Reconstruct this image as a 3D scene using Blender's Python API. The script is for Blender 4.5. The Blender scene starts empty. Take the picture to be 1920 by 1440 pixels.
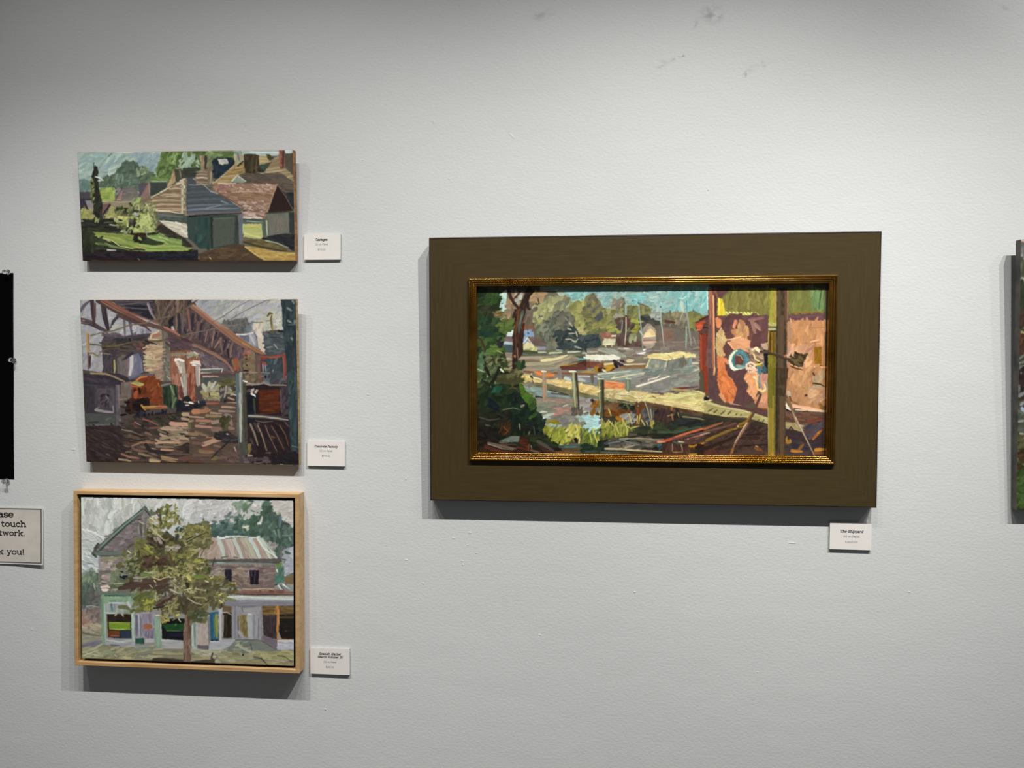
import bpy, bmesh, math, random
import numpy as np
from mathutils import Vector, Matrix

SC = bpy.context.scene
COL = SC.collection
# ------------------------------------------------------------------ camera
CAM_YAW, CAM_PITCH, CAM_ROLL, FOC = math.radians(5.036), math.radians(-1.3958), math.radians(0.2523), 1394.07
CAM_P = np.array([0.0, -1.63, 1.5])
def cam_axes():
    cy, sy, cp, sp = math.cos(CAM_YAW), math.sin(CAM_YAW), math.cos(CAM_PITCH), math.sin(CAM_PITCH)
    f = np.array([-sy * cp, cy * cp, sp]); r = np.array([cy, sy, 0.]); u = np.cross(r, f)
    cr, sr = math.cos(CAM_ROLL), math.sin(CAM_ROLL)
    return f, cr * r + sr * u, -sr * r + cr * u
CF, CR, CU = cam_axes()
cd = bpy.data.cameras.new('camera')
cam = bpy.data.objects.new('camera', cd)
COL.objects.link(cam)
cd.sensor_fit = 'HORIZONTAL'; cd.sensor_width = 36.0; cd.lens = 36.0 * FOC / 1920.0
cd.clip_start = 0.02
cam.matrix_world = Matrix(((CR[0], CU[0], -CF[0], CAM_P[0]), (CR[1], CU[1], -CF[1], CAM_P[1]),
                           (CR[2], CU[2], -CF[2], CAM_P[2]), (0, 0, 0, 1)))
SC.camera = cam
# ------------------------------------------------------------------ view, world
SC.view_settings.view_transform = 'Standard'
SC.view_settings.look = 'None'
SC.view_settings.exposure = 0.0
SC.view_settings.gamma = 1.0
SC.view_settings.use_curve_mapping = False
world = bpy.data.worlds.new('gallery_ambient')
SC.world = world
world.use_nodes = True
bg = world.node_tree.nodes['Background']
bg.inputs[0].default_value = (0.95, 0.98, 1.0, 1)
bg.inputs[1].default_value = 0.075
# ------------------------------------------------------------------ ceiling spots (a row of track lamps a little over 1 m off the wall)
def spot(x, z, tx, tz, watts, cone, blend=1.0, size=0.012, y=-1.16, color=(1.0, 0.99, 0.968)):
    l = bpy.data.lights.new('track_spot', 'SPOT')
    l.energy = watts; l.spot_size = math.radians(cone); l.spot_blend = blend
    l.shadow_soft_size = size; l.color = color
    o = bpy.data.objects.new('track_spot', l)
    COL.objects.link(o)
    o.location = (x, y, z)
    d = Vector((tx, 0, tz)) - o.location
    o.rotation_euler = d.to_track_quat('-Z', 'Y').to_euler()
    return o
SPOTS = [  # lamp x, lamp z, aim x, aim z, watts, cone
    (-1.480, 3.15, -0.931, 0.783, 23.2, 80.6),
    (-0.980, 3.15, -1.387, -0.453, 123.4, 65.0),
    (-0.620, 3.15, -1.116, 0.739, 39.2, 76.4),
    (-0.320, 3.15, -0.392, 0.406, 34.2, 75.1),
    (0.090, 3.15, -0.331, 0.775, 50.0, 78.5),
    (0.700, 3.15, -0.245, -0.191, 164.7, 75.5),
    (1.200, 3.15, 0.855, 0.284, 103.4, 65.9),
    (1.480, 3.15, 1.040, 2.130, 62.2, 65.1),
    (2.060, 3.15, 1.578, 1.165, 30.9, 72.7),
]
for s_ in SPOTS: spot(*s_)
# ------------------------------------------------------------------ helpers
def lin(c):
    if isinstance(c, str): c = [int(c[i:i+2], 16) / 255 for i in (0, 2, 4)]
    return tuple(x / 12.92 if x <= .04045 else ((x + .055) / 1.055) ** 2.4 for x in c)
def tag(o, label=None, cat=None, group=None, kind=None):
    if label: o['label'] = label
    if cat: o['category'] = cat
    if group: o['group'] = group
    if kind: o['kind'] = kind
    return o
def mat(name, col, rough=.5, metal=0., **kw):
    m = bpy.data.materials.new(name); m.use_nodes = True
    b = m.node_tree.nodes['Principled BSDF']
    b.inputs['Base Color'].default_value = (*col, 1)
    b.inputs['Roughness'].default_value = rough
    b.inputs['Metallic'].default_value = metal
    for k, v in kw.items(): b.inputs[k.replace('_', ' ')].default_value = v
    return m
def nodes(m): return m.node_tree.nodes, m.node_tree.links, m.node_tree.nodes['Principled BSDF']
def noise_mix(m, c1, c2, scale, detail=4, stretch=(1, 1, 1), lo=.35, hi=.65, bump=0., bdist=.001, rough=None):
    """blend two colours of one surface with stretched noise, optional bump from it"""
    N, L, B = nodes(m)
    tc = N.new('ShaderNodeTexCoord'); mp = N.new('ShaderNodeMapping'); mp.inputs['Scale'].default_value = stretch
    nz = N.new('ShaderNodeTexNoise'); nz.inputs['Scale'].default_value = scale; nz.inputs['Detail'].default_value = detail
    L.new(tc.outputs['Object'], mp.inputs[0]); L.new(mp.outputs[0], nz.inputs['Vector'])
    cr = N.new('ShaderNodeValToRGB'); cr.color_ramp.elements[0].position = lo; cr.color_ramp.elements[1].position = hi
    cr.color_ramp.elements[0].color = (*c1, 1); cr.color_ramp.elements[1].color = (*c2, 1)
    L.new(nz.outputs['Fac'], cr.inputs[0]); L.new(cr.outputs[0], B.inputs['Base Color'])
    if bump:
        bp = N.new('ShaderNodeBump'); bp.inputs['Strength'].default_value = bump; bp.inputs['Distance'].default_value = bdist
        L.new(nz.outputs['Fac'], bp.inputs['Height']); L.new(bp.outputs[0], B.inputs['Normal'])
    return m
def new_obj(name, bm_or_me, m=None, parent=None, smooth=False):
    if isinstance(bm_or_me, bmesh.types.BMesh):
        me = bpy.data.meshes.new(name); bmesh.ops.recalc_face_normals(bm_or_me, faces=bm_or_me.faces)
        bm_or_me.to_mesh(me); bm_or_me.free()
    else: me = bm_or_me
    o = bpy.data.objects.new(name, me); COL.objects.link(o)
    for x in (m if isinstance(m, (list, tuple)) else [m]):
        if x: me.materials.append(x)
    if smooth: me.shade_smooth()
    if parent: o.parent = parent
    return o
def empty(name, frame):
    """thing root: frame is the matrix of the picture plane (local x right, z up, -y towards the room)"""
    e = bpy.data.objects.new(name, None); COL.objects.link(e); e.empty_display_size = .05
    e.matrix_world = frame
    return e
def add_box(bm, x0, x1, y0, y1, z0, z1, bev=0.0):
    r = bmesh.ops.create_cube(bm, size=1.0)
    for v in r['verts']:
        v.co = Vector(((x0 + x1) / 2 + v.co.x * (x1 - x0), (y0 + y1) / 2 + v.co.y * (y1 - y0), (z0 + z1) / 2 + v.co.z * (z1 - z0)))
    if bev:
        es = {e for v in r['verts'] for e in v.link_edges}
        bmesh.ops.bevel(bm, geom=list(es), offset=bev, segments=2, affect='EDGES', profile=.5)
def ring(bm, w, h, prof):
    """rectangular frame: prof = closed list of (inset from outer edge, y) swept round with mitred corners"""
    R = []
    for sx, sz in ((-1, 1), (1, 1), (1, -1), (-1, -1)):
        R.append([bm.verts.new((sx * (w / 2 - i), y, sz * (h / 2 - i))) for i, y in prof])
    n = len(prof)
    for k in range(4):
        a, b = R[k], R[(k + 1) % 4]
        for j in range(n):
            bm.faces.new((a[j], a[(j + 1) % n], b[(j + 1) % n], b[j]))
def pframe(cx, cz, w, h, rot, tilt, t):
    """matrix of a picture whose front face (at distance t from the wall at its bottom edge) has centre cx,cz"""
    m = Matrix(((math.cos(rot), 0, -math.sin(rot)), (0, 1, 0), (math.sin(rot), 0, math.cos(rot))))
    sh = math.sin(tilt)
    M = Matrix.Identity(4)
    xa = Vector((math.cos(rot), 0, math.sin(rot)))
    za = Vector((-math.sin(rot), -sh, math.cos(rot))).normalized()
    ya = za.cross(xa).normalized()
    for i in range(3):
        M[i][0], M[i][1], M[i][2] = xa[i], ya[i], za[i]
    M[0][3], M[1][3], M[2][3] = cx, -t - h / 2 * sh, cz
    return M
def proj(P):
    """world points -> pixels of the photograph's 1920x1440 frame (used to look up where a brush mark sits on a canvas)"""
    d = P - CAM_P; z = d @ CF
    return 960 + FOC * (d @ CR) / z, 720 - FOC * (d @ CU) / z

# ---- stroke lettering (slab serif drawn as pen strokes; x-height 5, ascender 7.6)
def arc(cx, cy, rx, ry, a0, a1, n=12):
    return [(cx + rx * math.cos(math.radians(a0 + (a1 - a0) * i / n)), cy + ry * math.sin(math.radians(a0 + (a1 - a0) * i / n))) for i in range(n + 1)]
def L_(*p): return [(p[i], p[i + 1]) for i in range(0, len(p), 2)]
def _stem(x, h): return [L_(x, 0, x, h), L_(x - .95, h, x, h), L_(x - 1, 0, x + 1, 0)]
GL = {
 'a': (5.2, [arc(2.3, 3.2, 1.7, 1.75, 155, 0) + L_(4, 0, 5, 0), arc(2.2, 1.5, 1.8, 1.5, 0, 360)]),
 'b': (5.8, [L_(0, 7.6, 1, 7.6, 1, 0), arc(3.1, 2.5, 2.1, 2.45, 0, 360)]),
 'c': (4.9, [arc(2.6, 2.5, 2.2, 2.5, 45, 320), L_(4.3, 5, 4.3, 3.6)]),
 'd': (5.8, [L_(3.7, 7.6, 4.7, 7.6, 4.7, 0, 5.6, 0), arc(2.6, 2.5, 2.1, 2.45, 0, 360)]),
 'e': (5.0, [L_(.4, 2.6, 4.6, 2.6) + arc(2.5, 2.5, 2.15, 2.5, 2, 320)]),
 'g': (5.6, [arc(2.5, 2.6, 2.1, 2.3, 0, 360), L_(5.4, 4.9, 4.6, 4.9, 4.6, -.8) + arc(2.7, -.8, 1.9, 1.5, 0, -150)]),
 'h': (6.1, _stem(1.1, 7.6) + [arc(3.0, 3.0, 1.9, 2, 180, 0) + L_(4.9, 0), L_(4.0, 0, 5.9, 0)]),
 'i': (2.6, _stem(1.3, 5) + [L_(1.2, 7, 1.4, 7)]),
 'k': (5.7, _stem(1.1, 7.6) + [L_(4.4, 4.9, 1.1, 2.1), L_(2.3, 3.1, 4.6, 0), L_(3.5, 4.95, 5.3, 4.95), L_(3.8, 0, 5.5, 0)]),
 'l': (2.5, _stem(1.3, 7.6)),
 'm': (8.8, _stem(1.1, 5) + [arc(2.7, 3.3, 1.6, 1.7, 180, 0) + L_(4.3, 0), arc(5.9, 3.3, 1.6, 1.7, 180, 0) + L_(7.5, 0), L_(3.5, 0, 5.1, 0), L_(6.7, 0, 8.4, 0)]),
 'n': (6.1, _stem(1.1, 5) + [arc(3.0, 3.0, 1.9, 2, 180, 0) + L_(4.9, 0), L_(4.0, 0, 5.9, 0)]),
 'o': (5.3, [arc(2.6, 2.5, 2.25, 2.5, 0, 360)]),
 'p': (5.9, [L_(.1, 5, 1.1, 5, 1.1, -2.4), L_(.1, -2.4, 2.1, -2.4), arc(3.2, 2.5, 2.1, 2.45, 0, 360)]),
 'r': (4.5, _stem(1.2, 5) + [arc(3.1, 3.1, 1.9, 1.9, 180, 55)]),
 's': (4.5, [arc(2.2, 3.7, 1.6, 1.3, 30, 250) + arc(2.2, 1.3, 1.75, 1.3, 75, -150), L_(3.7, 4.9, 3.7, 3.8), L_(.5, .1, .5, 1.2)]),
 't': (4.0, [L_(1.5, 6.8, 1.5, 1.2) + arc(2.5, 1.2, 1.0, 1.2, 180, 320), L_(.2, 5, 3.3, 5)]),
 'u': (6.0, [L_(.2, 5, 1.1, 5, 1.1, 2) + arc(2.9, 2, 1.8, 2, 180, 360) + L_(4.7, 5, 3.8, 5), L_(4.7, 2, 4.7, 0, 5.7, 0)]),
 'w': (7.7, [L_(.9, 5, 2.4, 0, 3.8, 4.9, 5.2, 0, 6.8, 5), L_(.1, 5, 1.9, 5), L_(5.9, 5, 7.6, 5)]),
 'x': (5.2, [L_(.7, 5, 4.5, 0), L_(4.5, 5, .7, 0)]),
 'y': (5.6, [L_(.9, 5, 2.9, .2), L_(4.7, 5, 2.1, -2.2, .9, -2.2), L_(.1, 5, 1.9, 5), L_(3.8, 5, 5.6, 5)]),
 '.': (2.0, [L_(.9, .15, 1.1, .15), L_(.9, .4, 1.1, .4)]),
 '!': (2.2, [L_(1.1, 7.2, 1.1, 2), L_(1, .2, 1.2, .2)]),
 ' ': (3.0, []),
 'C': (6.6, [arc(3.4, 3.6, 2.9, 3.6, 45, 320), L_(5.6, 7, 5.6, 5)]),
 'E': (6.0, [L_(5.4, 5.6, 5.4, 7.2, .4, 7.2), L_(1.4, 7.2, 1.4, 0), L_(.4, 0, 5.5, 0, 5.5, 1.6), L_(1.4, 3.7, 4.2, 3.7)]),
 'F': (5.8, [L_(5.3, 5.6, 5.3, 7.2, .4, 7.2), L_(1.4, 7.2, 1.4, 0), L_(.4, 0, 2.5, 0), L_(1.4, 3.7, 4.2, 3.7)]),
 'G': (7.2, [arc(3.5, 3.6, 3.0, 3.6, 45, 350), L_(6.5, 0, 6.5, 3.1), L_(4.3, 3.2, 7, 3.2)]),
 'M': (8.6, [L_(1.3, 0, 1.3, 7.2, 4.2, 2, 7.1, 7.2, 7.1, 0), L_(.3, 0, 2.3, 0), L_(6.1, 0, 8.1, 0), L_(.4, 7.2, 1.3, 7.2), L_(7.1, 7.2, 8, 7.2)]),
 'O': (7.2, [arc(3.6, 3.6, 3.1, 3.6, 0, 360, 16)]),
 'P': (6.0, [L_(.4, 7.2, 3.4, 7.2) + arc(3.4, 5.3, 2.1, 1.9, 90, -90) + L_(1.4, 3.4), L_(1.4, 7.2, 1.4, 0), L_(.4, 0, 2.5, 0)]),
 'S': (5.8, [arc(2.9, 5.4, 2.1, 1.8, 30, 250) + arc(2.9, 1.8, 2.3, 1.8, 75, -150), L_(4.9, 7.2, 4.9, 5.6), L_(.7, 0, .7, 1.7)]),
 'T': (6.6, [L_(.5, 5.6, .5, 7.2, 6.1, 7.2, 6.1, 5.6), L_(3.3, 7.2, 3.3, 0), L_(2.2, 0, 4.4, 0)]),
 '$': (5.0, [arc(2.4, 5.1, 1.6, 1.4, 30, 250) + arc(2.4, 2.2, 1.8, 1.5, 75, -150), L_(2.4, 7.8, 2.4, -.6)]),
 '0': (5.0, [arc(2.5, 3.6, 1.9, 3.6, 0, 360)]),
 '2': (5.0, [arc(2.4, 5.2, 1.9, 2, 160, -40) + L_(.6, 0, 4.4, 0)]),
 '3': (5.0, [arc(2.3, 5.4, 1.7, 1.7, 150, -90) + arc(2.3, 1.9, 2, 1.9, 90, -150)]),
 '5': (5.0, [L_(4.2, 7.2, 1, 7.2, .9, 4) + arc(2.4, 2.3, 2, 2.2, 130, -150)]),
 '6': (5.0, [arc(2.5, 2.2, 1.9, 2.2, 0, 360), L_(3.6, 7.2, .9, 3.2)]),
 '7': (5.0, [L_(.5, 7.2, 4.4, 7.2, 1.9, 0)]),
 '9': (5.0, [arc(2.4, 5, 1.9, 2.2, 0, 360), L_(4.2, 4.2, 1.6, 0)]),
}
def text_obj(name, s, cx, cz, width, m, parent, weight=.8, slant=0., y=0., track=.45, squat=1.):
    tot = sum(GL[c][0] + track for c in s) - track
    k = width / tot
    bm = bmesh.new(); x = 0.
    for c in s:
        adv, pl = GL[c]
        for q in pl:
            pts = [Vector((cx + (x + px + slant * pz - tot / 2) * k, y, cz + (pz - 2.5) * k * squat)) for px, pz in q]
            hw = weight * k / 2
            for a, b in zip(pts, pts[1:]):
                d = b - a
                if d.length < 1e-9: continue
                d.normalize(); n = Vector((-d.z, 0, d.x)) * hw; a2 = a - d * hw * .55; b2 = b + d * hw * .55
                bm.faces.new([bm.verts.new(v) for v in (a2 - n, b2 - n, b2 + n, a2 + n)])
        x += adv + track
    for f in bm.faces:
        f.normal_update()
        if f.normal.y > 0: f.normal_flip()
    me = bpy.data.meshes.new(name); bm.to_mesh(me); bm.free()
    return new_obj(name, me, m, parent)
# ------------------------------------------------------------------ oil paint: brush marks laid one over another on a canvas grid (colour + paint thickness)
K = 2.0   # canvas cells per photo pixel
class Lat:
    def __init__(s, seed):
        s.g = np.random.RandomState(seed).rand(256, 256).astype(np.float32)
    def __call__(s, x, y):
        xi = np.floor(x).astype(int); yi = np.floor(y).astype(int)
        fx = x - xi; fy = y - yi; fx = fx * fx * (3 - 2 * fx); fy = fy * fy * (3 - 2 * fy)
        g = s.g; a = xi & 255; b = (xi + 1) & 255; c = yi & 255; d = (yi + 1) & 255
        return (g[c, a] * (1 - fx) + g[c, b] * fx) * (1 - fy) + (g[d, a] * (1 - fx) + g[d, b] * fx) * fy
LAT = Lat(5)
def hx(c): return np.array([int(c[i:i+2], 16) / 255 for i in (0, 2, 4)], np.float32)
class Canvas:
    def __init__(s, x0, y0, x1, y1, base, seed=1, views=None):
        s.x0, s.y0 = x0, y0
        s.W, s.H = int((x1 - x0) * K), int((y1 - y0) * K)
        s.C = np.ones((s.H, s.W, 3), np.float32) * hx(base)
        s.Z = np.zeros((s.H, s.W), np.float32)
        s.r = random.Random(seed); s.vw = (0, 0, 1.)
        s.VW = views or {}
        s.thick = 1.0
    def v(s, n): s.vw = s.VW[n]
    def pt(s, x, y):
        ox, oy, sc = s.vw
        return ((ox + x / sc - s.x0) * K, (oy + y / sc - s.y0) * K)
    def pts(s, q):
        if isinstance(q, str): q = [tuple(float(a) for a in p.split(',')) for p in q.split()]
        return [s.pt(*p) for p in q]
    def grid(s, xa, ya, xb, yb):
        X0, Y0 = max(0, int(xa)), max(0, int(ya)); X1, Y1 = min(s.W, int(xb) + 2), min(s.H, int(yb) + 2)
        if X1 <= X0 or Y1 <= Y0: return None
        gx, gy = np.meshgrid(np.arange(X0, X1, dtype=np.float32), np.arange(Y0, Y1, dtype=np.float32))
        return slice(Y0, Y1), slice(X0, X1), gx, gy
    def lay(s, sl, mask, col, h):
        ys, xs = sl
        m = mask[..., None]
        s.C[ys, xs] = s.C[ys, xs] * (1 - m) + col * m
        s.Z[ys, xs] = s.Z[ys, xs] * (1 - mask * .8) + h * mask * s.thick
    def inside(s, P, gx, gy):
        ins = np.zeros(gx.shape, bool)
        for (ax, ay), (bx, by) in zip(P, P[1:] + P[:1]):
            if ay == by: continue
            c = ((ay > gy) != (by > gy)) & (gx < (bx - ax) * (gy - ay) / (by - ay) + ax)
            ins ^= c
        return ins
    def f(s, q, col, ang=0., amp=.05, wob=1.0, col2=None):
        """area of paint brushed out along ang (degrees, 0 = across)"""
        P = s.pts(q)
        xs = [p[0] for p in P]; ys = [p[1] for p in P]
        g = s.grid(min(xs) - 3, min(ys) - 3, max(xs) + 3, max(ys) + 3)
        if g is None: return
        sy, sx, gx, gy = g
        sd = s.r.random() * 200
        wx = (LAT(gx / 5 + sd, gy / 5) - .5) * 2.4 * wob; wy = (LAT(gx / 5, gy / 5 + sd) - .5) * 2.4 * wob
        acc = np.zeros(gx.shape, np.float32)
        for ox, oy in ((-.3, -.3), (.3, -.3), (-.3, .3), (.3, .3)):
            acc += s.inside(P, gx + wx + ox, gy + wy + oy)
        acc /= 4
        a = math.radians(-ang); u = gx * math.cos(a) + gy * math.sin(a); w = -gx * math.sin(a) + gy * math.cos(a)
        w = w + (LAT(u / 18 + sd, w / 18) - .5) * 6
        br = LAT(u / 26 + sd, w / 1.7); b2 = LAT(u / 14, w / 5 + sd)
        c = hx(col)
        cc = c[None, None] * (1 + (br - .5)[..., None] * amp * 2.2) + ((b2 - .5) * amp * .8)[..., None]
        if col2:
            t = np.clip((b2 - .35) * 2.2 + (br - .5) * .8, 0, 1)[..., None]
            cc = cc * (1 - t) + hx(col2) * t * (1 + (br - .5)[..., None] * amp * 1.5)
        s.lay((sy, sx), acc, np.clip(cc, 0, 1), br * .55 + b2 * .2)
    def s(s, q, w, col, amp=.06, raw=False, hz=1.0, col2=None):
        """one loaded brush stroke along a polyline; w = width in view pixels"""
        P = q if raw else s.pts(q)
        w = w if raw else w * K / s.vw[2]
        w = max(w, 1.3)
        xs = [p[0] for p in P]; ys = [p[1] for p in P]; e = w / 2 + 2
        g = s.grid(min(xs) - e, min(ys) - e, max(xs) + e, max(ys) + e)
        if g is None: return
        sy, sx, gx, gy = g
        best = np.full(gx.shape, 1e9, np.float32); side = np.zeros(gx.shape, np.float32); al = np.zeros(gx.shape, np.float32)
        tot = 0.; L = sum(math.dist(a, b) for a, b in zip(P, P[1:])) or 1.
        for (ax, ay), (bx, by) in zip(P, P[1:]):
            dx, dy = bx - ax, by - ay; l = math.hypot(dx, dy)
            if l < 1e-6: continue
            t = np.clip(((gx - ax) * dx + (gy - ay) * dy) / (l * l), 0, 1)
            px, py = gx - ax - t * dx, gy - ay - t * dy
            d = np.hypot(px, py); sg = (px * dy - py * dx) / l
            k = d < best
            best = np.where(k, d, best); side = np.where(k, sg, side); al = np.where(k, tot + t * l, al)
            tot += l
        sd = s.r.random() * 250
        tp = al / L
        ww = w / 2 * (1 - .45 * np.clip(tp * 1.6 - .6, 0, 1) ** 2)
        br = LAT(side * (1.1 if w > 5 else .8) + sd, al / 13 + sd)
        ragged = ww - best + (br - .5) * min(2.0, w * .22)
        mask = np.clip(ragged + .5, 0, 1)
        c = hx(col)
        cc = c[None, None] * (1 + (br - .5)[..., None] * amp * 2)
        if col2:
            t = np.clip((LAT(side * .6 + sd, al / 30) - .4) * 3, 0, 1)[..., None]
            cc = cc * (1 - t) + hx(col2) * t
        q_ = np.clip(best / np.maximum(ww, .5), 0, 1)
        h = (.55 + .45 * q_ ** 2 + (br - .5) * .45) * hz * min(1.5, .7 + w * .05)
        s.lay((sy, sx), mask, np.clip(cc, 0, 1), h)
    def d(s, q, cols, n, Ln, w, ang=0., dang=20., curve=.3, amp=.05, jit=.03, hz=1.0):
        """n dabs scattered in an area; cols = palette string"""
        P = s.pts(q); cols = [hx(c) for c in cols.split()]; mean = sum(cols) / len(cols); cols = [mean + (c - mean) * .68 for c in cols]
        k = K / s.vw[2]; Ln *= k * .82; w *= k * 1.08
        xs = [p[0] for p in P]; ys = [p[1] for p in P]
        PP = np.array(P)
        cnt = 0; tries = 0
        while cnt < n and tries < n * 30:
            tries += 1
            x = s.r.uniform(min(xs), max(xs)); y = s.r.uniform(min(ys), max(ys))
            ins = False
            for (ax, ay), (bx, by) in zip(P, P[1:] + P[:1]):
                if (ay > y) != (by > y) and x < (bx - ax) * (y - ay) / (by - ay) + ax: ins = not ins
            if not ins: continue
            cnt += 1
            a = math.radians(-(ang + s.r.uniform(-dang, dang))); l = Ln * s.r.uniform(.6, 1.3) / 2
            cv = s.r.uniform(-curve, curve) * l * 2
            dx, dy = math.cos(a) * l, math.sin(a) * l
            c = cols[s.r.randrange(len(cols))] * (1 + s.r.uniform(-jit, jit) * 2)
            c = np.clip(c, 0, 1)
            hc = '%02x%02x%02x' % tuple(int(v * 255) for v in c)
            s.s([(x - dx, y - dy), (x - dy / l * cv * .5, y + dx / l * cv * .5), (x + dx, y + dy)], w * s.r.uniform(.7, 1.25), hc, amp, raw=True, hz=hz)
    def line(s, q, w, col, **k): s.s(q, w, col, **k)
def soften(cv):
    """wet paint: neighbouring marks blend a little where they meet"""
    for A in (cv.C, cv.Z, cv.C, cv.Z):
        for ax in (0, 1):
            A[:] = .5 * A + .25 * np.roll(A, 1, ax) + .25 * np.roll(A, -1, ax)
def sample(cv, px, py):
    x = np.clip((px - cv.x0) * K, 0, cv.W - 1.01); y = np.clip((py - cv.y0) * K, 0, cv.H - 1.01)
    xi = x.astype(int); yi = y.astype(int); fx = (x - xi)[:, None]; fy = (y - yi)[:, None]
    A = np.concatenate([cv.C, cv.Z[..., None]], 2)
    return (A[yi, xi] * (1 - fx) + A[yi, xi + 1] * fx) * (1 - fy) + (A[yi + 1, xi] * (1 - fx) + A[yi + 1, xi + 1] * fx) * fy
def paint_garages():
    c = Canvas(140, 276, 562, 496, '6a6454', 11, {'1': (130, 260, 8.727), '2': (340, 260, 8.0), '3': (130, 370, 8.0), '4': (350, 370, 8.348)})
    f, s, d = c.f, c.s, c.d
    c.v('1')
    f('100,180 1600,180 1600,900 100,900', '93aca1', 20, .05, col2='a0b7ab')
    d('160,210 1450,210 1400,520 1000,350 560,640 160,860', '9ab5a9 a8beb2 8ca79e 93aeb0 b0c3b6 88a39b', 150, 190, 42, 25, 35, hz=1.5)
    d('1050,230 1450,230 1400,540 1150,400', '8ea6aa 9ab0b0 87a0a5', 35, 120, 45, 60, 40, hz=1.4)
    d('620,440 800,400 800,540 640,600', 'b4c6b8 9fb6a9', 8, 150, 22, 25, 12, hz=2)
    s('640,290 700,235', 16, '5f7469'); s('130,215 240,215', 16, '5f6a64'); s('710,212 800,208', 14, '5c5a58')
    # far teal trees
    f('150,680 250,660 340,700 360,900 150,880', '6c8a80', 80, .08); d('150,690 340,680 340,880 160,880', '64837a 71908a 5d7a70 7d968b', 30, 80, 40, 75, 25)
    # mid trees
    f('480,800 500,700 580,640 640,640 700,590 760,560 780,500 840,470 860,400 930,350 1010,390 1060,370 1120,400 1140,470 1200,440 1260,490 1290,540 1380,545 1400,620 1560,640 1600,720 1300,760 1280,900 1000,830 740,810', '5b6f59', 60, .08)
    d('860,400 1100,390 1130,600 800,620', '4f654f 5d7360 465b48 667b60', 50, 80, 38, 50, 50)
    d('520,700 700,600 1100,600 1200,760 1000,800 700,800', '5c725a 6d8266 4c6350 758a74 53695a', 90, 85, 36, 45, 50)
    d('740,600 1020,560 1040,720 760,760', '7c9480 6f8972 52685c', 22, 80, 26, 50, 45, hz=1.4)
    d('1100,480 1280,470 1300,620 1140,640', '8ea07c 7b9070 627759 9dae85', 28, 60, 34, 40, 60, hz=1.4)
    d('1160,620 1400,560 1380,720 1180,740', '65794f 75895c 556a49 4a5f4c', 30, 75, 34, 45, 45)
    d('560,640 700,590 720,760 580,760', '4a604c 55694f 698268', 26, 60, 30, 50, 45)
    # bright right tree
    f('1440,640 1410,520 1480,370 1510,180 1940,180 1940,330 1750,480 1660,640 1500,690', '67803c', 60, .1)
    d('1440,560 1520,200 1900,200 1900,340 1720,480 1640,640 1500,670', '5f7a33 77914a 4e682c 86a055 6f8a3f 3f5526', 110, 90, 34, 60, 45, hz=1.3)
    d('1780,340 1920,300 1920,460 1800,460', '9db59a b0c3ac 8aa586', 14, 80, 30, 45, 40, hz=1.6)
    d('1650,260 1760,250 1740,400 1660,400', '8fae62 7fa04e', 10, 90, 22, 60, 30, hz=1.6)
    d('1340,640 1560,600 1620,690 1380,700', '6f8c3e 8aa858 587434', 16, 90, 26, -10, 20)
    f('1330,690 1600,690 1600,712 1350,716', '8ca678', 0)
    # dark houses across the middle
    f('150,880 340,870 360,1000 380,1060 160,1090', '57505a', 0, .07, col2='4a4a50')
    f('160,980 340,980 380,1180 330,1230 260,1050 180,1240', '3f3a4a', 60, .07)
    f('260,1010 380,1010 400,1200 330,1240', '8b8685', 60, .05)
    f('240,1060 265,1060 340,1210 310,1210', '3a3038', 60)
    f('1130,740 1280,720 1240,900 1150,960', '5c565e', 60, .05)
    f('740,810 880,790 860,900 780,960', '5b585c', 40, .06)
    d('760,830 860,800 840,930 770,940', '77716f 5a5457 8a8680', 10, 60, 26, 50, 30)
    f('500,860 520,810 730,800 750,1020 540,1030', '8da332', 20, .08, col2='a3b046')
    d('500,830 730,810 740,1010 540,1010', '93a92f a4b54b 7c9634 b2bd55 6f8c3c', 40, 80, 24, 20, 35, hz=1.4)
    f('860,850 930,790 1050,810 1120,870 1150,960 1140,1010 820,1010', '7d726c', 20, .06, col2='6e6e66')
    d('840,860 1080,850 1120,1000 840,1000', '84776f 76695f 8b8178 6d6a63', 26, 90, 28, 15, 25)
    f('770,1000 850,860 880,820 860,920 840,1010', 'a07a70', 55, .06); s('780,1000 850,1005', 20, 'b58a78')
    f('1160,960 1290,720 1325,740 1320,950 1230,1000', '98736a', 60, .07, col2='866a62')
    s('1300,720 1310,930', 14, 'a5877e')
    f('1330,720 1590,715 1600,800 1380,940 1320,960', '454e45', 0, .06, col2='3c4640')
    f('1160,990 1330,930 1380,950 1320,1120 1180,1090', '7f6f5a', 40, .08)
    s('540,1030 700,1022', 12, 'b6ba7c')
    f('540,1040 1040,1010 1150,1060 1100,1120 700,1200 560,1100', '9a8a6c', 0, .06, col2='8f7f68')
    s('700,1030 900,1040 1060,1020', 16, 'a8a07c')
    # small house left behind cypress
    f('540,1080 670,1050 560,1240 540,1200', '7d5c55', 50, .05)
    f('660,1060 690,1080 560,1250 545,1230', '3e2c30', 50, .04)
    f('600,1240 690,1090 800,1170 760,1290 600,1300', '96924e', 10, .08, col2='a8a254')
    d('610,1230 720,1120 770,1280 620,1290', 'a6a457 8f8c48 b5b067', 20, 70, 22, 30, 30)
    s('690,1080 800,1160', 20, '8f8668')
    f('190,1230 250,1120 290,1170 350,1230 380,1300 190,1310', '8e9040', 30, .08)
    d('190,1230 260,1130 380,1230 380,1310 190,1310', 'a0a048 b7a65a 8a9a45 7c8c3a b08a5a', 30, 60, 26, 30, 40, hz=1.4)
    # cypress
    f('360,980 350,700 385,560 400,500 400,460 460,455 470,600 480,760 500,900 540,1060 540,1310 390,1310 400,1100', '2f3226', 88, .12, col2='3d3d30')
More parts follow.
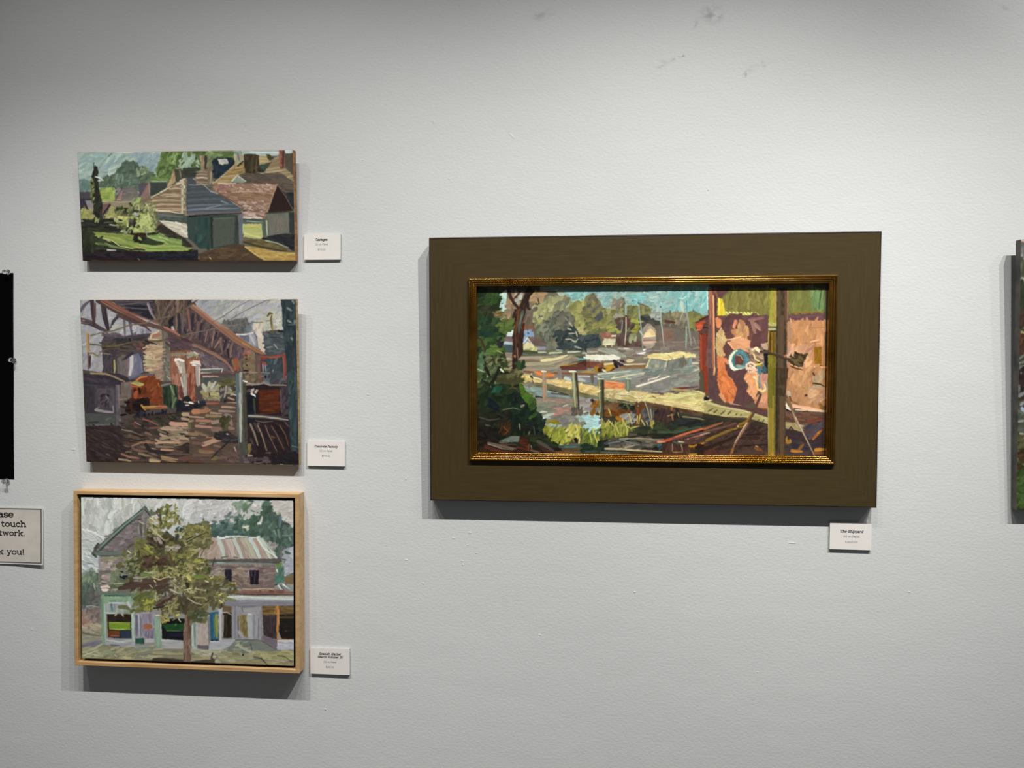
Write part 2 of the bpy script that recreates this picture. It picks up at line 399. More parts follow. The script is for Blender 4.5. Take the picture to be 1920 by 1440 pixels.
    d('380,480 460,470 480,900 530,1290 400,1290 370,700', '2a2d22 39402c 454433 24261c 33362b', 60, 90, 24, 80, 14)
    s('400,400 398,470', 14, '5a6048'); s('408,390 404,440', 8, '6a6e55')
    d('355,650 400,650 410,1080 360,1000', '88904c 6f7c3c 9aa25c 5a6434', 34, 40, 18, 60, 50, hz=1.4)
    s('345,700 375,960', 12, '6d7438'); d('420,880 480,860 500,960 420,960', '4a3230 3e2c2a', 5, 60, 24, 80, 10)
    s('430,625 500,640 560,690', 22, 'd0d8ce', hz=2); s('470,690 570,680', 16, 'c2cec4', hz=2)
    # big pale roof left of the blue one
    f('1590,800 1660,650 1700,500 1720,540 1740,700 1640,780', 'a58750', 70, .07, col2='b39a6a')
    f('1720,500 1940,470 1940,680 1750,700', '4b4a38', 80, .08); s('1750,490 1840,485', 14, 'b7b58c'); s('1810,520 1830,650', 18, '8a8464')
    f('1320,980 1560,850 1760,720 1940,620 1940,1260 1840,1220 1400,1190 1240,1060', '8a7250', -8, .1, col2='9a8360')
    for k, (y, col) in enumerate([(700,'b9a684'),(760,'a08a64'),(820,'c0ac88'),(870,'7a6444'),(920,'b39d78'),(970,'84704f'),(1010,'c2ae88'),(1050,'7d6748'),(1090,'ac8e6e'),(1120,'8a6a52'),(1150,'b89878'),(1190,'8d7358')]):
        x0 = max(1300, 1780 - (y - 700) * 1.45)
        s(f'{x0+30},{y+6} {(x0+1860)/2},{y-8} 1850,{y+4}', 18, col, hz=1.5)
        s(f'{x0+120},{y+26} {(x0+1860)/2+60},{y+20} 1840,{y+24}', 12, ['9a8460','c8b48e','7c6547'][k % 3], hz=1.5)
    s('1340,960 1440,910 1560,850 1680,770', 18, 'cdc39c', hz=2); s('1760,740 1840,720', 30, 'cbb8a0', hz=2); s('1820,690 1900,650', 30, 'c4b098', hz=2)
    s('1860,700 1850,900 1850,1080 1850,1220', 40, 'bdb597', hz=2); s('1900,760 1880,900 1870,1180', 20, '7c7b60')
    d('1840,760 1900,760 1890,1230 1830,1230', 'd0c8a8 a8a082 8c886a', 16, 40, 22, 60, 50, hz=2)
    s('1340,1165 1440,1165', 26, 'cfc79c', hz=2); s('1420,1180 1640,1190 1860,1235', 16, 'd7cfae', hz=2)
    s('1850,1235 1880,1260', 34, 'd2caa8', hz=2)
    # eave shadow + white wall
    c.v('3')
    f('1300,230 1740,250 1790,300 1790,400 1370,350 1300,280', '4d584e', -6, .06, col2='5e665e')
    s('1340,260 1700,300', 24, '6c7468'); s('1360,330 1740,370', 20, '444f46')
    f('1340,345 1450,350 1770,395 1785,610 1720,600 1580,520 1450,440', 'b9b39a', -10, .08, col2='cac2aa')
    d('1400,360 1760,400 1775,590 1560,500', 'd0c9b2 b5ad92 c2bba2 a89f88 d9d2bd', 40, 130, 20, -14, 14, hz=1.8)
    # bush and shade under it
    f('1290,440 1380,400 1470,450 1600,540 1740,620 1860,740 1700,760 1680,640 1400,540 1290,540', '3f362c', -30, .07)
    f('160,330 720,320 900,420 1340,420 1340,560 900,560 780,520 160,480', '33352a', 0, .1, col2='2b2b24')
    d('170,340 900,360 900,520 180,460', '2c2d24 3a3c2e 22241c 474736', 50, 120, 30, 0, 20)
    s('530,380 660,370', 22, '5a5c4c'); s('610,410 700,425', 22, 'a3a68a', hz=2)
    d('380,310 440,300 440,370 380,370', '7e8c44 a4ae66', 7, 50, 20, 60, 20, hz=1.5); s('170,355 210,360', 22, 'a8ac84')
    d('160,180 360,170 360,320 170,320', '9aa048 8a9640 b2ac58 b08c5c 74883a', 26, 60, 24, 30, 50, hz=1.5)
    # leafy bush
    d('700,160 960,60 1300,110 1320,330 1260,540 900,540 700,400', '7c8644 8c9650 5d6a34 4a5028 93904e 6b6a40', 150, 75, 34, 40, 60, hz=1.2)
    d('960,20 1060,0 1050,110 980,110', '8aa84c 7c9a44 9cb860', 16, 50, 30, 60, 40, hz=1.4)
    d('760,300 1100,200 1250,300 1250,500 1000,520', '9aa84c a9b65e 8c9840 b5bd6a 7a8638', 90, 60, 26, 45, 60, hz=1.6)
    d('900,80 1280,90 1280,240 950,240', 'a8ac6c 8e9252 6f7440 bdbe86 54582f', 50, 60, 24, 50, 60, hz=1.6)
    d('700,160 880,150 880,300 760,290', '2f3026 45462e 8c8a54', 16, 60, 26, 50, 60)
    d('870,340 1000,330 1000,430 880,430', '4f4a42 3b352e 68635a 2c2822', 16, 50, 30, 60, 50)
    d('940,180 1100,190 1100,290 940,270', '45463a 2e2f26 8f9a78', 18, 50, 24, 40, 60)
    d('740,290 900,290 880,350 740,340', 'c0b848 b0ac44 d0c65c', 16, 50, 18, 30, 50, hz=1.8)
    d('1060,240 1240,260 1280,480 1080,440', 'b4be68 a2b054 c2c87c 909c48', 60, 60, 22, 45, 55, hz=1.9)
    d('680,320 860,350 820,400 690,380', '9fa85c bcc07c 7f8a48', 18, 50, 24, -20, 50, hz=1.8)
    s('750,340 790,350', 26, '1f1a14'); s('840,170 850,215', 24, '2b2c22'); s('910,90 940,130', 28, '33382a')
    d('960,240 1020,235 1020,260 960,260', 'b8beae a0a490', 4, 50, 16, -8, 8, hz=2)
    d('1240,200 1320,240 1320,540 1250,480', '8a9058 a4a66e 6b7044 55582f', 30, 45, 22, 70, 40, hz=1.5)
    s('1040,110 1050,200', 18, 'b5b57c', hz=2); s('1150,90 1190,150 1180,190', 18, 'b0ae7c', hz=2); s('1140,150 1170,100', 12, 'c4c090', hz=2)
    # lawn
    f('160,470 300,450 700,520 900,540 1100,560 1300,540 1690,620 1760,760 1880,780 1700,860 900,830 300,790 160,760', '353b26', -8, .09, col2='42482e')
    f('300,540 420,520 700,540 980,560 950,640 1060,690 1300,720 1440,680 1840,760 1780,805 1200,815 1100,770 900,765 620,650 340,570', '7f9036', -12, .1, col2='8c9c42')
    s('320,545 500,590 700,640 900,700 1100,760', 34, '8d9a3c', hz=1.6); s('360,530 560,560 760,580 920,640', 30, '7c8b34', hz=1.6)
    s('430,600 640,650 760,730 960,775', 14, 'c9cc6e', hz=2.2); s('640,600 800,640 900,690 1000,720', 22, '98a648', hz=1.6)
    s('980,740 1140,770', 18, 'b9a24e', hz=2); s('780,600 880,680 1060,730 1300,760 1700,770', 26, '7d9636', hz=1.6)
    s('1150,790 1400,800 1760,795', 26, '8caa3e', hz=1.8); s('1060,720 1240,750 1400,730 1680,740', 24, '90a844', hz=1.6)
    s('940,800 1140,805 1200,812', 10, '9fb46a')
    f('980,650 1200,650 1420,690 1400,710 1240,720 1060,690', '384124', -5)
    f('1150,570 1300,560 1350,530 1400,550 1500,610 1690,630 1690,720 1560,720 1460,690 1250,640', '6f8a3e', -15, .1, col2='809c48')
    s('1170,590 1300,640 1420,660 1480,700', 20, '93aa58', hz=1.8); s('1350,600 1450,620 1540,680', 14, 'b0c47a', hz=2); s('1500,650 1680,700', 30, '84a040', hz=1.7)
    s('370,680 480,700 700,740 900,790', 30, '5d7038', hz=1.5); s('540,690 700,750 860,775', 18, '7b8f4c', hz=1.7); s('380,685 450,715', 14, '8aa05c')
    s('560,640 620,665', 20, '8d9c66', hz=2)
    d('760,500 920,490 920,540 780,550', '8f9c68 a9b07e 74834c', 12, 50, 24, 40, 40, hz=1.8)
    d('900,480 1280,440 1280,520 960,540', '98a658 84944c b0b86c', 26, 60, 26, -30, 40, hz=1.6)
    f('880,545 1140,530 1160,590 940,570', '43261c', 0, .05)
    d('960,560 1150,560 1150,660 970,660', '232618 2c3020 1c1d14', 16, 60, 20, 70, 20); s('1050,610 1080,640', 40, '8ba04e', hz=1.7)
    s('1140,470 1150,540', 10, '66706a'); s('1150,520 1170,590', 14, '8e988a')
    # dark foreground
    f('150,640 250,720 280,780 560,790 900,800 1180,815 1800,800 1930,790 1930,1010 1930,970 190,970', '2a2426', 0, .08, col2='35303a')
    f('160,480 250,520 240,780 180,900', '2f3326', 80, .08)
    d('200,820 1100,830 1100,950 210,950', '2c2224 31262c 24201f 3a2c30', 30, 200, 40, -3, 8)
    d('1200,830 1900,830 1900,960 1200,960', '25232c 2b2a3a 1f1d22 343448', 26, 160, 36, -4, 12)
    d('180,560 500,560 420,780 200,760', '333b28 2b3022 41492f', 26, 120, 40, 70, 30)
    s('570,790 700,795', 20, 'c0bcae', hz=2); s('600,740 800,770', 16, '6d7f4c')
    s('1030,920 1060,940', 16, '6f6a72'); s('340,945 420,948', 10, '66604c'); s('880,952 1160,950', 8, '54504a')
    # blue roof
    c.v('2')
    f('90,600 180,590 340,700 480,800 790,960 880,1050 880,1110 400,1130 90,1160 70,900', '565e64', -8, .08, col2='4a5256')
    s('110,600 170,620 230,700', 60, '4d535e'); s('120,690 220,700', 20, '747c8a')
    for y, col in [(740,'4c5458'),(800,'565e60'),(860,'495153'),(910,'5b6468'),(950,'4c5556'),(990,'6a737c'),(1020,'525a60'),(1050,'747d88'),(1085,'565c62'),(1110,'6c6c72')]:
        s(f'100,{y+22} 300,{y+6} {min(860,260+(y-600)*1.35)},{y-4}', 26, col, hz=1.3)
    s('600,940 700,970', 26, '6f8480'); s('380,1040 600,1000', 14, '7c8896'); s('440,790 620,850 780,960 900,1040', 20, '8b9590', hz=2)
    s('180,600 340,700 440,790', 16, '9a948a', hz=1.8)
    s('60,1150 200,1145', 24, '8c7768', hz=1.4)
    # roofs behind (right half)
    f('0,160 800,160 800,300 300,480 0,480', '5a7038', 30, .1)
    d('0,170 790,170 790,290 460,330 200,420 0,430', '4d6430 6a8444 3c4f26 7b9452 58703a', 90, 80, 30, 40, 50, hz=1.3)
    d('0,230 190,230 190,440 0,440', '96b092 a8bea2 7f9c7c', 26, 90, 32, 50, 50, hz=1.6)
    d('380,200 620,220 600,290 420,260', '8ca45e 9ab070 6f8848', 16, 80, 24, 10, 40, hz=1.5); d('210,350 270,350 270,430 220,430', '93ac8a a6ba9a', 6, 60, 22, -45, 20, hz=1.5)
    f('790,160 920,170 960,230 790,260', '8a9c8c', 30); s('800,180 840,230', 40, '7e9484')
    f('900,160 1480,165 1480,260 920,260', 'b4c4bd', 2, .05, col2='a2b4ae')
    s('930,180 1470,180', 20, '93a39e', hz=1.5); s('1040,205 1460,215', 26, 'c6d4ce', hz=1.6)
    f('1550,165 1670,165 1670,220 1560,220', 'b5c5c2', 0)
    f('20,440 290,430 230,590 20,580', '3f463a', 5, .06, col2='4a4c3e')
    f('270,250 345,250 350,480 300,480 290,330', '9d835a', 80, .07, col2='b09870'); f('345,260 385,260 390,460 350,470', '4a3a3a', 80)
    f('385,260 470,290 460,420 390,450', '6c7450', 60); d('390,250 460,260 460,440 390,440', '7a8058 8c8a60 5f6c48', 12, 60, 24, 70, 25)
    f('190,590 290,480 460,430 500,600 480,680 340,700', '8a6f58', -5, .08, col2='7a684c')
    for y, col in [(500,'9c8a6c'),(540,'a08c72'),(590,'cdb99c'),(620,'7c584c'),(660,'8c8468'),(690,'a28c7a')]: s(f'{200+(690-y)*.0+30},{y} 300,{y-6} 400,{y+4}', 22, col, hz=1.6)
    f('390,480 440,460 470,680 400,700', '7c7050', 80, .08); s('450,500 430,680', 16, 'a59c88'); s('470,480 500,640', 30, '5f5c44')
    f('460,330 500,300 560,290 760,280 810,340 780,400 640,520 520,620 490,500', '22323e', 60, .1, col2='2c3a44')
    d('480,330 540,310 560,600 500,560', '263444 1e2a34 30404e', 14, 100, 30, 80, 12); d('580,420 700,400 600,540', '22404e 1c3644', 10, 70, 28, 50, 30)
    f('545,320 600,300 690,310 710,370 620,395 570,370', 'b9b6aa', 20, .08, wob=2); s('550,310 600,380', 14, 'c8c6ba', hz=2); s('650,320 680,380', 30, 'aba89a')
    f('480,690 640,560 800,380 940,340 960,500 860,550 760,650', '9b7f3e', 8, .1, col2='a98e58')
    for y, col in [(430,'b39a64'),(460,'8b6c30'),(490,'a88a4a'),(530,'94742e'),(560,'b59c6c'),(600,'9c7c30'),(640,'ad9468')]: s(f'{900-(y-380)*1.7},{y+14} {940-(y-420)*.9},{y-8}', 20, col, hz=1.4)
    s('470,680 620,560 790,400', 14, 'b1a488')
    f('780,240 900,220 940,260 940,330 860,420 810,400', 'a29f76', 70, .08); s('800,250 810,320', 24, 'b7ae84'); s('850,230 870,330', 30, '7c7884'); s('820,340 835,420', 30, 'a99a66'); s('850,410 930,340', 26, '3a3a28')
    f('940,230 1080,230 1170,250 1170,400 1260,480 1200,520 960,520 940,400', '413720', 85, .1, col2='52452a'); d('1060,260 1150,260 1150,480 1060,500', '554a2a 3a3320 625430', 12, 130, 26, 88, 8)
    f('1160,260 1320,250 1400,290 1330,360 1170,390', 'a8965c', -4, .08); s('1180,290 1300,300', 24, 'b9a668'); s('1180,350 1310,340', 22, 'c0ab6e', hz=1.5)
    f('1270,230 1320,235 1400,290 1330,330 1290,290', '4c4a2a', 40); f('1170,400 1360,350 1300,430 1240,490 1190,440', '45503c', 30); d('1200,400 1300,390 1250,470', '3c5254 4a5c50', 6, 70, 24, 20, 20)
    f('1240,520 1400,290 1480,220 1480,440 1560,440 1680,560 1690,640 1600,640 1480,540', '9a855e', 10, .09, col2='8c7850')
    for x0, y0, x1, y1, col in [(1400,300,1470,280,'a88a58'),(1330,400,1460,370,'97784a'),(1280,470,1520,430,'a8946c'),(1260,510,1560,470,'b3a078'),(1480,540,1640,510,'9c8c5c'),(1540,590,1680,560,'aa9a64'),(1580,640,1690,630,'b7a66c')]: s(f'{x0},{y0} {x1},{y1}', 26, col, hz=1.4)
    f('1540,230 1680,220 1690,560 1570,430', '5b5040', 75, .07)
    f('1465,165 1550,165 1545,430 1490,460 1470,420', '8c4c3a', 5, .1, col2='a0604a'); s('1530,190 1525,430', 26, '5c3228'); s('1480,220 1480,400', 20, 'a26450')
    f('1668,165 1720,180 1730,500 1690,700 1680,540', '6b4326', 85, .08)
    f('870,540 1000,520 1480,520 1700,690 1700,800 1560,800 1440,690 980,660', '5e5144', -3, .06, col2='6b5c4c'); d('1000,540 1500,540 1680,720 1500,700', '64564a 584c40 70604f', 20, 200, 30, -15, 12)
    s('1190,520 1240,525', 24, '8a8a80')
    f('760,640 830,560 980,640 940,660 800,660', '8b9484', 30, .07); s('760,640 840,550', 18, 'c3c7a8', hz=1.6); s('850,560 970,640', 18, 'b0b8a0', hz=1.6); s('800,640 900,640', 24, '7e8c80')
    # tiled roof
    f('480,690 700,655 1440,680 1380,820 1260,1180 1240,1220 930,1190 990,1100 780,960 560,830 470,770', '8f6c52', -4, .1, col2='a07c62')
    d('500,690 1420,690 1380,800 640,800', 'b8957c a27a60 8c5f4e c4a890 93705a a88a70', 90, 70, 24, -6, 22, hz=1.6)
    d('780,820 1380,820 1320,960 900,960', '8c6848 7f5c42 9c7858 a07e5c', 50, 110, 26, -6, 12, hz=1.2)
    d('820,950 1300,950 1240,1100 1000,1100', 'b0907a 8a6a52 c3aa96 9c7c64 785a48', 60, 75, 22, -14, 22, hz=1.7)
    d('930,1090 1250,1100 1240,1200 930,1190', 'a88880 b99a90 946f66 c8b0a2', 30, 80, 24, -10, 18, hz=1.6)
    d('480,700 700,690 700,800 560,800', 'a07464 b08878 8a5c50', 26, 60, 26, 20, 40, hz=1.5)
    s('560,670 700,680 820,670', 18, 'cdb8a0', hz=2); s('760,805 1000,795 1280,800', 10, 'c0a488'); s('1440,690 1380,830 1260,1170', 22, 'a18262', hz=1.4); s('900,1180 1000,1195 1080,1180 1240,1215', 18, 'd0bfb2', hz=2)
    s('560,830 700,900 800,960', 24, '6f5440'); s('930,1085 990,1080', 16, '2c2620')
    # gable
    f('1440,700 1560,820 1680,1080 1300,1110 1370,900', '3d2420', 80, .08, col2='32201e'); f('1560,810 1700,800 1700,1080 1640,1000', '2b3434', 60, .08)
    s('1450,710 1560,860 1680,1080', 12, '706458', hz=1.6)
    # garage walls
    c.v('4')
    f('0,290 800,270 820,740 420,800 200,800 100,700 20,640', '3d5048', 88, .06, col2='2f4a44')
    d('120,330 340,330 350,780 200,780 120,700', '2c4a44 34504a 27423e 3c5850', 24, 160, 40, 85, 12)
    f('400,320 760,300 740,720 410,790', '545c50', 88, .05, col2='4e5649'); f('370,300 410,300 410,800 380,800', '30362e', 88); f('760,290 810,290 815,720 770,730', '3c4238', 88)
    s('40,300 400,270 860,250', 16, '3a2224'); s('40,292 160,288', 18, '15100e'); s('30,270 860,236', 10, '6a6068')
    f('805,280 880,260 900,660 820,740', '6a6d72', 88, .05); s('430,340 740,320', 18, '5f685a')
    f('880,340 1240,340 1240,640 1190,650 880,630', '56645a', 0); s('890,350 1200,350', 16, '3f5048'); s('940,370 1040,380 1190,390', 12, 'a3af94')
    f('880,415 1170,410 1190,560 1195,655 1020,640 890,620', 'b5b45e', 4, .08, col2='a6ad5c'); s('900,480 1100,470 1160,520', 24, 'a3a84e', hz=1.6); s('900,560 1020,600 1180,640', 20, 'c3c77e', hz=1.6); s('940,440 1150,450', 18, 'c2ab50'); s('885,420 880,580', 12, 'b0c88c')
    f('1190,340 1250,340 1260,620 1200,640', '53604f', 88); s('1250,370 1262,600', 22, 'a7b29b', hz=1.6)
    f('1250,260 1600,240 1600,560 1290,600', '737364', 88, .05, col2='6c6a5e'); f('1370,300 1500,300 1500,540 1380,540', '766f62', 88, .05); s('1240,250 1620,225', 22, '42453a')
    f('1600,240 1690,230 1690,580 1610,560', '36403a', 88)
    f('1210,650 1300,600 1560,565 1690,580 1690,850 1480,740', '2b2c32', -10, .07, col2='363636'); s('1190,640 1250,650', 26, '1d1a1e')
    f('890,650 1050,660 1240,680 1500,760 1600,840 1690,850 1600,860 1050,770 880,700', '66592e', -10, .08, col2='77683a')
    s('1240,680 1400,710 1600,790', 20, '97a080', hz=1.6); s('900,700 1100,760 1400,820 1560,840', 30, '4c4024')
    f('200,880 430,810 600,760 820,730 900,760 1000,850 1210,1000 200,1000', '5b452a', 4, .09, col2='4e4030')
    d('220,860 820,760 1100,960 240,980', '64482a 523c26 6e5232 473a30 5c4c3a', 60, 120, 26, 10, 20)
    f('905,765 1100,780 1360,840 1700,870 1710,1000 1240,1000 1060,900', 'a8852f', 2, .08, col2='b4963e'); s('910,775 1060,880 1240,990', 14, 'c6a858', hz=1.6)
    d('1100,820 1690,890 1690,990 1260,990', 'b08c34 9c7a2c bf9e46', 30, 130, 22, -4, 14)
    s('360,940 385,970', 16, 'b49a7a'); s('880,740 910,765', 20, '5f4424')
    return c
def paint_concrete():
    c = Canvas(144, 555, 568, 878, '5a4e4a', 22, {'1': (140, 550, 8.727), '2': (350, 550, 8.348), '3': (145, 700, 7.782), '4': (355, 700, 7.782)})
    f, s, d = c.f, c.s, c.d
    # sky, left and right
    c.v('1')
    f('60,90 1500,90 1500,720 470,1300 60,1240', 'a9a5a6', 30, .05, col2='9a9aa0')
    d('90,120 480,120 480,1240 110,1200', 'b0acac 9d9fa8 a8a2a0 b8b4b4 8f95a2', 80, 120, 36, 55, 40, hz=1.3)
    d('540,300 1300,420 1200,700 600,640', 'b4aeb2 a8a6b0 bcb6b6 9c9eaa', 50, 80, 30, 60, 40, hz=1.3)
    c.v('2')
    f('90,80 1500,80 1540,600 1240,960 900,640 420,420 160,200', 'a2a19e', 35, .05, col2='aeaca6')
    d('120,100 1480,100 1500,420 1050,600 500,440 200,220', 'a9a7a4 9a9c9e b2afa8 9ea0a8 a8a99a b6b3ae', 150, 130, 40, 40, 35, hz=1.2)
    d('180,110 700,110 600,300 300,320', '9c9d98 9093a0 a6a69c', 40, 120, 36, 35, 30, hz=1.2)
    d('800,130 1480,110 1480,300 850,400', '9e9fae a8a8b4 b0afa8 b8b79c', 40, 120, 36, 30, 25, hz=1.2)
    d('1040,440 1240,440 1250,900 1140,860 1080,640', 'c4b5a0 d0bfa8 bfb09c d2c4b4', 40, 120, 34, 60, 30, hz=1.5)
    d('1180,330 1480,330 1500,560 1220,560', 'b4b4a6 c0bcae b0b292', 30, 100, 36, 45, 30, hz=1.5)
    # distant mill blocks
    f('550,480 700,420 780,400 930,390 960,440 1010,470 1020,580 900,640 700,580', '6c6a68', 0, .08, col2='5f6064')
    d('560,430 950,400 950,600 640,560', '74736c 5b5b5e 66655c 7c7b72 55565e', 40, 60, 34, 80, 30)
    d('930,460 1020,470 1010,600 940,600', '6c747c 7a828a', 8, 70, 30, 80, 20)
    f('770,640 1060,610 1110,680 1110,850 900,780', '8b8d9a', 70, .06, col2='a09ea6')
    f('830,660 970,650 980,770 850,720', '6c6d80', 60); s('780,640 900,650 1060,615', 22, 'cfcac2', hz=2); s('1060,620 1100,700 1110,860', 20, '77767c'); s('1000,660 1060,800', 44, 'b3aeb0'); s('1140,640 1180,900', 50, 'd0c0ac', hz=1.4)
    s('1130,720 1200,940', 50, 'c6b6a2')
    # bridge steelwork, upper left: dark underside
    c.v('1')
    f('540,90 1900,90 1920,700 1500,560 1240,440 900,300', '403a44', -10, .1, col2='50464a')
    d('560,100 1300,110 1280,420 900,280', '3a3640 4a444c 2f2e3a 5a5054 423c40', 60, 160, 30, -4, 14)
    d('860,200 1240,200 1240,430 1000,330', '262838 2e2c38 353040', 24, 120, 36, -8, 16)
    s('560,120 1000,130 1250,110', 26, '625658'); s('740,190 1000,160 1280,130', 24, '6a5f5e'); s('760,230 1350,270', 20, '6b6064'); s('640,110 720,190', 26, '5c5053')
    f('1310,90 1830,90 1900,560 1560,560 1300,470', '5b4a42', 80, .12, col2='6c584c')
    d('1320,100 1820,100 1880,620 1640,640 1360,400', '66544a 7a6454 4a3c3c 5a4846 86705e 3f3438', 70, 170, 30, 82, 14)
    s('1340,110 1400,420', 36, '76644f'); s('1440,110 1440,440', 40, '665440'); s('1600,110 1480,300 1440,380', 30, '7b6350'); s('1690,110 1680,400 1650,660', 40, '8a6f58'); s('1610,380 1560,560', 40, '2a2838'); s('1700,350 1720,640', 50, '3f3440'); s('1770,420 1760,640', 36, '6e5e62'); s('1830,330 1880,560', 44, '7a5c50')
    d('1540,400 1620,380 1620,560 1560,560', '22242f 2c2c3c', 8, 80, 30, 75, 15)
    s('1600,560 1620,620', 50, 'b7a69c'); s('1820,560 1900,700', 40, '4a3840')
    # left trusses
    s('90,290 160,200 260,110', 50, '66606a', hz=1.2); s('100,430 250,470 380,550 520,620', 72, '584a4e', hz=1.2); s('110,410 300,470', 16, '6f5f5c'); s('130,440 170,450', 20, 'c07a5c')
    s('110,490 260,520 420,600', 16, '453c44')
    s('285,100 300,300 320,520', 66, '4c3a3e'); s('318,180 324,470', 20, '704440'); s('340,160 345,400', 16, '5c5056')
    s('470,200 500,400 550,600', 84, '45383f'); s('440,210 480,300', 24, '584a40')
    s('720,370 640,450 590,570', 50, '4b424a'); s('810,400 820,560 825,700', 36, '6a656e'); s('900,430 930,580 950,700', 52, '5f5a68'); s('1040,540 980,680', 34, '6b6672'); s('1000,500 985,630', 20, 'b8b2b0')
    d('930,480 1050,480 1010,640 960,600', 'c4beb4 b2acae a8a8b0', 8, 60, 26, 60, 30, hz=1.5)
    d('1020,560 1220,560 1220,680 1060,680', 'b6b2b8 8f8b9a 726c78 a49ea8', 18, 60, 30, 60, 40, hz=1.4)
    d('650,480 760,470 760,580 620,600', 'a8aa9c b4b2ae 9ca090', 14, 70, 26, 45, 40)
    # main girder
    s('380,110 560,220 760,320 960,420 1180,520', 80, '5a4440', hz=1.2); s('470,120 700,260 900,360 1120,460 1300,560', 62, '7f4d40', hz=1.3)
    s('480,100 700,230 860,310', 34, '9a5c48'); s('540,120 760,240 940,330 1240,440', 30, '8a5644', hz=1.3); s('430,130 600,230 800,330', 18, '9a7a60')
    s('700,360 900,450 1150,540 1240,620', 40, '604644'); s('1180,500 1400,560 1560,620 1740,720 1920,800', 66, '6e4c44', hz=1.2)
    s('1480,560 1600,620 1720,690', 40, 'b06a54', hz=1.6); s('1280,460 1400,500', 30, '8f6048')
    s('1200,170 1260,330 1320,430', 44, '8a7a80', hz=1.3); s('1190,180 1240,300', 16, 'a99ca0')
    # long span to the lower right
    c.v('2')
    f('0,190 90,200 700,640 980,880 1230,960 1160,1000 880,870 760,1240 720,1240 600,1040 200,780 0,700', '5a4448', -35, .1, col2='66504e')
    d('0,240 420,500 900,860 840,1140 640,1020 300,760 0,680', '50404a 6a5250 453840 785e58 5c4a50 86685c', 130, 130, 28, 70, 25)
    s('90,210 250,340 420,480 620,640 800,770 960,880', 60, '96654e', hz=1.3); s('110,190 300,330 480,480 760,660 960,790 1220,940', 34, 'b07a60', hz=1.5)
    s('560,520 760,680 900,770 1100,900 1230,960', 70, '9a6a48', hz=1.3); s('880,780 1000,850', 40, 'a87a48'); s('480,450 640,560', 30, 'a08272')
    for x0, y0, x1, y1, col, w in [(20,260,60,600,'8a5e54',40),(100,330,90,560,'3f343c',44),(170,450,150,700,'7a5c56',26),(235,480,200,720,'42363f',40),(320,600,290,760,'9a6c60',26),(430,600,390,830,'957466',26),(470,620,440,720,'3a2f3c',30),(540,700,440,850,'a07a66',26),(520,720,560,930,'7f675c',24),(620,730,580,880,'40323c',34),(660,790,620,900,'8c7064',22),(700,820,680,1000,'86685c',36),(640,880,660,1010,'382d38',34),(770,800,720,1060,'5e4c58',36),(840,850,800,1060,'6d5b62',36)]:
        s(f'{x0},{y0} {x1},{y1}', w, col)
    s('0,790 200,840 440,960 600,1060 700,1180 740,1240', 50, '9a6e56', hz=1.4); s('0,740 300,870 520,960', 20, '7c5a4e')
    f('0,800 400,980 640,1120 720,1240 400,1240 200,1000 0,900', '5f5058', -30, .1, col2='72626a')
    d('100,860 600,1130 700,1230 300,1180', '6a5a62 84747c 55464e 7a5c54 94848a', 36, 160, 24, -32, 12)
    # wires
    s('0,640 200,600 400,560 560,520 760,500 960,450', 10, '8a7c6c', hz=1.6); s('280,560 420,440 560,370 760,230 1020,90', 11, '6f665c', hz=1.6); s('540,480 680,410 900,280 1100,180 1250,110 1420,90', 11, '6b655c', hz=1.6)
    s('1010,450 1100,458 1200,455', 14, '6e6c60'); s('1250,435 1320,425', 12, '5c5648')
    s('0,210 100,150 180,95', 22, '5a4440'); s('0,250 80,170', 16, '6c5440')
    f('1200,600 1530,570 1550,960 1240,960 1210,760', '545d60', 0, .08, col2='48524f')
    d('1220,620 1520,610 1530,930 1250,930', '5c6468 444f50 6f7377 39444a 616a66', 50, 110, 26, -10, 30, hz=1.3)
    s('1240,600 1350,590 1450,575', 22, '6a542a'); s('1440,590 1520,600', 26, '2c2a28'); s('1300,690 1440,685', 12, '2f3638'); s('1260,850 1340,830', 16, '8a9094', hz=1.6); s('1370,800 1430,870', 14, '9aa0a0', hz=1.6)
    s('1345,560 1330,470 1320,400 1330,350', 36, '7a6a30', hz=1.5); s('1270,350 1300,310 1340,320', 34, '6d5a1e', hz=1.5); s('1350,500 1355,570', 22, '9a9a70')
    # tall dark pole at right
    f('1475,90 1740,90 1760,1440 1580,1440 1540,900 1510,560 1495,300', '39464a', 88, .08, col2='2f3c42')
    d('1500,110 1730,110 1740,1400 1600,1400 1530,500', '2f3b42 3d4c50 435458 28343a 35484e', 70, 170, 40, 87, 8)
    for p in ('1580,230 1640,270', '1590,430 1640,460', '1660,120 1680,160', '1640,700 1660,730', '1690,430 1690,480'): s(p, 34, '78847c', hz=1.5)
    s('1590,490 1700,490', 16, '58686a'); s('1730,100 1735,1400', 14, '1f2a30')
    # middle-left brick buildings
    c.v('1')
    f('480,690 640,640 740,660 800,710 860,690 1260,650 1300,720 1200,880 1160,1300 870,1390 700,1340 470,1290 440,780', '544a50', -4, .09, col2='605256')
    d('490,650 780,680 780,740 500,760', '685a62 74666c 584a54', 24, 110, 26, -20, 25); d('450,760 1240,700 1240,780 460,830', '433b3c 54494a 362f33 5e5250', 40, 180, 24, 5, 8)
    d('460,820 1180,820 1150,980 470,980', '4a4038 5a4c44 3c332f 645444 6a5a50', 60, 120, 26, 6, 16)
    d('960,820 1200,820 1190,1000 1060,960', '7a4a48 8c5a54 583c3c 6a4844', 20, 60, 34, -10, 30)
    d('480,980 700,980 660,1300 480,1280', '4f464e 5c5256 443c44', 30, 140, 34, 80, 20); s('450,900 640,880', 16, '2f2a28'); s('470,980 600,1000', 12, '96886c')
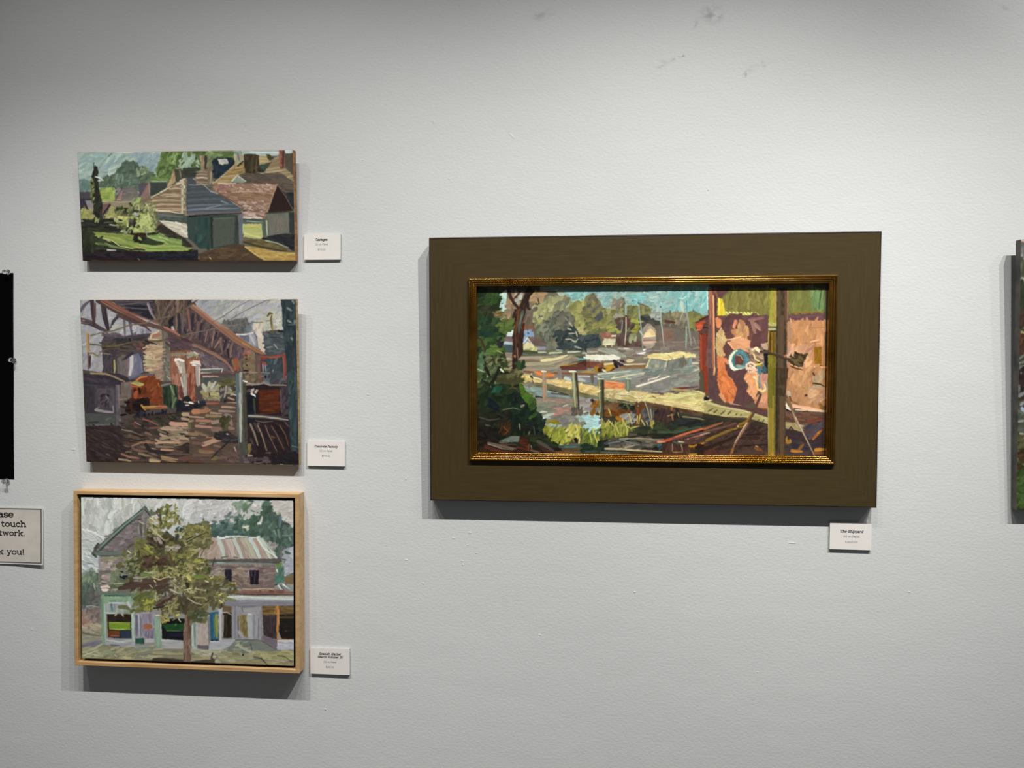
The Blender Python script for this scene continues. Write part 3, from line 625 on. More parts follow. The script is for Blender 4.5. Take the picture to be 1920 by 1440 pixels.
    f('700,1060 800,1000 880,1040 880,1370 700,1340', '6e645e', 86, .06, col2='7a6c66'); f('880,1040 920,1000 1040,990 1100,1080 1120,1290 880,1380', '77768c', 80, .06, col2='85828f')
    s('930,1040 930,1200 900,1340', 60, 'c2bcb8', hz=1.4); s('870,1060 870,1370', 20, '8c6c74'); s('1030,1000 1080,1270', 50, '70738a'); s('960,970 860,1040 790,1090', 46, '413a46'); s('980,960 1080,960 1130,1100 1140,1290', 44, '57505a')
    s('650,1100 660,1200 650,1330', 26, 'b0a266', hz=1.6); s('625,1090 620,1280', 20, '4a3c28'); s('640,1120 640,1240', 12, '8a8a20')
    # shed roof line, left
    s('215,660 215,960', 44, 'b3904a', hz=1.7); s('225,680 240,940', 16, '96702c', hz=1.4); s('225,980 225,1240', 30, '7a5648'); s('255,1030 250,1220', 26, '3a3040')
    s('240,980 300,980 380,1030 440,950', 28, '8c7c54', hz=1.4)
    # curved stone tower
    f('1190,740 1260,660 1400,600 1500,640 1560,820 1560,1200 1580,1440 1440,1440 1300,1400 1180,1260 1160,1040 1240,840', 'a98f6c', 0, .08, col2='8f7a62')
    f('1420,600 1520,640 1540,800 1560,1100 1600,1440 1450,1440 1430,1100 1440,800', '6d6858', 86, .08, col2='7c7264')
    d('1170,850 1430,850 1430,1260 1190,1260', 'c4a478 b28e6a d4b88c a07e64 bfa070 cfae84', 60, 170, 26, 8, 14, hz=1.9)
    s('1240,740 1260,680 1380,620', 34, 'cbb38c', hz=1.8); s('1290,700 1400,670', 50, 'a8705a', hz=1.5); s('1220,750 1380,760', 20, 'c8ac80', hz=1.7)
    d('1160,1000 1260,1000 1260,1200 1170,1180', 'b8a47c c8bc90 98906c', 16, 100, 20, 10, 20, hz=1.7); d('1280,1270 1440,1270 1440,1430 1320,1430', '9a7c68 84705c b08c74', 16, 110, 26, 40, 30, hz=1.4)
    d('1460,1100 1590,1100 1600,1430 1480,1430', '7e7868 948c80 b0a898 6a6454', 22, 100, 20, -40, 25, hz=1.6)
    # wires over left
    s('260,695 420,650 640,610 900,520 1140,490 1400,410 1600,370 1920,200', 20, '7c6c50', hz=1.7); s('1300,560 1440,530 1560,400 1760,280 1920,170', 22, '66543c', hz=1.6); s('250,830 500,860 760,840 960,790 1340,780 1860,680', 22, '665a3a', hz=1.6)
    s('520,880 720,860 900,800', 16, '7c6c40'); s('900,740 905,790', 26, '2c2628'); s('1160,780 1340,835', 20, '2c2a20'); s('1340,790 1600,760 1880,690', 14, '70644c')
    f('1560,870 1920,820 1920,960 1600,900', '60464c', -12, .1); d('1560,720 1920,760 1920,950 1560,900', '6a4c50 584048 7a5c60 4c3840', 30, 180, 26, -22, 12)
    # red brick column cluster
    f('1560,980 1920,940 1920,1440 1600,1440 1560,1100', '8a5a44', 86, .1, col2='9c6c50')
    s('1620,1120 1620,1420', 70, 'a0583a'); s('1660,1140 1720,1160', 50, 'd8cdbb', hz=2); s('1650,1080 1780,1110', 36, 'ece2d4', hz=2.2); s('1720,1180 1740,1420', 50, 'b3a48a', hz=1.6); s('1780,1140 1810,1430', 44, '99947e', hz=1.4); s('1690,1160 1740,1300', 24, 'dac6b4', hz=2)
    s('1840,1180 1850,1430', 34, '6b3a2a'); s('1890,1180 1890,1430', 50, '9c5238'); s('1560,970 1900,930', 26, '8c5a30'); s('1600,1010 1860,1000', 44, '9c8c74'); s('1740,960 1760,1060', 16, '9c5a38'); s('1660,980 1760,990', 24, 'bfb7a6', hz=1.5)
    c.v('2')
    f('0,960 170,920 230,1080 210,1440 0,1440', '8f5a40', 88, .1, col2='a66a48')
    s('20,950 120,930 180,950', 40, 'a09a7c', hz=1.6); s('120,920 170,960 150,1020', 16, 'd0c8ac', hz=1.8); s('70,1080 200,1070', 40, 'dfc6b6', hz=2); s('90,1110 140,1130', 40, 'ebdccc', hz=2.2); s('195,1080 220,1140', 20, 'd8c8b4', hz=2)
    s('170,1150 170,1430', 60, 'a99a94', hz=1.5); s('200,1140 205,1430', 16, 'd0c0b4'); s('60,1080 70,1430', 60, 'a85c3a'); s('30,1100 20,1430', 26, '8c4830'); s('110,1150 110,1430', 30, 'b86c48')
    c.v('1')
    s('1615,1130 1605,1300 1610,1440', 86, '98583e', col2='a86c4c'); s('1700,1100 1760,1170 1785,1300 1790,1440', 58, 'ada18a', hz=1.5); s('1740,1200 1765,1440', 16, 'd4c8b4', hz=1.9); s('1650,1100 1700,1078 1790,1112', 42, 'e2d8c8', hz=2.1); s('1655,1140 1690,1200', 26, 'c4a48c', hz=1.8); s('1590,1000 1800,985', 40, '8c8468'); s('1880,1090 1885,1440', 60, '98503a')
    c.v('2')
    s('60,1080 55,1260 60,1440', 84, 'a0603f', col2='b07048'); s('168,1110 175,1250 178,1440', 66, 'a79b92', hz=1.5); s('200,1150 205,1440', 14, 'd0c4b8', hz=1.8); s('80,1088 150,1078 205,1104', 46, 'dccabd', hz=2.1); s('95,1122 150,1128', 26, 'e4d6ca', hz=2); s('120,1160 125,1440', 14, '7c4634'); s('20,1000 110,960 170,980', 44, '98937a', hz=1.5)
    # mixer trailer roof and mid buildings right
    s('210,1195 400,1185 560,1180', 26, 'bcb8a8', hz=1.8); f('220,1200 540,1190 500,1240 240,1240', '5f6c64', 0, .08); s('230,1250 400,1250', 20, 'e0d4c0', hz=1.8); s('560,1190 540,1250', 14, 'd0c4b8')
    s('230,1265 760,1240', 22, '7c4c44'); s('260,1305 500,1305', 34, 'c49a8c', hz=1.6); f('240,1320 780,1290 780,1440 250,1440', '4c5454', 0, .08, col2='5f5c44')
    d('560,1340 780,1320 770,1440 560,1440', '6a6038 585434 7c6c44', 14, 90, 26, 5, 15)
    s('440,1370 460,1440', 40, '94907c')
    f('700,1030 780,1010 820,1040 820,1230 740,1200', '95583c', 80, .1); s('790,1040 800,1190', 30, 'a84c2c'); s('720,1060 740,1140', 30, '8a6e3c')
    f('890,890 1000,880 1070,920 1080,1440 960,1440 890,1220', '8a7058', 86, .09, col2='7c6a48'); d('890,890 1000,890 1010,980 900,1000', 'a0604c 8c5848 b07058', 10, 60, 26, 20, 30); d('900,1000 1060,980 1070,1230 910,1220', '80704c 93805c 6a5a3c 7a5c48', 30, 70, 28, 60, 40, hz=1.3)
    s('925,970 940,970', 26, '5a2420'); s('930,1030 945,1030', 28, '4a2820'); s('935,1120 950,1130', 24, '4a3420'); s('900,1210 960,1215', 26, '2a2018')
    f('1080,960 1160,980 1150,1440 1080,1440', '6f5a50', 88, .07); s('1130,1130 1140,1430', 26, '8c5c50'); s('820,1080 860,1210', 44, '7c6a48')
    d('940,1280 1080,1280 1080,1420 940,1400', '7c7048 6c5c40 90845c', 16, 60, 28, 30, 40)
    f('1160,960 1500,960 1520,1440 1160,1440', '3c4a50', 88, .08, col2='46555a'); d('1240,1050 1490,1050 1500,1380 1260,1380', '3c4c54 4c5c62 34444a 6c7478', 30, 110, 36, 60, 30, hz=1.2)
    s('1190,1100 1200,1230', 20, 'a39ca4', hz=1.5); s('1230,1090 1240,1220', 20, '8f9aa4'); s('1180,1080 1260,1120', 30, 'a0402c'); s('1360,1200 1330,1260 1300,1240', 14, '8f989c', hz=1.6); s('1440,1220 1420,1300', 16, '8a9296')
    s('1160,990 1300,1000 1540,970', 36, '9c4632', hz=1.8); s('1300,1010 1460,1000', 24, 'a4523c', hz=1.8); s('1530,960 1540,1100 1550,1330', 40, '964032', hz=1.7); s('1510,1000 1530,1300', 16, 'a85c4a', hz=1.8); s('1180,1020 1240,1030', 34, '9a3424'); s('1160,1060 1180,1230', 20, '6c3430'); s('1160,1250 1200,1420', 30, '5c3a38')
    s('1530,1320 1540,1430', 40, '84404c'); s('880,1240 1340,1245', 16, '97847c', hz=1.5); f('1200,1260 1300,1250 1290,1420 1200,1420', '5e646c', 80); s('1235,1300 1240,1330', 30, '1e1c24'); s('1200,1380 1300,1400', 16, '7c7c80')
    # foreground left shed
    c.v('3')
    f('80,0 600,0 900,120 620,130 600,200 100,180', '453a42', -12, .08)
    f('70,0 330,20 560,80 640,120 640,160 100,170', '473c48', -12, .1, col2='3a323e'); d('100,20 560,110 560,180 120,150', '4c404e 3c3440 584c58', 30, 150, 24, -14, 10)
    s('200,0 420,10 560,60 690,125', 28, 'a18a58', hz=1.6); s('550,60 700,120', 22, '97875c', hz=1.5)
    f('80,150 580,190 620,780 110,780', '4a474c', 88, .06, col2='544d56'); f('90,180 250,190 250,560 110,700', '443e44', 86, .05)
    f('270,220 540,220 540,500 300,500', '5a5056', 86, .07, col2='665a62'); d('330,240 520,240 500,480 340,480', '3c3038 6e6268 2f2630 564a52', 26, 60, 24, 45, 50); s('420,330 460,380', 14, '8f868a', hz=1.6); s('440,320 460,330', 30, '2c242c')
    f('560,160 620,180 640,760 570,780', '6f666c', 88, .06, col2='5e565e'); s('600,180 610,500', 30, '7c7278'); s('270,535 400,560 520,570', 40, '9a9090', hz=1.8); s('280,510 320,500', 18, '8c8282'); s('520,480 530,560', 22, '8a8486', hz=1.5)
    f('110,580 560,600 560,760 120,770', '5a5c58', 0, .05, col2='525450'); s('160,720 320,710', 20, '3c3a3c'); s('130,765 540,740', 16, '787672'); s('620,680 640,740', 30, '7c7276', hz=1.4); s('420,680 500,640', 16, '6c706c')
    # background left-middle
    f('640,140 780,120 790,420 640,440', '78695e', 80, .06, col2='86746c'); d('630,330 740,320 740,460 640,460', '77685c 8c7a70 6a5a54', 14, 70, 36, 30, 40, hz=1.3); f('740,60 900,10 1120,0 1130,60 900,60 760,100', '636173', 20, .06); s('760,60 900,20', 40, '716f80'); s('780,130 790,230', 24, '9a6c74')
    # mixer drum
    f('790,130 900,60 1000,30 1120,50 1200,130 1240,220 1250,460 1200,470 1050,430 860,360 800,220', '8a3c08', 40, .08, col2='94460a')
    d('920,60 1160,60 1220,240 1240,440 1060,420 1000,240', '8e3e08 7c3206 984a0c 6c2c04 863a08', 60, 130, 40, 60, 40)
    s('860,110 920,60 1020,45', 22, 'd87c28', hz=1.6); s('1180,140 1200,200', 10, 'e08c4c', hz=1.8); s('1070,250 1180,170', 30, '9c4c12')
    f('790,130 860,110 980,150 960,180 880,175 820,160', '9ca05a', -8, .07, col2='b4a858', wob=.5); s('790,145 900,180 970,175', 12, 'd8b444', hz=1.8); s('800,185 960,205', 26, 'b25a1c')
    s('840,220 810,330 790,430', 30, '6a2c10'); s('830,250 860,240', 20, '401a0c'); f('870,230 1000,190 1020,290 940,320 880,300', '6a3008', 20, .1, wob=2); s('900,220 920,300', 30, '2c1408'); s('990,150 960,250 920,330', 18, '7c3808')
    f('820,300 860,240 890,260 880,330 860,390 820,380', 'b04c14', 60); f('730,380 830,380 1040,350 1060,440 1000,560 760,600 700,560', '30201c', 10, .1, col2='40281c'); d('740,380 1020,370 1020,540 740,560', '241816 3c2418 4a3020 1c1416', 40, 90, 30, 10, 30)
    s('780,370 790,560', 30, '5a2c1c'); s('640,480 760,520', 26, '40342c'); s('940,470 1000,540', 34, 'b3821c', hz=1.8); s('960,490 1300,480', 22, 'c08a2c', hz=1.8); s('1000,515 1310,505', 26, '9c6020', hz=1.4); s('1180,480 1310,490', 22, 'c0644a')
    s('820,550 940,600 1080,600', 30, '3a3844'); s('640,610 720,600', 26, '140e12'); d('860,560 1340,560 1340,650 900,640', '2c2a34 343248 201e26 3c3c50', 40, 80, 30, 70, 30)
    # green skip
    f('1250,200 1440,160 1480,480 1380,520 1260,440', '2a3c28', 86, .1, col2='3c4c34'); s('1300,220 1310,400', 40, '20402a'); s('1380,200 1400,340 1400,500', 44, '5c6c4c', hz=1.3); s('1360,180 1420,320', 18, '8c9c74', hz=1.6); s('1440,360 1380,500', 26, '6a7c5a', hz=1.4); s('1230,180 1360,150', 26, '84847c', hz=1.4)
    f('1450,400 1560,360 1560,560 1440,580', '2a2c38', 80, .1); s('1500,470 1540,560', 40, '26283c')
    # columns
    f('1380,0 1530,0 1530,400 1480,380 1470,180 1380,160', 'a0644a', 86, .08, col2='b0785c'); f('1480,180 1530,180 1540,380 1490,340', '7a3c30', 86, .08)
    f('1520,0 1610,0 1600,330 1560,350 1530,200', '9c9180', 88, .06, col2='aca090'); s('1510,60 1540,200', 16, 'cfc6b4', hz=1.6); f('1610,0 1720,0 1720,430 1640,400 1610,330', '9a5438', 88, .1, col2='b07050'); s('1650,0 1640,380', 20, '7c3c28')
    d('1680,340 1720,330 1720,450 1660,430', '8c2c1c a04430', 6, 50, 24, 40, 30); f('1540,350 1620,320 1720,470 1720,540 1540,560', '2a2a34', 20, .1); s('1560,420 1620,430', 24, 'b49484', hz=1.8); s('1640,420 1720,430', 18, 'f0e8dc', hz=2.2); s('1580,465 1640,465', 14, 'f0dcc8', hz=2.2)
    # cobbled ground
    f('110,780 640,760 900,640 1500,560 1730,520 1730,1320 130,1310', '42332f', -8, .09, col2='4e3c34')
    d('120,780 700,780 800,1000 700,1300 140,1300', '3e2e30 4a3834 352828 54403a 42323a', 110, 160, 26, -28, 16)
    d('640,640 1300,640 1250,880 700,880', '4a3e38 554840 3c3230 60504a 4a4438', 60, 140, 26, -14, 16)
    d('1100,700 1500,580 1560,640 1280,860 1130,900', '4c4a38 3c382c 585440', 26, 100, 30, -20, 25)
    d('700,880 1200,880 1700,1290 760,1290', '6a5444 5a463a 7c6450 4c3c34 866c58 5c4c44', 100, 170, 26, -12, 16)
    d('1250,800 1720,720 1720,1000 1150,1020', '9a8268 86705a ae9274 745e4a 6a5646 c09c7c', 50, 150, 34, -10, 14, hz=1.5)
    for p, w, col in [('960,665 1060,700 1180,755', 22, 'a4584c'), ('840,720 820,750', 26, '8c3c30'), ('840,715 930,760', 14, 'b08c80'), ('830,780 930,800', 18, '84483c'), ('1060,800 1180,795', 26, '98564a'), ('650,820 800,850 900,890', 16, '9a7c68'), ('700,790 620,770', 12, '6c5c58'), ('1370,735 1640,750', 60, 'c89478'), ('1260,800 1420,820 1650,880', 44, 'b6947a'), ('1300,780 1640,800', 26, 'a98c70'), ('1550,600 1700,600', 60, 'b49878'), ('1530,660 1700,690', 40, 'ae9070'), ('1380,860 1600,840', 30, '8a8060'), ('1220,950 1560,910', 40, 'a08a6c'), ('1150,1020 1300,1000 1500,1020', 34, 'c09a74'), ('800,1060 930,1010 1130,1015', 26, 'a4745a'), ('1160,1070 1440,1080', 34, '8c7660'), ('1230,1115 1400,1120', 34, 'bc8c6c'), ('1090,1100 1150,1105', 16, 'b0a090'), ('800,1090 900,1130 1040,1140', 20, '8c6450'), ('1440,1070 1600,990', 34, '94744e'), ('650,1180 760,1220 900,1240', 34, '9c7058'), ('610,1250 780,1280', 28, 'a88c68'), ('900,1170 1040,1200', 30, '94805c'), ('1070,1270 1200,1290', 50, 'b89a6c'), ('1230,1215 1480,1260', 26, 'a88058'), ('540,1300 610,1298', 18, 'b26a50'), ('1240,1240 1440,1290', 40, '9a7c50'), ('1500,1250 1700,1230', 60, '744c40'), ('1300,1170 1720,1190', 30, '6c5448'), ('430,1180 470,1200', 20, '705868'), ('250,820 400,860', 14, '5a4648')]: s(p, w, col, hz=1.5)
    for p, w, col in [('1000,1040 1060,1130 1340,1160', 50, '3c3030'), ('760,1000 1000,960', 16, '382a28'), ('1420,1080 1500,1060', 14, '402c24'), ('360,1050 560,1130', 16, '604850'), ('300,1190 500,1240', 16, '563c3c'), ('180,1100 360,1180', 14, '54404a'), ('520,880 600,940', 10, '6a5654'), ('360,1000 470,1060', 14, '5c464c')]: s(p, w, col, hz=1.2)
    # right half ground + yard
    c.v('4')
    f('160,80 680,60 690,420 200,400', '6a6454', 10, .08, col2='565848'); d('190,90 460,90 440,180 200,180', '4c545a 5c6266', 14, 90, 34, 10, 25)
    d('190,150 460,140 450,380 200,380', '9a9674 aca486 84805c b8b49a 8c8450', 50, 60, 40, 60, 50, hz=1.5); s('200,170 240,260', 50, 'b8b498', hz=1.7); s('380,130 320,220', 34, 'b8b8a4', hz=1.7); s('200,300 280,320', 44, 'a08a48', hz=1.4); s('320,300 430,310', 44, 'b0a060', hz=1.6); s('290,290 300,340', 16, '3a3420')
    s('200,350 440,390', 20, '8c7c54'); d('440,100 680,90 680,180 470,180', '6a6430 55502c 7c7440', 20, 110, 24, 3, 12)
    f('440,190 690,180 690,460 450,460', '54443a', 86, .1, col2='3f3a34'); s('540,190 520,330 480,420', 26, 'a0988a', hz=1.6); d('460,220 520,220 500,400 460,400', 'b8b0a4 8c8478 403838', 14, 60, 22, 70, 30, hz=1.6); d('570,200 670,190 670,320 570,320', 'c0b49c 8c806c 3c3830 a4946c', 18, 70, 22, 0, 20, hz=1.6)
    s('570,360 660,390', 30, 'b48c78', hz=1.6); s('520,400 530,450', 34, '24243c'); s('550,440 680,430', 34, 'a88070')
    f('0,420 240,400 680,440 720,900 720,1180 400,1310 0,1310', '6c5646', -3, .1, col2='5c4a3e')
    f('0,440 220,390 250,460 160,500 0,550', '2a2a32', 10, .1); s('0,430 60,440', 24, 'f0dcc4', hz=2.2); s('130,410 140,440', 12, 'e8e0dc', hz=2.2); s('10,470 60,490', 16, '5c2c18')
    for p, w, col in [('260,440 430,440', 30, 'a85a44'), ('400,430 420,400 320,410', 12, '8c4434'), ('70,560 170,560', 80, 'c27a50'), ('180,560 300,540', 60, 'a8744c'), ('240,500 280,520', 34, '9a6848'), ('310,580 470,590', 26, 'b09474'), ('480,490 670,500', 30, 'b08c74'), ('440,550 660,560', 34, '9c8478'), ('320,520 420,510', 16, '6c6458'), ('250,620 470,630', 40, '9a7f54'), ('0,630 220,650', 26, 'b48c68'), ('530,610 620,630', 50, '8c7a7c'), ('110,690 340,700', 40, 'b47860'), ('150,730 240,740', 16, '94946c'), ('340,720 520,690', 50, 'a08474'), ('100,770 340,790', 40, 'b8806a'), ('350,820 480,820', 70, '8c6c5c'), ('590,680 620,760', 50, '94786c'), ('590,800 650,810', 50, '94705f'), ('90,860 270,920', 40, '8c7050'), ('0,880 120,900', 40, '94784c'), ('30,940 100,940', 12, 'b8a094'), ('210,1040 340,990 490,960', 70, 'b88c6c'), ('250,940 480,930', 16, 'b47c5c'), ('60,1020 210,1030', 40, '7c5c50'), ('360,1050 470,1080', 26, '8c6a54'), ('160,1140 350,1150', 60, '8c7048'), ('200,1100 340,1120', 30, '844a3c'), ('60,1200 340,1200', 40, '74584a'), ('340,1240 460,1250', 60, '7c6c38'), ('0,1270 200,1290', 50, '6c4438'), ('400,1160 560,1150', 26, '6a544a'), ('0,740 20,820', 40, '6a6838'), ('0,700 60,690', 30, 'a4885c')]: s(p, w, col, hz=1.5)
    d('470,660 580,660 560,850 480,850', '4c4c24 3c3c1c 5c5c34 6a6030', 20, 90, 36, 80, 20); d('280,850 700,880 700,1000 500,1000', '3a3234 443a3c 2f2a2e', 26, 150, 34, -8, 10); s('500,960 600,980 720,960', 34, '4c484c'); s('545,885 570,888', 14, 'e4dcd8', hz=2)
    s('590,980 440,1120 320,1240', 24, '3a2a2a'); s('660,1080 690,1160', 20, 'a88c84', hz=1.4); d('460,1160 720,1160 720,1300 440,1300', '6a5048 5a4440 7c6054', 26, 140, 26, -16, 14)
    # yard behind fence, dark
    f('800,160 1480,150 1500,720 1600,1330 820,1310', '38282a', -8, .1, col2='2e2226'); d('820,640 1500,640 1580,1300 840,1290', '34262a 402c2a 2a1e22 4a3430 382a34', 110, 130, 30, -60, 25)
    f('1010,240 1310,230 1310,560 1200,570 1020,560', '662a08', 2, .08, col2='5a240a'); d('1020,250 1300,240 1300,560 1040,560', '6c2c08 582204 743408 5e2808', 40, 200, 24, 2, 5); s('1040,590 1300,570', 22, '5c2c1c')
    f('840,330 900,300 980,340 990,600 850,600', '232636', 80, .07, col2='1a1c28'); s('960,350 990,480', 30, '2c2424'); s('940,380 960,590', 30, '4c4a3c'); s('1000,380 1010,560', 26, '3a1c14'); d('900,220 990,220 990,280 910,280', 'b4a49a a08c84 c4b4a8', 10, 30, 30, 30, 40, hz=1.6); s('910,300 960,330', 34, 'd8d0c8', hz=2); s('950,320 965,345', 14, 'f4f0ec', hz=2); s('880,230 940,200 1000,230', 26, '2a2020'); s('850,260 890,240', 40, '5c4c4c')
    f('1310,200 1480,180 1490,600 1350,600 1330,380', '3c3438', 80, .1, col2='50404a'); s('1330,250 1350,600', 24, '665458'); d('1360,300 1470,300 1470,580 1370,580', '4c3e48 2a2228 5c4c54', 20, 100, 30, 75, 25)
    s('790,110 850,130 920,175', 22, 'ece4d4', hz=2.2); s('830,165 1000,160 1080,140 1180,170 1420,175', 30, '97877a', hz=1.6); s('860,130 1040,120', 26, '74604c'); d('830,0 1060,0 1060,110 840,100', '80704c 6c5c44 94805c 584634', 24, 70, 30, 40, 40); d('1160,0 1420,0 1420,120 1180,130', '485860 3a464c 6a6c74 5c3c3c', 24, 80, 34, 60, 30); s('1030,20 1050,120', 20, '8c5050'); s('1380,0 1400,110', 34, '904844')
    s('870,620 1050,630 1300,660 1440,680', 30, 'a3a090', hz=1.8); s('880,600 960,600', 12, '2a3838'); s('860,640 1100,650 1400,700', 14, '5c5448'); s('960,600 1480,650', 20, '5a4444'); s('850,690 960,680', 50, '262438')
    for p, w, col in [('890,745 950,880 1000,1050', 30, '8a7c6c'), ('1000,760 1060,900 1130,1130', 20, '9c8068'), ('1110,760 1170,920 1280,1140', 16, '806458'), ('1200,770 1280,900 1380,1110', 20, '6c5040'), ('1320,760 1400,890 1450,1060', 14, '7c5c34'), ('970,690 1080,715 1220,700', 12, '7c6c64'), ('1400,720 1470,790', 20, '6a4c50'), ('960,740 1010,860', 40, '4c4038'), ('1000,730 1020,740', 30, '6c5c50'), ('1120,1160 1280,1165', 16, '7a6a44'), ('1200,920 1250,940', 26, '6c4c2a'), ('900,960 930,1040', 30, '5c4644')]: s(p, w, col, hz=1.5)
    d('850,1040 940,1040 900,1160 860,1150', '8c7430 a0803c 6c5c20', 10, 80, 26, 65, 20, hz=1.5); s('860,1200 920,1200', 30, '9c8c84', hz=1.6); d('820,1230 1190,1230 1180,1310 830,1310', '746268 846c70 5c4c52 4c3c3c', 26, 110, 22, -4, 12); f('1190,1160 1600,1160 1600,1330 1200,1320', '2c2428', -20, .08)
    s('840,1220 950,1240 900,1300', 16, '5c4040'); s('1330,1333 1370,1335', 14, 'e0dcd8', hz=2)
    # right pole bottom + mid pole
    f('1430,0 1590,0 1600,1140 1480,1140 1450,600', '36464a', 88, .07, col2='425458'); d('1450,0 1580,0 1590,1060 1500,1060', '3c4e52 2c3c42 4a5e62 34484e', 30, 180, 36, 88, 6); s('1590,20 1600,1300', 14, '1e2428'); s('1500,1060 1590,1080', 16, '6c7c80', hz=1.4); f('1590,1090 1610,1090 1610,1330 1590,1330', '1c1c22', 0)
    f('680,0 780,0 790,420 850,900 850,1180 720,1170 700,700 690,300', '5f6c6e', 88, .06, col2='54625e'); f('780,150 830,160 860,1180 790,1180', '55503e', 88, .07, col2='4a4438'); f('720,1000 850,1000 845,1190 720,1170', '53544a', 88, .05)
    s('700,20 700,440', 40, '5c7074'); s('750,0 755,300 745,700 750,1000', 44, 'a09c8c', hz=1.5); s('765,60 760,600', 14, '6c6c6c'); s('750,460 750,1000', 34, 'b0aa94', hz=1.7); s('740,300 740,480', 40, 'a8a8a0', hz=1.4); s('705,440 700,900', 16, '64706c')
    return c
def paint_spanish():
    c = Canvas(144, 926, 560, 1256, '8c8c80', 33, {'1': (130, 905, 8.2304), '2': (350, 905, 7.68), '3': (130, 1070, 8.2304), '4': (350, 1080, 7.58)})
    f, s, d = c.f, c.s, c.d
    c.v('1')
    f('140,190 1900,190 1900,1500 140,1500', 'adb0ab', 60, .04, col2='b6b8b4')
    d('160,210 1900,210 1900,700 1100,400 500,900 160,1200', 'b6b8b3 a6aaa6 bcbfba b0b2ac aeaea4 c2c4c0', 170, 190, 60, 75, 35, curve=.5, hz=1.6)
    d('160,700 500,750 560,900 400,1100 160,1200', 'bcc0bc c6c9c4 b2b6b2 a8adaa', 40, 220, 40, -30, 25, curve=.5, hz=1.9)
    d('160,1130 460,1130 450,1420 180,1430', 'b8c0be c6ccca a8b2b0 9eaaa8', 30, 180, 40, -30, 30, curve=.6, hz=1.8)
    s('210,720 340,750 480,820 560,880', 26, 'cfd2cc', hz=2.2); s('980,460 1000,330 1050,260', 20, 'c8cac4', hz=2.2); s('440,280 450,360', 30, 'c8cac6', hz=2); s('660,580 670,740', 20, 'c2c4bc', hz=2); s('280,1245 370,1250', 12, '70766c', hz=2); s('180,1140 260,1130 360,1180', 14, 'd4d8d4', hz=2.2); s('160,560 200,580', 20, 'd0d2ce', hz=2); s('200,230 220,500', 40, 'bccabc'); s('820,240 830,420', 40, 'a9aa9c')
    d('1520,280 1650,280 1640,330 1540,330', 'd0d0ca c6c6c0', 5, 90, 34, 5, 10, hz=2)
    c.v('2')
    f('0,225 1560,240 1560,700 1400,600 0,760', 'aaaaa6', 50, .04, col2='b4b4b0')
    d('0,240 900,240 760,420 360,640 0,620', 'b0b0ad a3a3a0 bab9b6 a8a8a6 c0bfbb', 110, 130, 56, 40, 50, curve=.6, hz=1.5)
    d('1180,250 1550,260 1550,620 1350,520 1200,380', 'aca8a0 b4afa6 a29f98 bab4aa', 50, 110, 50, 20, 40, hz=1.3)
    # green trees upper right
    f('380,800 360,640 430,600 560,610 620,500 740,480 780,540 860,540 1080,430 1080,330 1130,250 1200,240 1180,350 1230,400 1290,460 1370,540 1470,590 1550,690 1560,960 1440,960 1400,1060 1330,1090 1120,880 1060,780 440,800', '4d6357', 20, .07, col2='5a6f64')
    d('380,620 700,520 900,560 1060,760 440,790 380,760', '4a6660 587270 40584c 66807c 51685a 3d5550', 110, 75, 50, 20, 60, curve=.5)
    d('760,520 1080,440 1300,480 1300,780 1060,760 780,700', '46604e 527060 3c5444 5f7a68 4a6858', 110, 90, 50, 60, 50, curve=.5)
    d('1080,340 1220,380 1360,540 1540,680 1540,960 1300,960 1120,820 1080,500', '445c4c 50685a 3c5246 58706a 4a5f50 6b7f74', 130, 90, 50, 70, 45, curve=.5)
    d('1060,330 1200,250 1230,430 1080,430', '48604e 557060 3e5444', 16, 80, 44, 60, 40)
    d('700,250 860,250 870,420 720,400', '72856e 7f917c 5f7460 8c9c86', 14, 80, 44, 40, 50, hz=1.4); d('820,330 920,310 900,430 820,430', '5f745c 6c8068', 6, 80, 40, 60, 30); s('900,250 960,270', 40, '51685a'); s('720,380 770,350 800,380', 40, '7c8e80')
    d('880,350 1060,330 1050,470 840,500', 'a8a8a0 9a9c94 b4b4ae', 18, 70, 36, 30, 50, hz=1.5); s('960,330 1000,340', 40, 'c4c2bc', hz=2); s('930,400 980,420', 20, '6a7468')
    d('580,440 700,450 680,580 590,580', '5c6e68 6b7c76 a8aaa4', 12, 60, 40, 50, 50, hz=1.3); s('640,530 680,570', 34, 'b0b2ac', hz=1.8); s('380,560 440,570', 30, '5f706c'); s('390,505 430,495', 12, '6a706c'); s('480,560 510,540', 24, '6c7a74'); s('760,470 790,500', 50, '62746c')
    s('1060,590 1090,490', 34, 'b4b6a4', hz=1.9); s('1030,590 1080,560', 34, 'c4c4b4', hz=1.9); s('1010,590 940,520', 12, '4a5c50'); d('800,620 910,620 900,680 800,700', 'b8baa8 a8ac98 8c9880', 8, 34, 24, 40, 30, hz=1.8); s('830,640 900,630', 24, 'c0c0b0', hz=1.8)
    s('1340,440 1310,460', 30, '8c8c70'); s('1350,500 1340,640', 44, '607480'); s('1260,690 1290,760', 30, '6f8478'); s('1320,680 1340,800', 30, '6c8070'); s('1480,790 1500,840', 20, '8c9490', hz=1.6); s('1400,590 1480,600', 24, '3a4844'); s('1380,760 1540,760', 16, '6a8078')
    d('1180,830 1300,880 1300,980 1200,940', '8c8a84 a09c94 7c7c74', 12, 50, 34, 50, 50, hz=1.6)
    d('1300,960 1420,960 1400,1090 1320,1090', '686c66 5a605c 787a76', 14, 70, 40, 75, 30)
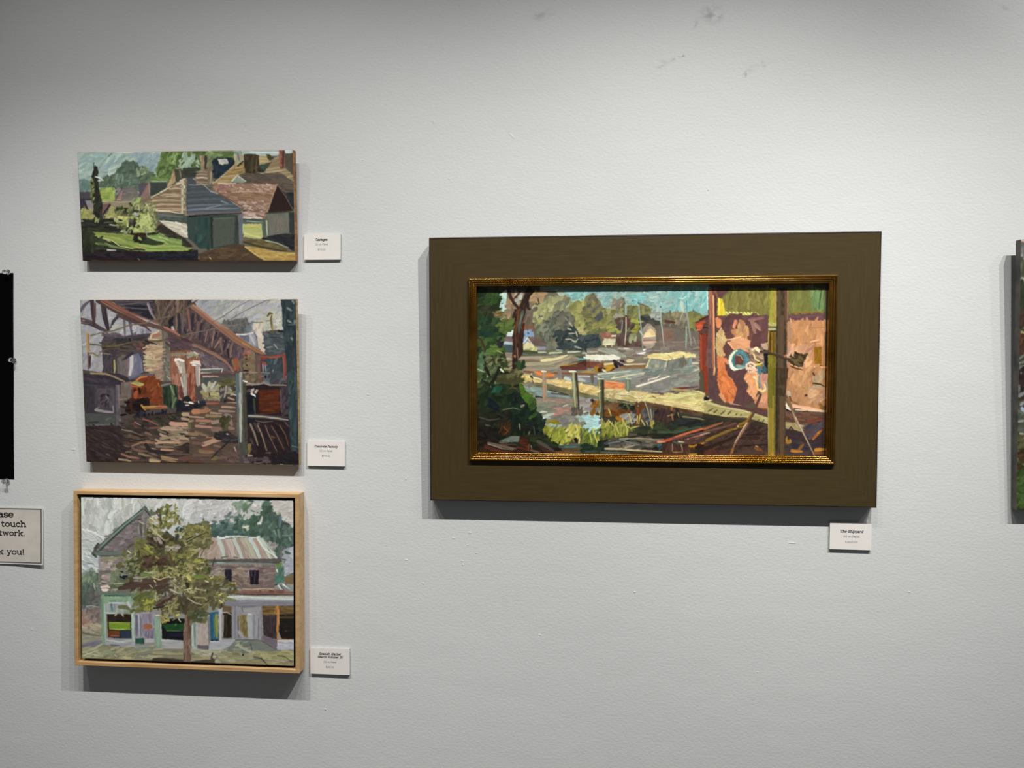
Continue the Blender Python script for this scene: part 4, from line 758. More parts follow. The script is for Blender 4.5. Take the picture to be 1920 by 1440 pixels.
    f('1400,1040 1440,960 1560,900 1560,1300 1380,1370 1390,1120', 'a2a5ae', 70, .04); d('1420,960 1550,960 1550,1290 1400,1330', 'a8abb2 989ca6 b4b6ba 8f949e', 30, 90, 44, 60, 35, hz=1.4); s('1430,1000 1490,1020', 40, '4c6258'); s('1420,1110 1400,1160', 30, '6f7f78'); s('1440,1210 1480,1200', 24, '8a9098'); s('1380,1100 1420,1105', 12, '4c504c'); s('1380,1350 1460,1340', 20, 'c4c6c0', hz=2)
    f('1280,1160 1370,1150 1360,1230 1300,1230', '64803a', 60); f('1290,1230 1400,1200 1410,1440 1270,1440', '507462', 60, .08, col2='5f8474'); s('1300,1260 1310,1290', 24, 'c4c6b8', hz=1.9)
    f('1400,1380 1560,1300 1560,1440 1420,1430', '7c6844', 30, .06); s('1390,1370 1560,1290', 12, '5c503c')
    # left gable house
    c.v('1')
    f('360,1100 440,1020 700,760 960,560 1160,400 1260,510 1300,1150 480,1140', '7b716e', 0, .05, col2='6c6262')
    d('500,1050 760,780 1040,560 1040,900 800,1060', '85787a 75696c 93858a 6a6064 7f7672', 70, 90, 34, 4, 10, hz=1.3)
    d('1060,520 1160,440 1240,520 1240,900 1080,900', '8a857e 7a7672 9a958c 6e6a66', 40, 100, 30, 80, 20); s('1100,640 1110,820', 36, '5e5856'); s('1080,600 1160,640 1160,830', 16, 'a39c92', hz=1.4); s('1060,570 1110,560', 20, '3c423c'); s('1170,650 1170,850', 30, '6a625e')
    s('380,1090 560,920 760,730 940,580 1160,390', 66, '4c5f55', hz=1.4); s('420,1050 600,880 800,700 1000,530 1150,420', 26, '7a8f80', hz=1.7); s('480,1040 700,830 900,650 1040,560', 16, '39463e'); s('1160,390 1260,500', 54, '6a736c', hz=1.4); s('1170,420 1250,510', 16, '3c4440'); s('1165,370 1200,400', 20, '4a504c')
    d('360,1060 420,960 500,920 460,1020 400,1100', '4c4a48 5c5654 6a6460', 16, 50, 24, 50, 40); s('560,830 600,820', 26, '8c6e68'); s('680,740 740,700', 30, '7c8078'); d('560,840 680,760 640,870 540,940', '6c7468 7c8478', 8, 60, 26, 50, 20)
    s('370,1095 600,1095 820,1090', 56, '68776c', hz=1.5); s('370,1100 420,1150', 40, '46564c'); s('480,1135 840,1135', 12, '4f4c48'); s('540,1070 760,1060', 14, '5c6a62')
    f('470,1150 900,1140 1100,1160 1300,1200 1300,1500 480,1500', '8d8078', 0, .05, col2='7d726c'); d('480,1150 740,1160 700,1500 490,1500', 'a4978a 92867c b4a698 7c726e 9c8c8c', 60, 80, 34, 4, 16, hz=1.4)
    f('450,1140 480,1140 490,1500 460,1500', '8f9090', 88)
    # low background left
    f('150,1420 240,1380 350,1300 420,1400 460,1500 150,1500', '7f9184', 60, .06); d('170,1400 400,1320 440,1490 170,1490', '7c9080 8ea092 6c8072 98a89a', 26, 60, 40, 60, 40)
    c.v('3')
    f('150,60 220,80 300,10 400,20 450,100 480,500 470,600 160,640', '6f7f70', 60, .08, col2='5c6c64')
    d('160,60 440,60 440,330 170,330', '78886f 667862 8a987c 586a5c 738474', 60, 80, 44, 60, 40); d('190,260 420,260 420,520 180,520', '56685e 4a5c54 667468 5c6860', 50, 90, 44, 60, 40); s('380,200 400,290', 24, 'a3a888', hz=1.6)
    d('170,520 330,520 330,680 170,660', '5c6c70 6c7a7c 4f6064', 26, 60, 44, 60, 40); d('320,300 480,300 480,560 320,560', '6a6a66 7a7874 5a5e5c 6e6660', 30, 90, 34, 60, 40); s('260,550 340,540 480,565', 12, 'a9aaa4', hz=1.8); s('270,560 330,580 400,560', 14, '8c9088')
    f('170,680 320,620 480,580 490,1010 180,960', '87796e', 20, .06, col2='8f7f70'); d('180,620 480,600 480,880 190,850', '80726c 90807a 76695f 9a8478', 50, 90, 44, 60, 40); d('170,720 320,720 320,900 170,860', 'a08272 b09080 8c7468', 14, 90, 40, 20, 30)
    d('180,830 480,830 480,990 190,960', 'a49a80 948c74 b0a68a 8c8068', 40, 130, 34, -8, 14, hz=1.3); s('190,960 330,990 480,1010', 14, '6c6a54')
    # first-floor clutter behind tree, left
    f('460,0 1000,0 1000,380 470,380', '7c746c', 0, .06, col2='6c6a62'); d('500,60 700,60 680,180 510,200', 'ab9a90 9c8c84 bcaaa0 8c807c', 24, 90, 30, 4, 14, hz=1.4)
    f('740,0 830,0 830,60 740,60', '2c3234', 0); f('770,80 900,70 890,150 780,140', '20283a', 0, .05); s('740,70 900,65', 16, '7c8c88', hz=1.5); d('640,0 740,0 760,180 660,180', '748466 66784e 86946c', 16, 70, 30, 50, 40); f('920,10 1110,0 1040,120 910,160', '8c8684', 80)
    d('800,130 960,120 940,260 640,280 620,230', '667454 78845c 566444', 40, 110, 26, 10, 25, hz=1.3); s('640,250 740,200 900,180', 20, '5a6a44'); s('440,205 520,210 800,190', 14, '8c9276', hz=1.7); s('690,210 850,190', 10, 'c0c29c', hz=2); s('500,190 560,200', 16, '4a4640')
    s('500,255 590,240 620,260', 40, 'd4bcb0', hz=2.2); s('520,295 600,295', 50, 'dcc6bc', hz=2.2); s('510,272 600,268', 8, '8a6c60'); s('520,325 590,330', 12, 'c4b0a8', hz=1.8)
    f('480,330 1300,330 1300,500 470,500', '6f8068', 0, .08, col2='5f7260'); s('480,360 700,355 900,370', 34, '64786a'); s('510,385 700,390 880,390', 14, '364c3c', hz=1.4); d('640,290 760,280 740,330 660,320', '9ca08c b0b29c 7c8068', 8, 50, 18, 20, 40, hz=1.6)
    # shopfront green frame
    f('490,390 1000,400 1000,480 560,490 560,1170 500,1160', '7b9b7c', 86, .07, col2='8aa888'); s('520,400 530,800 540,1160', 60, '7c9c7c', hz=1.3); s('500,430 510,800', 10, '5f7f60'); s('560,430 860,440', 40, '84a284', hz=1.3); s('550,520 560,1100', 14, 'a8bcae')
    f('560,490 990,480 990,650 560,650', '9aa2a0', 0, .05, col2='8c9694'); s('610,500 870,500', 12, 'd8dcd4', hz=1.9); s('900,490 940,560', 34, 'b8beb2', hz=1.5); s('590,530 590,640', 40, 'a0a49e'); s('650,520 660,610', 34, '5f7c84', hz=1.2); s('700,520 700,590', 24, '7f9298'); s('570,655 740,655', 16, 'c6ccc0', hz=1.7)
    f('580,670 950,670 960,1060 600,1030', '322820', 0, .08, col2='3c2e22'); f('605,790 940,800 945,910 780,915 610,880', '7c9a14', 0, .06, wob=.5, col2='6c8c0e'); s('620,895 760,910 940,905', 14, 'a0b83c', hz=1.8); s('620,800 780,808 940,802', 14, '92ac30', hz=1.5)
    f('600,915 780,930 775,1010 600,1020', '74401c', 0, .08); s('640,1005 780,1010', 10, 'a88470', hz=1.6); s('600,1020 760,1025', 8, '8c3018'); f('780,930 950,915 960,1050 790,1035', '3c4458', 88, .06, col2='2f3c54')
    s('800,560 740,600 720,680 700,700', 30, 'a7a890', hz=1.7); s('800,620 830,700', 44, 'a0a08a', hz=1.6); s('780,560 880,560 930,600', 60, '6c7048', hz=1.3); s('860,640 950,650', 44, '8c9470')
    f('950,600 1010,600 1010,1170 970,1170', '8fa896', 88, .06, col2='a3b8a8'); s('975,640 985,1150', 24, 'a8bcae', hz=1.3)
    f('1010,660 1320,640 1310,1110 1030,1110', '8b8690', 88, .07, col2='9a939c'); s('1040,700 1040,1000', 40, '6a6a80'); s('1070,680 1090,1030', 24, 'a8a6a8'); s('1100,700 1100,1040', 16, '76738c'); s('1180,660 1180,860', 60, '8e8494'); s('1240,660 1250,800', 40, '7e7484'); s('1130,650 1270,650', 16, 'a89cac')
    f('1145,845 1200,820 1280,840 1285,880 1240,910 1160,905', 'a0623c', 20, .08, wob=2); s('1180,930 1290,930', 34, '85748c'); d('1170,900 1300,900 1300,1040 1170,1040', '7c7288 8e8494 6c6478', 14, 90, 24, 80, 10)
    f('1020,1050 1150,1030 1150,1130 1020,1130', '2e5a4c', 10, .07); s('1140,1040 1145,1130', 14, '1e4a3c'); s('1030,1040 1150,1035', 8, '8aa096')
    f('1310,700 1400,720 1430,1190 1320,1190', '8ba290', 88, .07, col2='7c967f'); s('1350,780 1370,1180', 50, '86a38a', hz=1.3); s('1410,800 1430,1100', 12, 'b8c6ba', hz=1.5)
    f('1420,740 1780,740 1770,1080 1430,1050', '20242a', 0, .08, col2='15181e'); f('1430,830 1560,820 1770,820 1770,900 1740,930 1500,930', '235a28', 0, .07, wob=1, col2='1c4c22'); s('1500,925 1740,935', 10, '6c7a4c', hz=1.4); s('1570,990 1760,1000', 60, '23253a'); s('1640,840 1650,820', 20, '4c7c4c', hz=1.5)
    # sills / pavement
    f('560,1040 980,1050 1020,1180 560,1160', 'a3a4a2', -4, .05, col2='8f9296'); s('590,1070 760,1100 840,1110', 24, 'b8bab6', hz=1.6); s('600,1060 960,1050', 20, '8c8e98'); s('640,1150 780,1150', 24, '66637c'); s('740,1110 960,1080', 18, 'b4b4ae'); s('580,1165 980,1190', 16, 'b4b4b0', hz=1.5)
    f('1170,1050 1310,1050 1310,1110 1170,1110', 'b0acae', 0); f('1430,1070 1760,1080 1760,1210 1430,1200', 'a5a4a2', 0, .05, col2='98989a'); s('1440,1080 1760,1085', 16, 'b8b6b4', hz=1.5)
    f('170,1010 500,1030 500,1180 170,1260', '8f8d8c', 12, .05); f('170,1140 500,1060 510,1110 340,1200 170,1240', '77757e', 14, .06); f('180,1000 500,1020 500,1070 330,1080 180,1110', '8f8f78', 10, .06, col2='9c9c80')
    f('170,1240 500,1140 900,1180 1300,1200 1900,1210 1900,1420 170,1400', '8c876a', 4, .07, col2='7f7c64')
    d('190,1200 1300,1190 1300,1400 200,1390', '8c8a68 9a9674 7c785c a3a07c 86846c', 110, 150, 34, 14, 20, hz=1.3)
    for p, w, col in [('210,1260 400,1200 500,1140', 34, 'a3a57c'), ('230,1310 400,1240 450,1230', 20, 'b0b28c'), ('260,1270 400,1300 520,1320', 14, 'b4b694'), ('400,1240 520,1310', 20, 'aaac80'), ('500,1280 700,1260', 34, '8f9c74'), ('240,1350 460,1370', 34, '8a946c'), ('850,1340 960,1345', 34, 'b0ac78'), ('700,1300 740,1330', 12, 'b8b898'), ('1020,1200 1280,1180', 40, '7c8878'), ('1060,1290 1280,1240', 40, '7f866e'), ('1310,1220 1440,1210', 30, 'a4937c'), ('1300,1270 1740,1290', 40, '9c9672'), ('1260,1330 1440,1320', 26, 'a8a07a'), ('500,1370 760,1370', 24, '94986c'), ('190,1380 400,1385', 16, 'a49a84')]: s(p, w, col, hz=1.6)
    f('1260,1410 1290,1350 1500,1350 1740,1370 1900,1400 1900,1430', '4a4132', 0, .07, col2='3f3a2a')
    # right building
    c.v('2')
    f('250,860 440,780 1010,790 1180,920 1320,1085 1240,1105 130,1100 100,1000', 'a79c90', -75, .06, col2='97897e')
    for x0, x1, col, w in [(380,480,'ab9488',60),(460,540,'b0b8ac',60),(520,600,'a08a7e',50),(590,680,'b0a294',70),(680,790,'aab4a8',56),(740,850,'9c8878',50),(800,930,'a59a86',60),(860,970,'a3a48c',50),(920,1050,'b0bcb2',54),(980,1110,'a58c7c',50),(1040,1200,'b2b8a6',54),(1090,1290,'a8b4a4',44)]: s(f'{x0},815 {(x0+x1)//2+8},940 {x1},1085', w, col, hz=1.4)
    s('1020,800 1110,940 1300,1080', 16, 'c0d0c6', hz=1.9); s('1100,800 1200,940 1290,1020', 14, '8a9088'); s('450,780 480,800 600,795', 26, 'c3cec6', hz=2); s('560,775 760,770 880,775', 20, 'bcc8c0', hz=1.9); s('900,790 1000,790', 18, 'b4beb6', hz=1.8); s('1020,790 1050,770', 34, 'b4c4ba', hz=1.9); s('560,805 680,800', 10, '5f6860'); s('500,1080 600,1060', 18, '66685a'); s('680,1075 740,1080', 20, '6c6a60')
    d('130,960 420,860 420,1090 150,1090', 'a89684 b4a494 9a8674 a48c7e', 36, 110, 30, 50, 30, hz=1.3)
    f('280,1105 1320,1095 1380,1130 1280,1185 280,1160', '5a5450', 0, .06, col2='665e5a'); s('290,1165 700,1160 1000,1165 1280,1175', 24, '7c8a82', hz=1.5); s('440,1150 560,1155', 14, '8aa094')
    f('300,1180 1280,1190 1280,1440 320,1440', '7c6b66', 0, .06, col2='6f5e5c')
    d('320,1190 1270,1200 1270,1440 340,1440', '8c7a72 7a6864 9c8a7e 6c5a58 846c6c', 130, 80, 26, 3, 8, hz=1.3); d('680,1230 880,1230 880,1440 680,1440', 'a09080 8f8070 887468', 36, 90, 24, -6, 16, hz=1.4); d('340,1230 540,1230 540,1400 340,1400', '9c9484 8c8474', 24, 80, 26, 4, 14)
    f('550,1250 650,1250 650,1440 550,1440', '2c2834', 88, .06, col2='373444'); s('660,1260 665,1440', 16, '8c8084'); f('905,1260 1040,1260 1040,1440 910,1440', '2a222e', 88, .06); s('930,1270 935,1440', 20, '4c4450'); s('985,1270 990,1440', 14, '4c4256'); s('880,1250 1050,1248', 16, '917f7c', hz=1.4); s('890,1270 895,1440', 14, 'a09090')
    c.v('4')
    f('540,0 1250,0 1250,170 800,190 560,130', '7c6c62', 0, .06, col2='70605a'); d('680,0 890,0 890,150 700,150', '8c7c6c 7c6a5c 9c8a78 6c5a50', 30, 80, 22, -20, 16, hz=1.3); d('1040,0 1250,0 1240,150 1050,130', '7a6a66 8c7a72 6c5c5a', 20, 90, 24, 4, 8)
    f('550,0 640,0 640,80 550,60', '2b2733', 88); f('900,0 1025,0 1020,125 905,120', '261e2a', 88); s('965,10 965,110', 20, '443a4c'); s('900,128 1040,122', 8, '8c7c7c', hz=1.5)
    f('1250,0 1390,0 1370,80 1260,120', '4c7866', 60, .07); f('1400,60 1530,0 1530,110 1410,110', '7a6340', 20); f('1240,200 1290,120 1400,110 1530,150 1530,220 1250,220', '8a8880', -45, .08)
    s('1300,130 1350,200', 24, 'b8bcb8', hz=1.8); s('1330,130 1390,200', 14, '4c5454'); s('1370,120 1460,185', 20, 'c8ccc8', hz=2); s('1400,110 1480,180', 10, '3c4444'); s('1430,140 1520,200', 30, '7f8c84'); s('1260,125 1300,120', 14, '2c3c38')
    f('680,250 800,190 1240,185 1530,220 1530,270 1240,265 1000,270 760,265', '7d5c50', 0, .08, col2='8c6c60'); s('800,185 960,190 1100,180 1240,190', 14, 'bfa280', hz=1.9); s('780,215 920,215 1060,220 1220,215', 24, '8f685c', hz=1.4); s('700,255 1000,265 1530,265', 14, '4c342e'); s('1180,210 1240,220', 24, '7a4438'); s('1040,200 1060,230', 20, '7a4438')
    f('520,330 560,285 760,280 1000,290 1530,290 1530,350 760,345 600,340', 'a6ada6', 0, .05, col2='b0b4ae'); s('580,300 800,300 1100,320 1520,335', 20, 'b8beb6', hz=1.5); s('700,330 1530,345', 14, '9ca4a4')
    f('560,345 1530,350 1530,440 1080,430 1080,900 640,900 640,440 500,440', '86828a', 0, .05, col2='7c7882'); s('760,400 1060,390', 60, '837f88'); s('1100,390 1530,390', 60, '7f7c86')
    f('500,420 640,430 640,520 520,520', '6f5c3c', 0); f('510,530 640,520 640,880 510,880', '302a20', 88, .1, col2='3c301c'); s('600,560 600,860', 24, '2c2414'); s('560,560 560,860', 12, '4c4020'); s('510,520 570,515 650,560', 14, 'b0a2a0', hz=1.5); s('520,560 515,870', 24, '8c8484')
    f('640,440 720,440 720,900 650,900', '8e8a92', 88, .05); s('690,420 690,890', 20, '7a7680'); f('720,440 1060,430 1060,900 730,900', '8d8a8e', 88, .05, col2='98959a')
    f('790,440 1010,440 1010,540 800,540', '928f90', 0, .05); s('785,445 800,510', 16, '6c6a70'); s('800,440 1000,440', 12, '6c6870')
    f('740,560 860,550 870,880 820,860 760,780', '786638', 80, .07, col2='8c7c4c'); f('850,550 930,540 940,900 880,900', 'a2a7a2', 88, .04, col2='94999a'); s('880,540 920,545', 24, 'b4bcb6'); s('960,560 960,880', 30, '85868e'); s('1010,590 1000,880', 20, 'a39ea2'); s('1020,600 1015,880', 10, '605c66'); s('730,580 740,880', 12, '5a5458'); s('750,800 800,870', 50, '9a9694')
    f('1070,430 1530,420 1530,560 1080,560', '6c5228', 0, .08, col2='7c6436'); s('1080,530 1280,535', 18, '8c6c2c', hz=1.4); f('1080,560 1280,550 1280,900 1180,880 1090,840', '44373a', 88, .06, col2='4e3f3f'); f('1310,560 1530,550 1530,900 1350,890 1310,800', '30281f', 0, .08, col2='241f1a'); s('1330,590 1530,590', 34, '54442c'); s('1320,550 1530,545', 8, '1e1a14'); s('1400,780 1430,785', 10, '5c5450', hz=1.4)
    s('1290,430 1300,600 1290,760 1300,900', 34, 'b87830', hz=1.6); s('1270,440 1250,520 1300,560', 14, 'a8742c'); s('1310,480 1315,700', 12, 'c88c4c', hz=1.6); s('1290,905 1400,900 1520,905', 12, '8c6434')
    f('1060,880 1090,840 1290,910 1290,1055 1080,930', '746a72', -20, .05); f('1290,910 1530,905 1530,1050 1290,1055', 'a7a6b0', 0, .05, col2='b4b3b8'); s('1300,920 1520,925', 24, 'c0bcb8', hz=1.6); s('1310,940 1420,960', 10, '8c8a90'); s('1300,1020 1520,1030', 40, 'a3a5b0')
    s('1060,920 1180,990 1290,1060', 14, '5c565e'); s('1280,1060 1530,1055', 10, '5e5c58')
    f('330,520 470,500 470,920 340,910', '2d6584', 88, .06); s('350,560 360,880', 50, '2c5c80'); s('385,560 400,870', 24, '3c7c74'); s('425,560 430,880', 44, '8c8a3c', hz=1.2); s('400,620 410,860', 16, '5c8444'); s('350,915 460,915', 20, '1e2226'); s('320,560 330,860', 16, 'a8b4c0')
    f('450,420 510,420 500,980 460,980', 'a9a8a8', 88, .04); s('480,430 480,960', 24, 'b0b0b0'); s('495,540 495,880', 10, 'a08c80')
    f('140,640 300,620 310,980 150,990', 'a89890', 88, .04, col2='b0a298'); f('150,980 310,990 310,1050 160,1030', '6a6266', 0); f('300,600 330,560 340,920 320,980 310,900', '70787a', 88); f('70,620 150,620 150,1040 50,1040', '8c9c94', 88, .05, col2='a0aca4'); s('110,680 120,1000', 20, '6f7f78'); s('80,700 80,1000', 14, 'b0bcb2')
    f('330,920 470,920 510,910 690,900 690,920 560,1040 500,1060 310,1060', 'a4a6a8', 0, .04, col2='989a9c'); s('340,935 470,940', 12, 'b8b8b8', hz=1.5); s('510,1060 640,980 700,920', 12, '7c8080')
    f('560,1060 700,900 1060,920 1290,1060 1230,1100 960,1100 700,1100', '7a7f74', 4, .05, col2='6f766c'); d('700,920 960,920 900,1080 640,1080', '7c8474 8c9480 6c7468', 26, 110, 34, 20, 25); s('700,910 1000,905 1060,920', 10, '4f5052'); s('740,990 860,1060 950,1090', 34, 'a39f84', hz=1.6); s('700,990 750,960', 24, 'a4a48c', hz=1.5); s('910,970 930,1060', 12, '44483c', hz=1.6)
    f('40,1060 310,1060 560,1080 900,1110 1290,1065 1530,1060 1530,1300 0,1250', '8d855f', 0, .06, col2='999270')
    d('60,1060 1520,1090 1520,1290 60,1240', '8c8460 9c9470 7c7656 a8a27c 948c66 8a8c6c', 150, 150, 30, 0, 12, hz=1.3)
    d('1000,1080 1520,1070 1520,1200 1080,1160', '9c9862 a8a472 8f8a58', 26, 150, 30, -4, 8); d('60,1050 480,1060 500,1140 100,1150', 'a4a080 8f9478 aaa68c', 26, 130, 24, -6, 10, hz=1.4)
    s('970,1150 1060,1170 1120,1230 1160,1270', 14, '4c4636', hz=1.5); s('1290,1130 1380,1140 1500,1220', 14, '5a5440', hz=1.4); s('960,1150 1040,1180', 24, '6a6450'); s('800,1125 808,1105', 20, '2a261e', hz=1.6); s('1360,1210 1400,1215', 8, 'c8b888', hz=2)
    f('50,1220 100,1205 370,1180 420,1230 420,1250 50,1245', '4e4334', 0, .07); s('370,1100 350,1170 390,1190', 24, '4f4838'); s('390,1200 440,1150', 14, '3c3428'); s('400,1170 430,1180', 20, '94947c'); s('430,1220 480,1240', 60, 'a0a08a', hz=1.4)
    # the tree
    c.v('3')
    f('1790,660 1880,640 1880,1400 1850,1430 1760,1420 1760,900', '76604e', 86, .09, col2='8c7464'); s('1800,700 1830,900 1800,1380', 34, '8f7462'); s('1850,700 1860,1000', 24, '6c5444'); s('1860,1090 1850,1200 1840,1280', 20, 'a38a80', hz=1.4)
    c.v('4'); f('0,560 60,540 70,800 40,1000 50,1240 0,1240', '7c6250', 86, .08, col2='6a5040'); s('30,600 40,800', 30, '66493a'); s('40,900 20,980', 14, '9c8478')
    c.v('1')
    f('1260,760 1400,840 1500,740 1700,900 1900,740 1900,1440 1000,1440 900,1240 1060,1000 1220,900', '4e4a32', 30, .1, col2='5c5638')
    base = '1240,520 1380,420 1420,390 1560,340 1640,460 1680,560 1900,640 1900,1440 1100,1440 820,1380 760,1260 880,1180 800,1110 820,1050 960,950 1100,880 1180,830 1230,700'
    d(base, '70703c 5f6034 7f7e44 4c4c2c 666242 58503a', 230, 90, 40, 50, 60, curve=.5, hz=1.2)
    c.v('3')
    body3 = '560,140 900,20 1300,0 1900,0 1900,700 1760,660 1560,740 1400,760 1280,700 1200,600 1000,640 940,600 1040,420 1200,330 900,280 700,300'
    d('900,100 1900,0 1900,640 1560,720 1400,700 1300,600 1200,420 900,240', '66603e 5a5638 72704a 4c4630 625040', 170, 90, 36, 40, 60, curve=.5)
    d('780,220 1300,120 1560,100 1560,260 1000,300', '5c4638 66503e 4c3c30', 40, 120, 34, 8, 15); s('780,270 1000,240 1300,200 1560,120', 60, '5a4438')
    c.v('4')
    d('0,0 400,0 560,60 720,120 700,220 560,300 560,420 460,420 300,500 260,640 60,640 0,560', '65603c 5a5434 706c44 4a4430 5e5040 787448', 190, 90, 40, 40, 60, curve=.5, hz=1.1)
    c.v('2')
    d('0,700 80,620 200,620 260,560 360,620 330,760 380,800 340,900 180,960 140,1040 240,1100 340,1180 330,1440 0,1440', '66663a 5a5a34 767444 4a4830 6c6440', 130, 90, 40, 30, 60, curve=.5, hz=1.1)
    # branches
    c.v('1'); s('1520,1020 1580,1180 1640,1320 1700,1420', 26, '6a4a34', hz=1.3); s('1640,1270 1680,1120 1720,980', 24, '5a4030', hz=1.3); s('1380,560 1400,620', 30, '6a4a34'); s('1340,440 1380,520', 20, '5c4c3c'); s('1420,400 1420,540', 20, '5f6a50'); d('1200,860 1460,900 1480,1000 1260,980', '3a3424 4a3c2c 5c4c3c', 26, 80, 34, -35, 25); d('1120,1120 1500,1140 1480,1280 1140,1300', '4c3828 5c4434 443428 6c5440', 40, 70, 34, 10, 40)
    d('1320,840 1440,880 1420,940 1320,900', '9c8c80 8c7c74', 6, 70, 34, -40, 20); d('1480,980 1700,960 1680,1060 1520,1060', 'a09880 b0a894 8c8470 6a5c50', 20, 70, 26, 10, 30, hz=1.6)
    d('1660,700 1740,690 1740,800 1640,860', '4a5a54 3c4c48 5f6f68', 10, 60, 30, 60, 30); s('1640,900 1700,760', 16, '2f3c34')
    c.v('3'); s('1360,540 1500,460 1620,380', 44, '5a3a30', hz=1.3); s('1300,580 1440,560 1500,510', 20, '2c2620'); s('1420,450 1600,350', 20, '6c6258', hz=1.5); d('1620,420 1880,420 1880,640 1640,620', '565034 4a4430 686244', 50, 70, 30, 60, 40)
    s('1790,660 1810,520 1860,480', 30, '5c4638')
    # highlights on leaves
    def dh(q, cols, n, L, w, *a, **k):
        cols = ' '.join('%02x%02x%02x' % tuple(int(v * 255 * .74 + m * .26) for v, m in zip(hx(x), (100, 92, 62))) for x in cols.split())
        d(q, cols, int(n * .62), L, w * .85, *a, **k)
    c.v('1')
    dh('1430,340 1680,340 1680,560 1600,680 1440,680 1430,480', '8c9434 7c8430 a0a444 6f7a38 b0b05a', 60, 60, 30, 40, 60, curve=.6, hz=2)
    dh('1230,520 1350,520 1420,760 1340,820 1230,760', '9c9c5c 8a8a4c b4b47a 74743c c0be8c', 46, 70, 22, -30, 35, curve=.5, hz=2.1)
    s('1300,740 1380,810 1460,890', 20, 'b4ac88', hz=2.2); s('1240,545 1310,570', 16, 'c8c894', hz=2.2)
    dh('980,880 1200,880 1220,1000 1360,1100 1160,1120 960,1040', '848434 6c7434 74743c 929244 5c642e', 60, 80, 30, -20, 40, curve=.5, hz=1.6); dh('1180,980 1300,980 1420,1140 1340,1160 1200,1040', 'a8a838 9c9c34 b8b44c', 16, 80, 26, -35, 20, hz=2)
    dh('820,1040 1060,1040 1060,1180 860,1200', '8a9460 a0a878 bcc09c 6a7440', 40, 60, 24, 40, 55, curve=.6, hz=1.9); s('900,1050 950,1090', 20, 'c4c49c', hz=2.2); s('530,1190 620,1170 830,1140', 30, '8a8858', hz=1.4)
    dh('640,1260 1060,1240 1060,1430 660,1430', '6f8058 88987a 5a6c44 98a886 9ca468', 60, 60, 26, 40, 55, curve=.6, hz=1.8)
    dh('1300,1280 1900,1280 1900,1440 1120,1440', '9c9c48 888a40 b0ae60 747838 c0be7c', 100, 60, 26, 20, 60, curve=.6, hz=1.9)
    dh('1560,1060 1880,1060 1880,1290 1640,1290', '8c9038 7c8434 a4a44c 6a7038 90a050', 70, 60, 26, 40, 60, curve=.5, hz=1.7)
    dh('1690,760 1900,700 1900,960 1720,960', '84844c 6c6c3c 9c9c64 4c4a30 c0bc90', 60, 60, 24, 20, 60, curve=.6, hz=1.9)
    dh('1760,620 1880,620 1880,740 1780,740', '7c8050 949464', 14, 44, 20, 40, 60, hz=1.8); s('1720,560 1760,590', 40, '7c8c6c'); s('1830,630 1860,640', 14, '848468', hz=1.6); dh('1240,420 1340,430 1340,520 1260,500', '5c6c4c 6c7c54', 12, 50, 30, 50, 40)
    dh('1130,1380 1400,1370 1400,1440 1110,1440', 'a0a464 8c9450 b8ba80', 14, 90, 20, 5, 20, hz=1.8)
    c.v('2')
    dh('0,620 340,620 380,700 300,760 0,780', '8c8a38 747434 9c9848 b0ac60 5c5c30', 70, 70, 26, 10, 50, curve=.5, hz=1.8); dh('0,760 360,740 340,900 160,960 0,960', '78763c 8c8848 a4a060 4c4a2c c0b884', 70, 90, 22, 25, 25, curve=.5, hz=1.9)
    s('0,860 140,780 280,720', 12, '2e2a1c'); s('0,820 100,770', 12, '2a281c'); s('30,580 40,620', 16, '7c7c50'); s('240,520 250,570', 24, '6a6c50'); s('270,570 320,580', 24, '5c6460'); s('180,590 200,620', 24, '54605c'); s('200,1060 250,960 300,930', 14, '5e5a48'); s('370,1200 410,1080', 16, '4c4838'); s('250,1040 300,1010', 16, '8c7c60')
    dh('0,960 160,960 160,1060 60,1100 0,1080', 'a09c48 c4bc70 7c7838', 26, 60, 20, 30, 40, hz=2)
    dh('20,1090 280,1090 300,1240 200,1240 30,1240', 'a8a44c c0b868 8c8840 d0c884 74703c', 46, 50, 24, 40, 60, curve=.6, hz=2.1); s('130,1130 200,1120', 50, '9a9838', hz=1.6); s('30,1180 80,1240', 50, 'a08c60', hz=1.4); s('270,1240 300,1280', 44, '55682c'); dh('0,1260 120,1280 100,1440 0,1440', 'b8b058 a09c44 7c7838', 26, 50, 24, 30, 50, hz=2); s('120,1350 280,1350', 50, '6f8434', hz=1.5); s('380,1370 420,1400', 14, 'b4b068', hz=2)
    c.v('3')
    dh('1320,60 1900,0 1900,320 1620,340 1560,140', 'b0ac5c 9a983c c4c07c 84843c d0cc94 6c6838', 110, 60, 20, 20, 60, curve=.6, hz=2.1)
    s('1300,110 1400,140 1500,100', 18, 'c0bc70', hz=2.2); s('1310,150 1340,190', 16, 'd0cc8c', hz=2.2); s('1550,290 1680,350', 14, 'c8b898', hz=2.2); s('1560,150 1720,300', 16, 'a09080', hz=1.8); s('1780,300 1900,270', 14, 'd0cc98', hz=2.2); s('1820,200 1830,260', 60, '3a382c'); s('1240,220 1290,270', 14, 'c8c088', hz=2); s('990,120 1150,110 1290,70', 12, 'b8b888', hz=2.1); s('1150,20 1290,40', 10, 'c8c8a0', hz=2.1); f('1110,30 1280,50 1260,90 1090,100', '6f8048', 8)
    dh('1040,340 1340,320 1280,600 1150,640 960,620', '66702c 5a6428 74802f 7c8838', 90, 90, 40, 50, 40, curve=.4, hz=1.4); dh('1140,460 1320,440 1280,600 1160,600', 'a4a838 8c9034 b8b84c', 30, 50, 26, 40, 50, hz=2); s('1200,490 1290,480', 50, 'a0a02c', hz=1.8); dh('1020,560 1120,560 1120,640 1020,640', 'a09c44 8c843c', 10, 50, 12, 50, 40, hz=2)
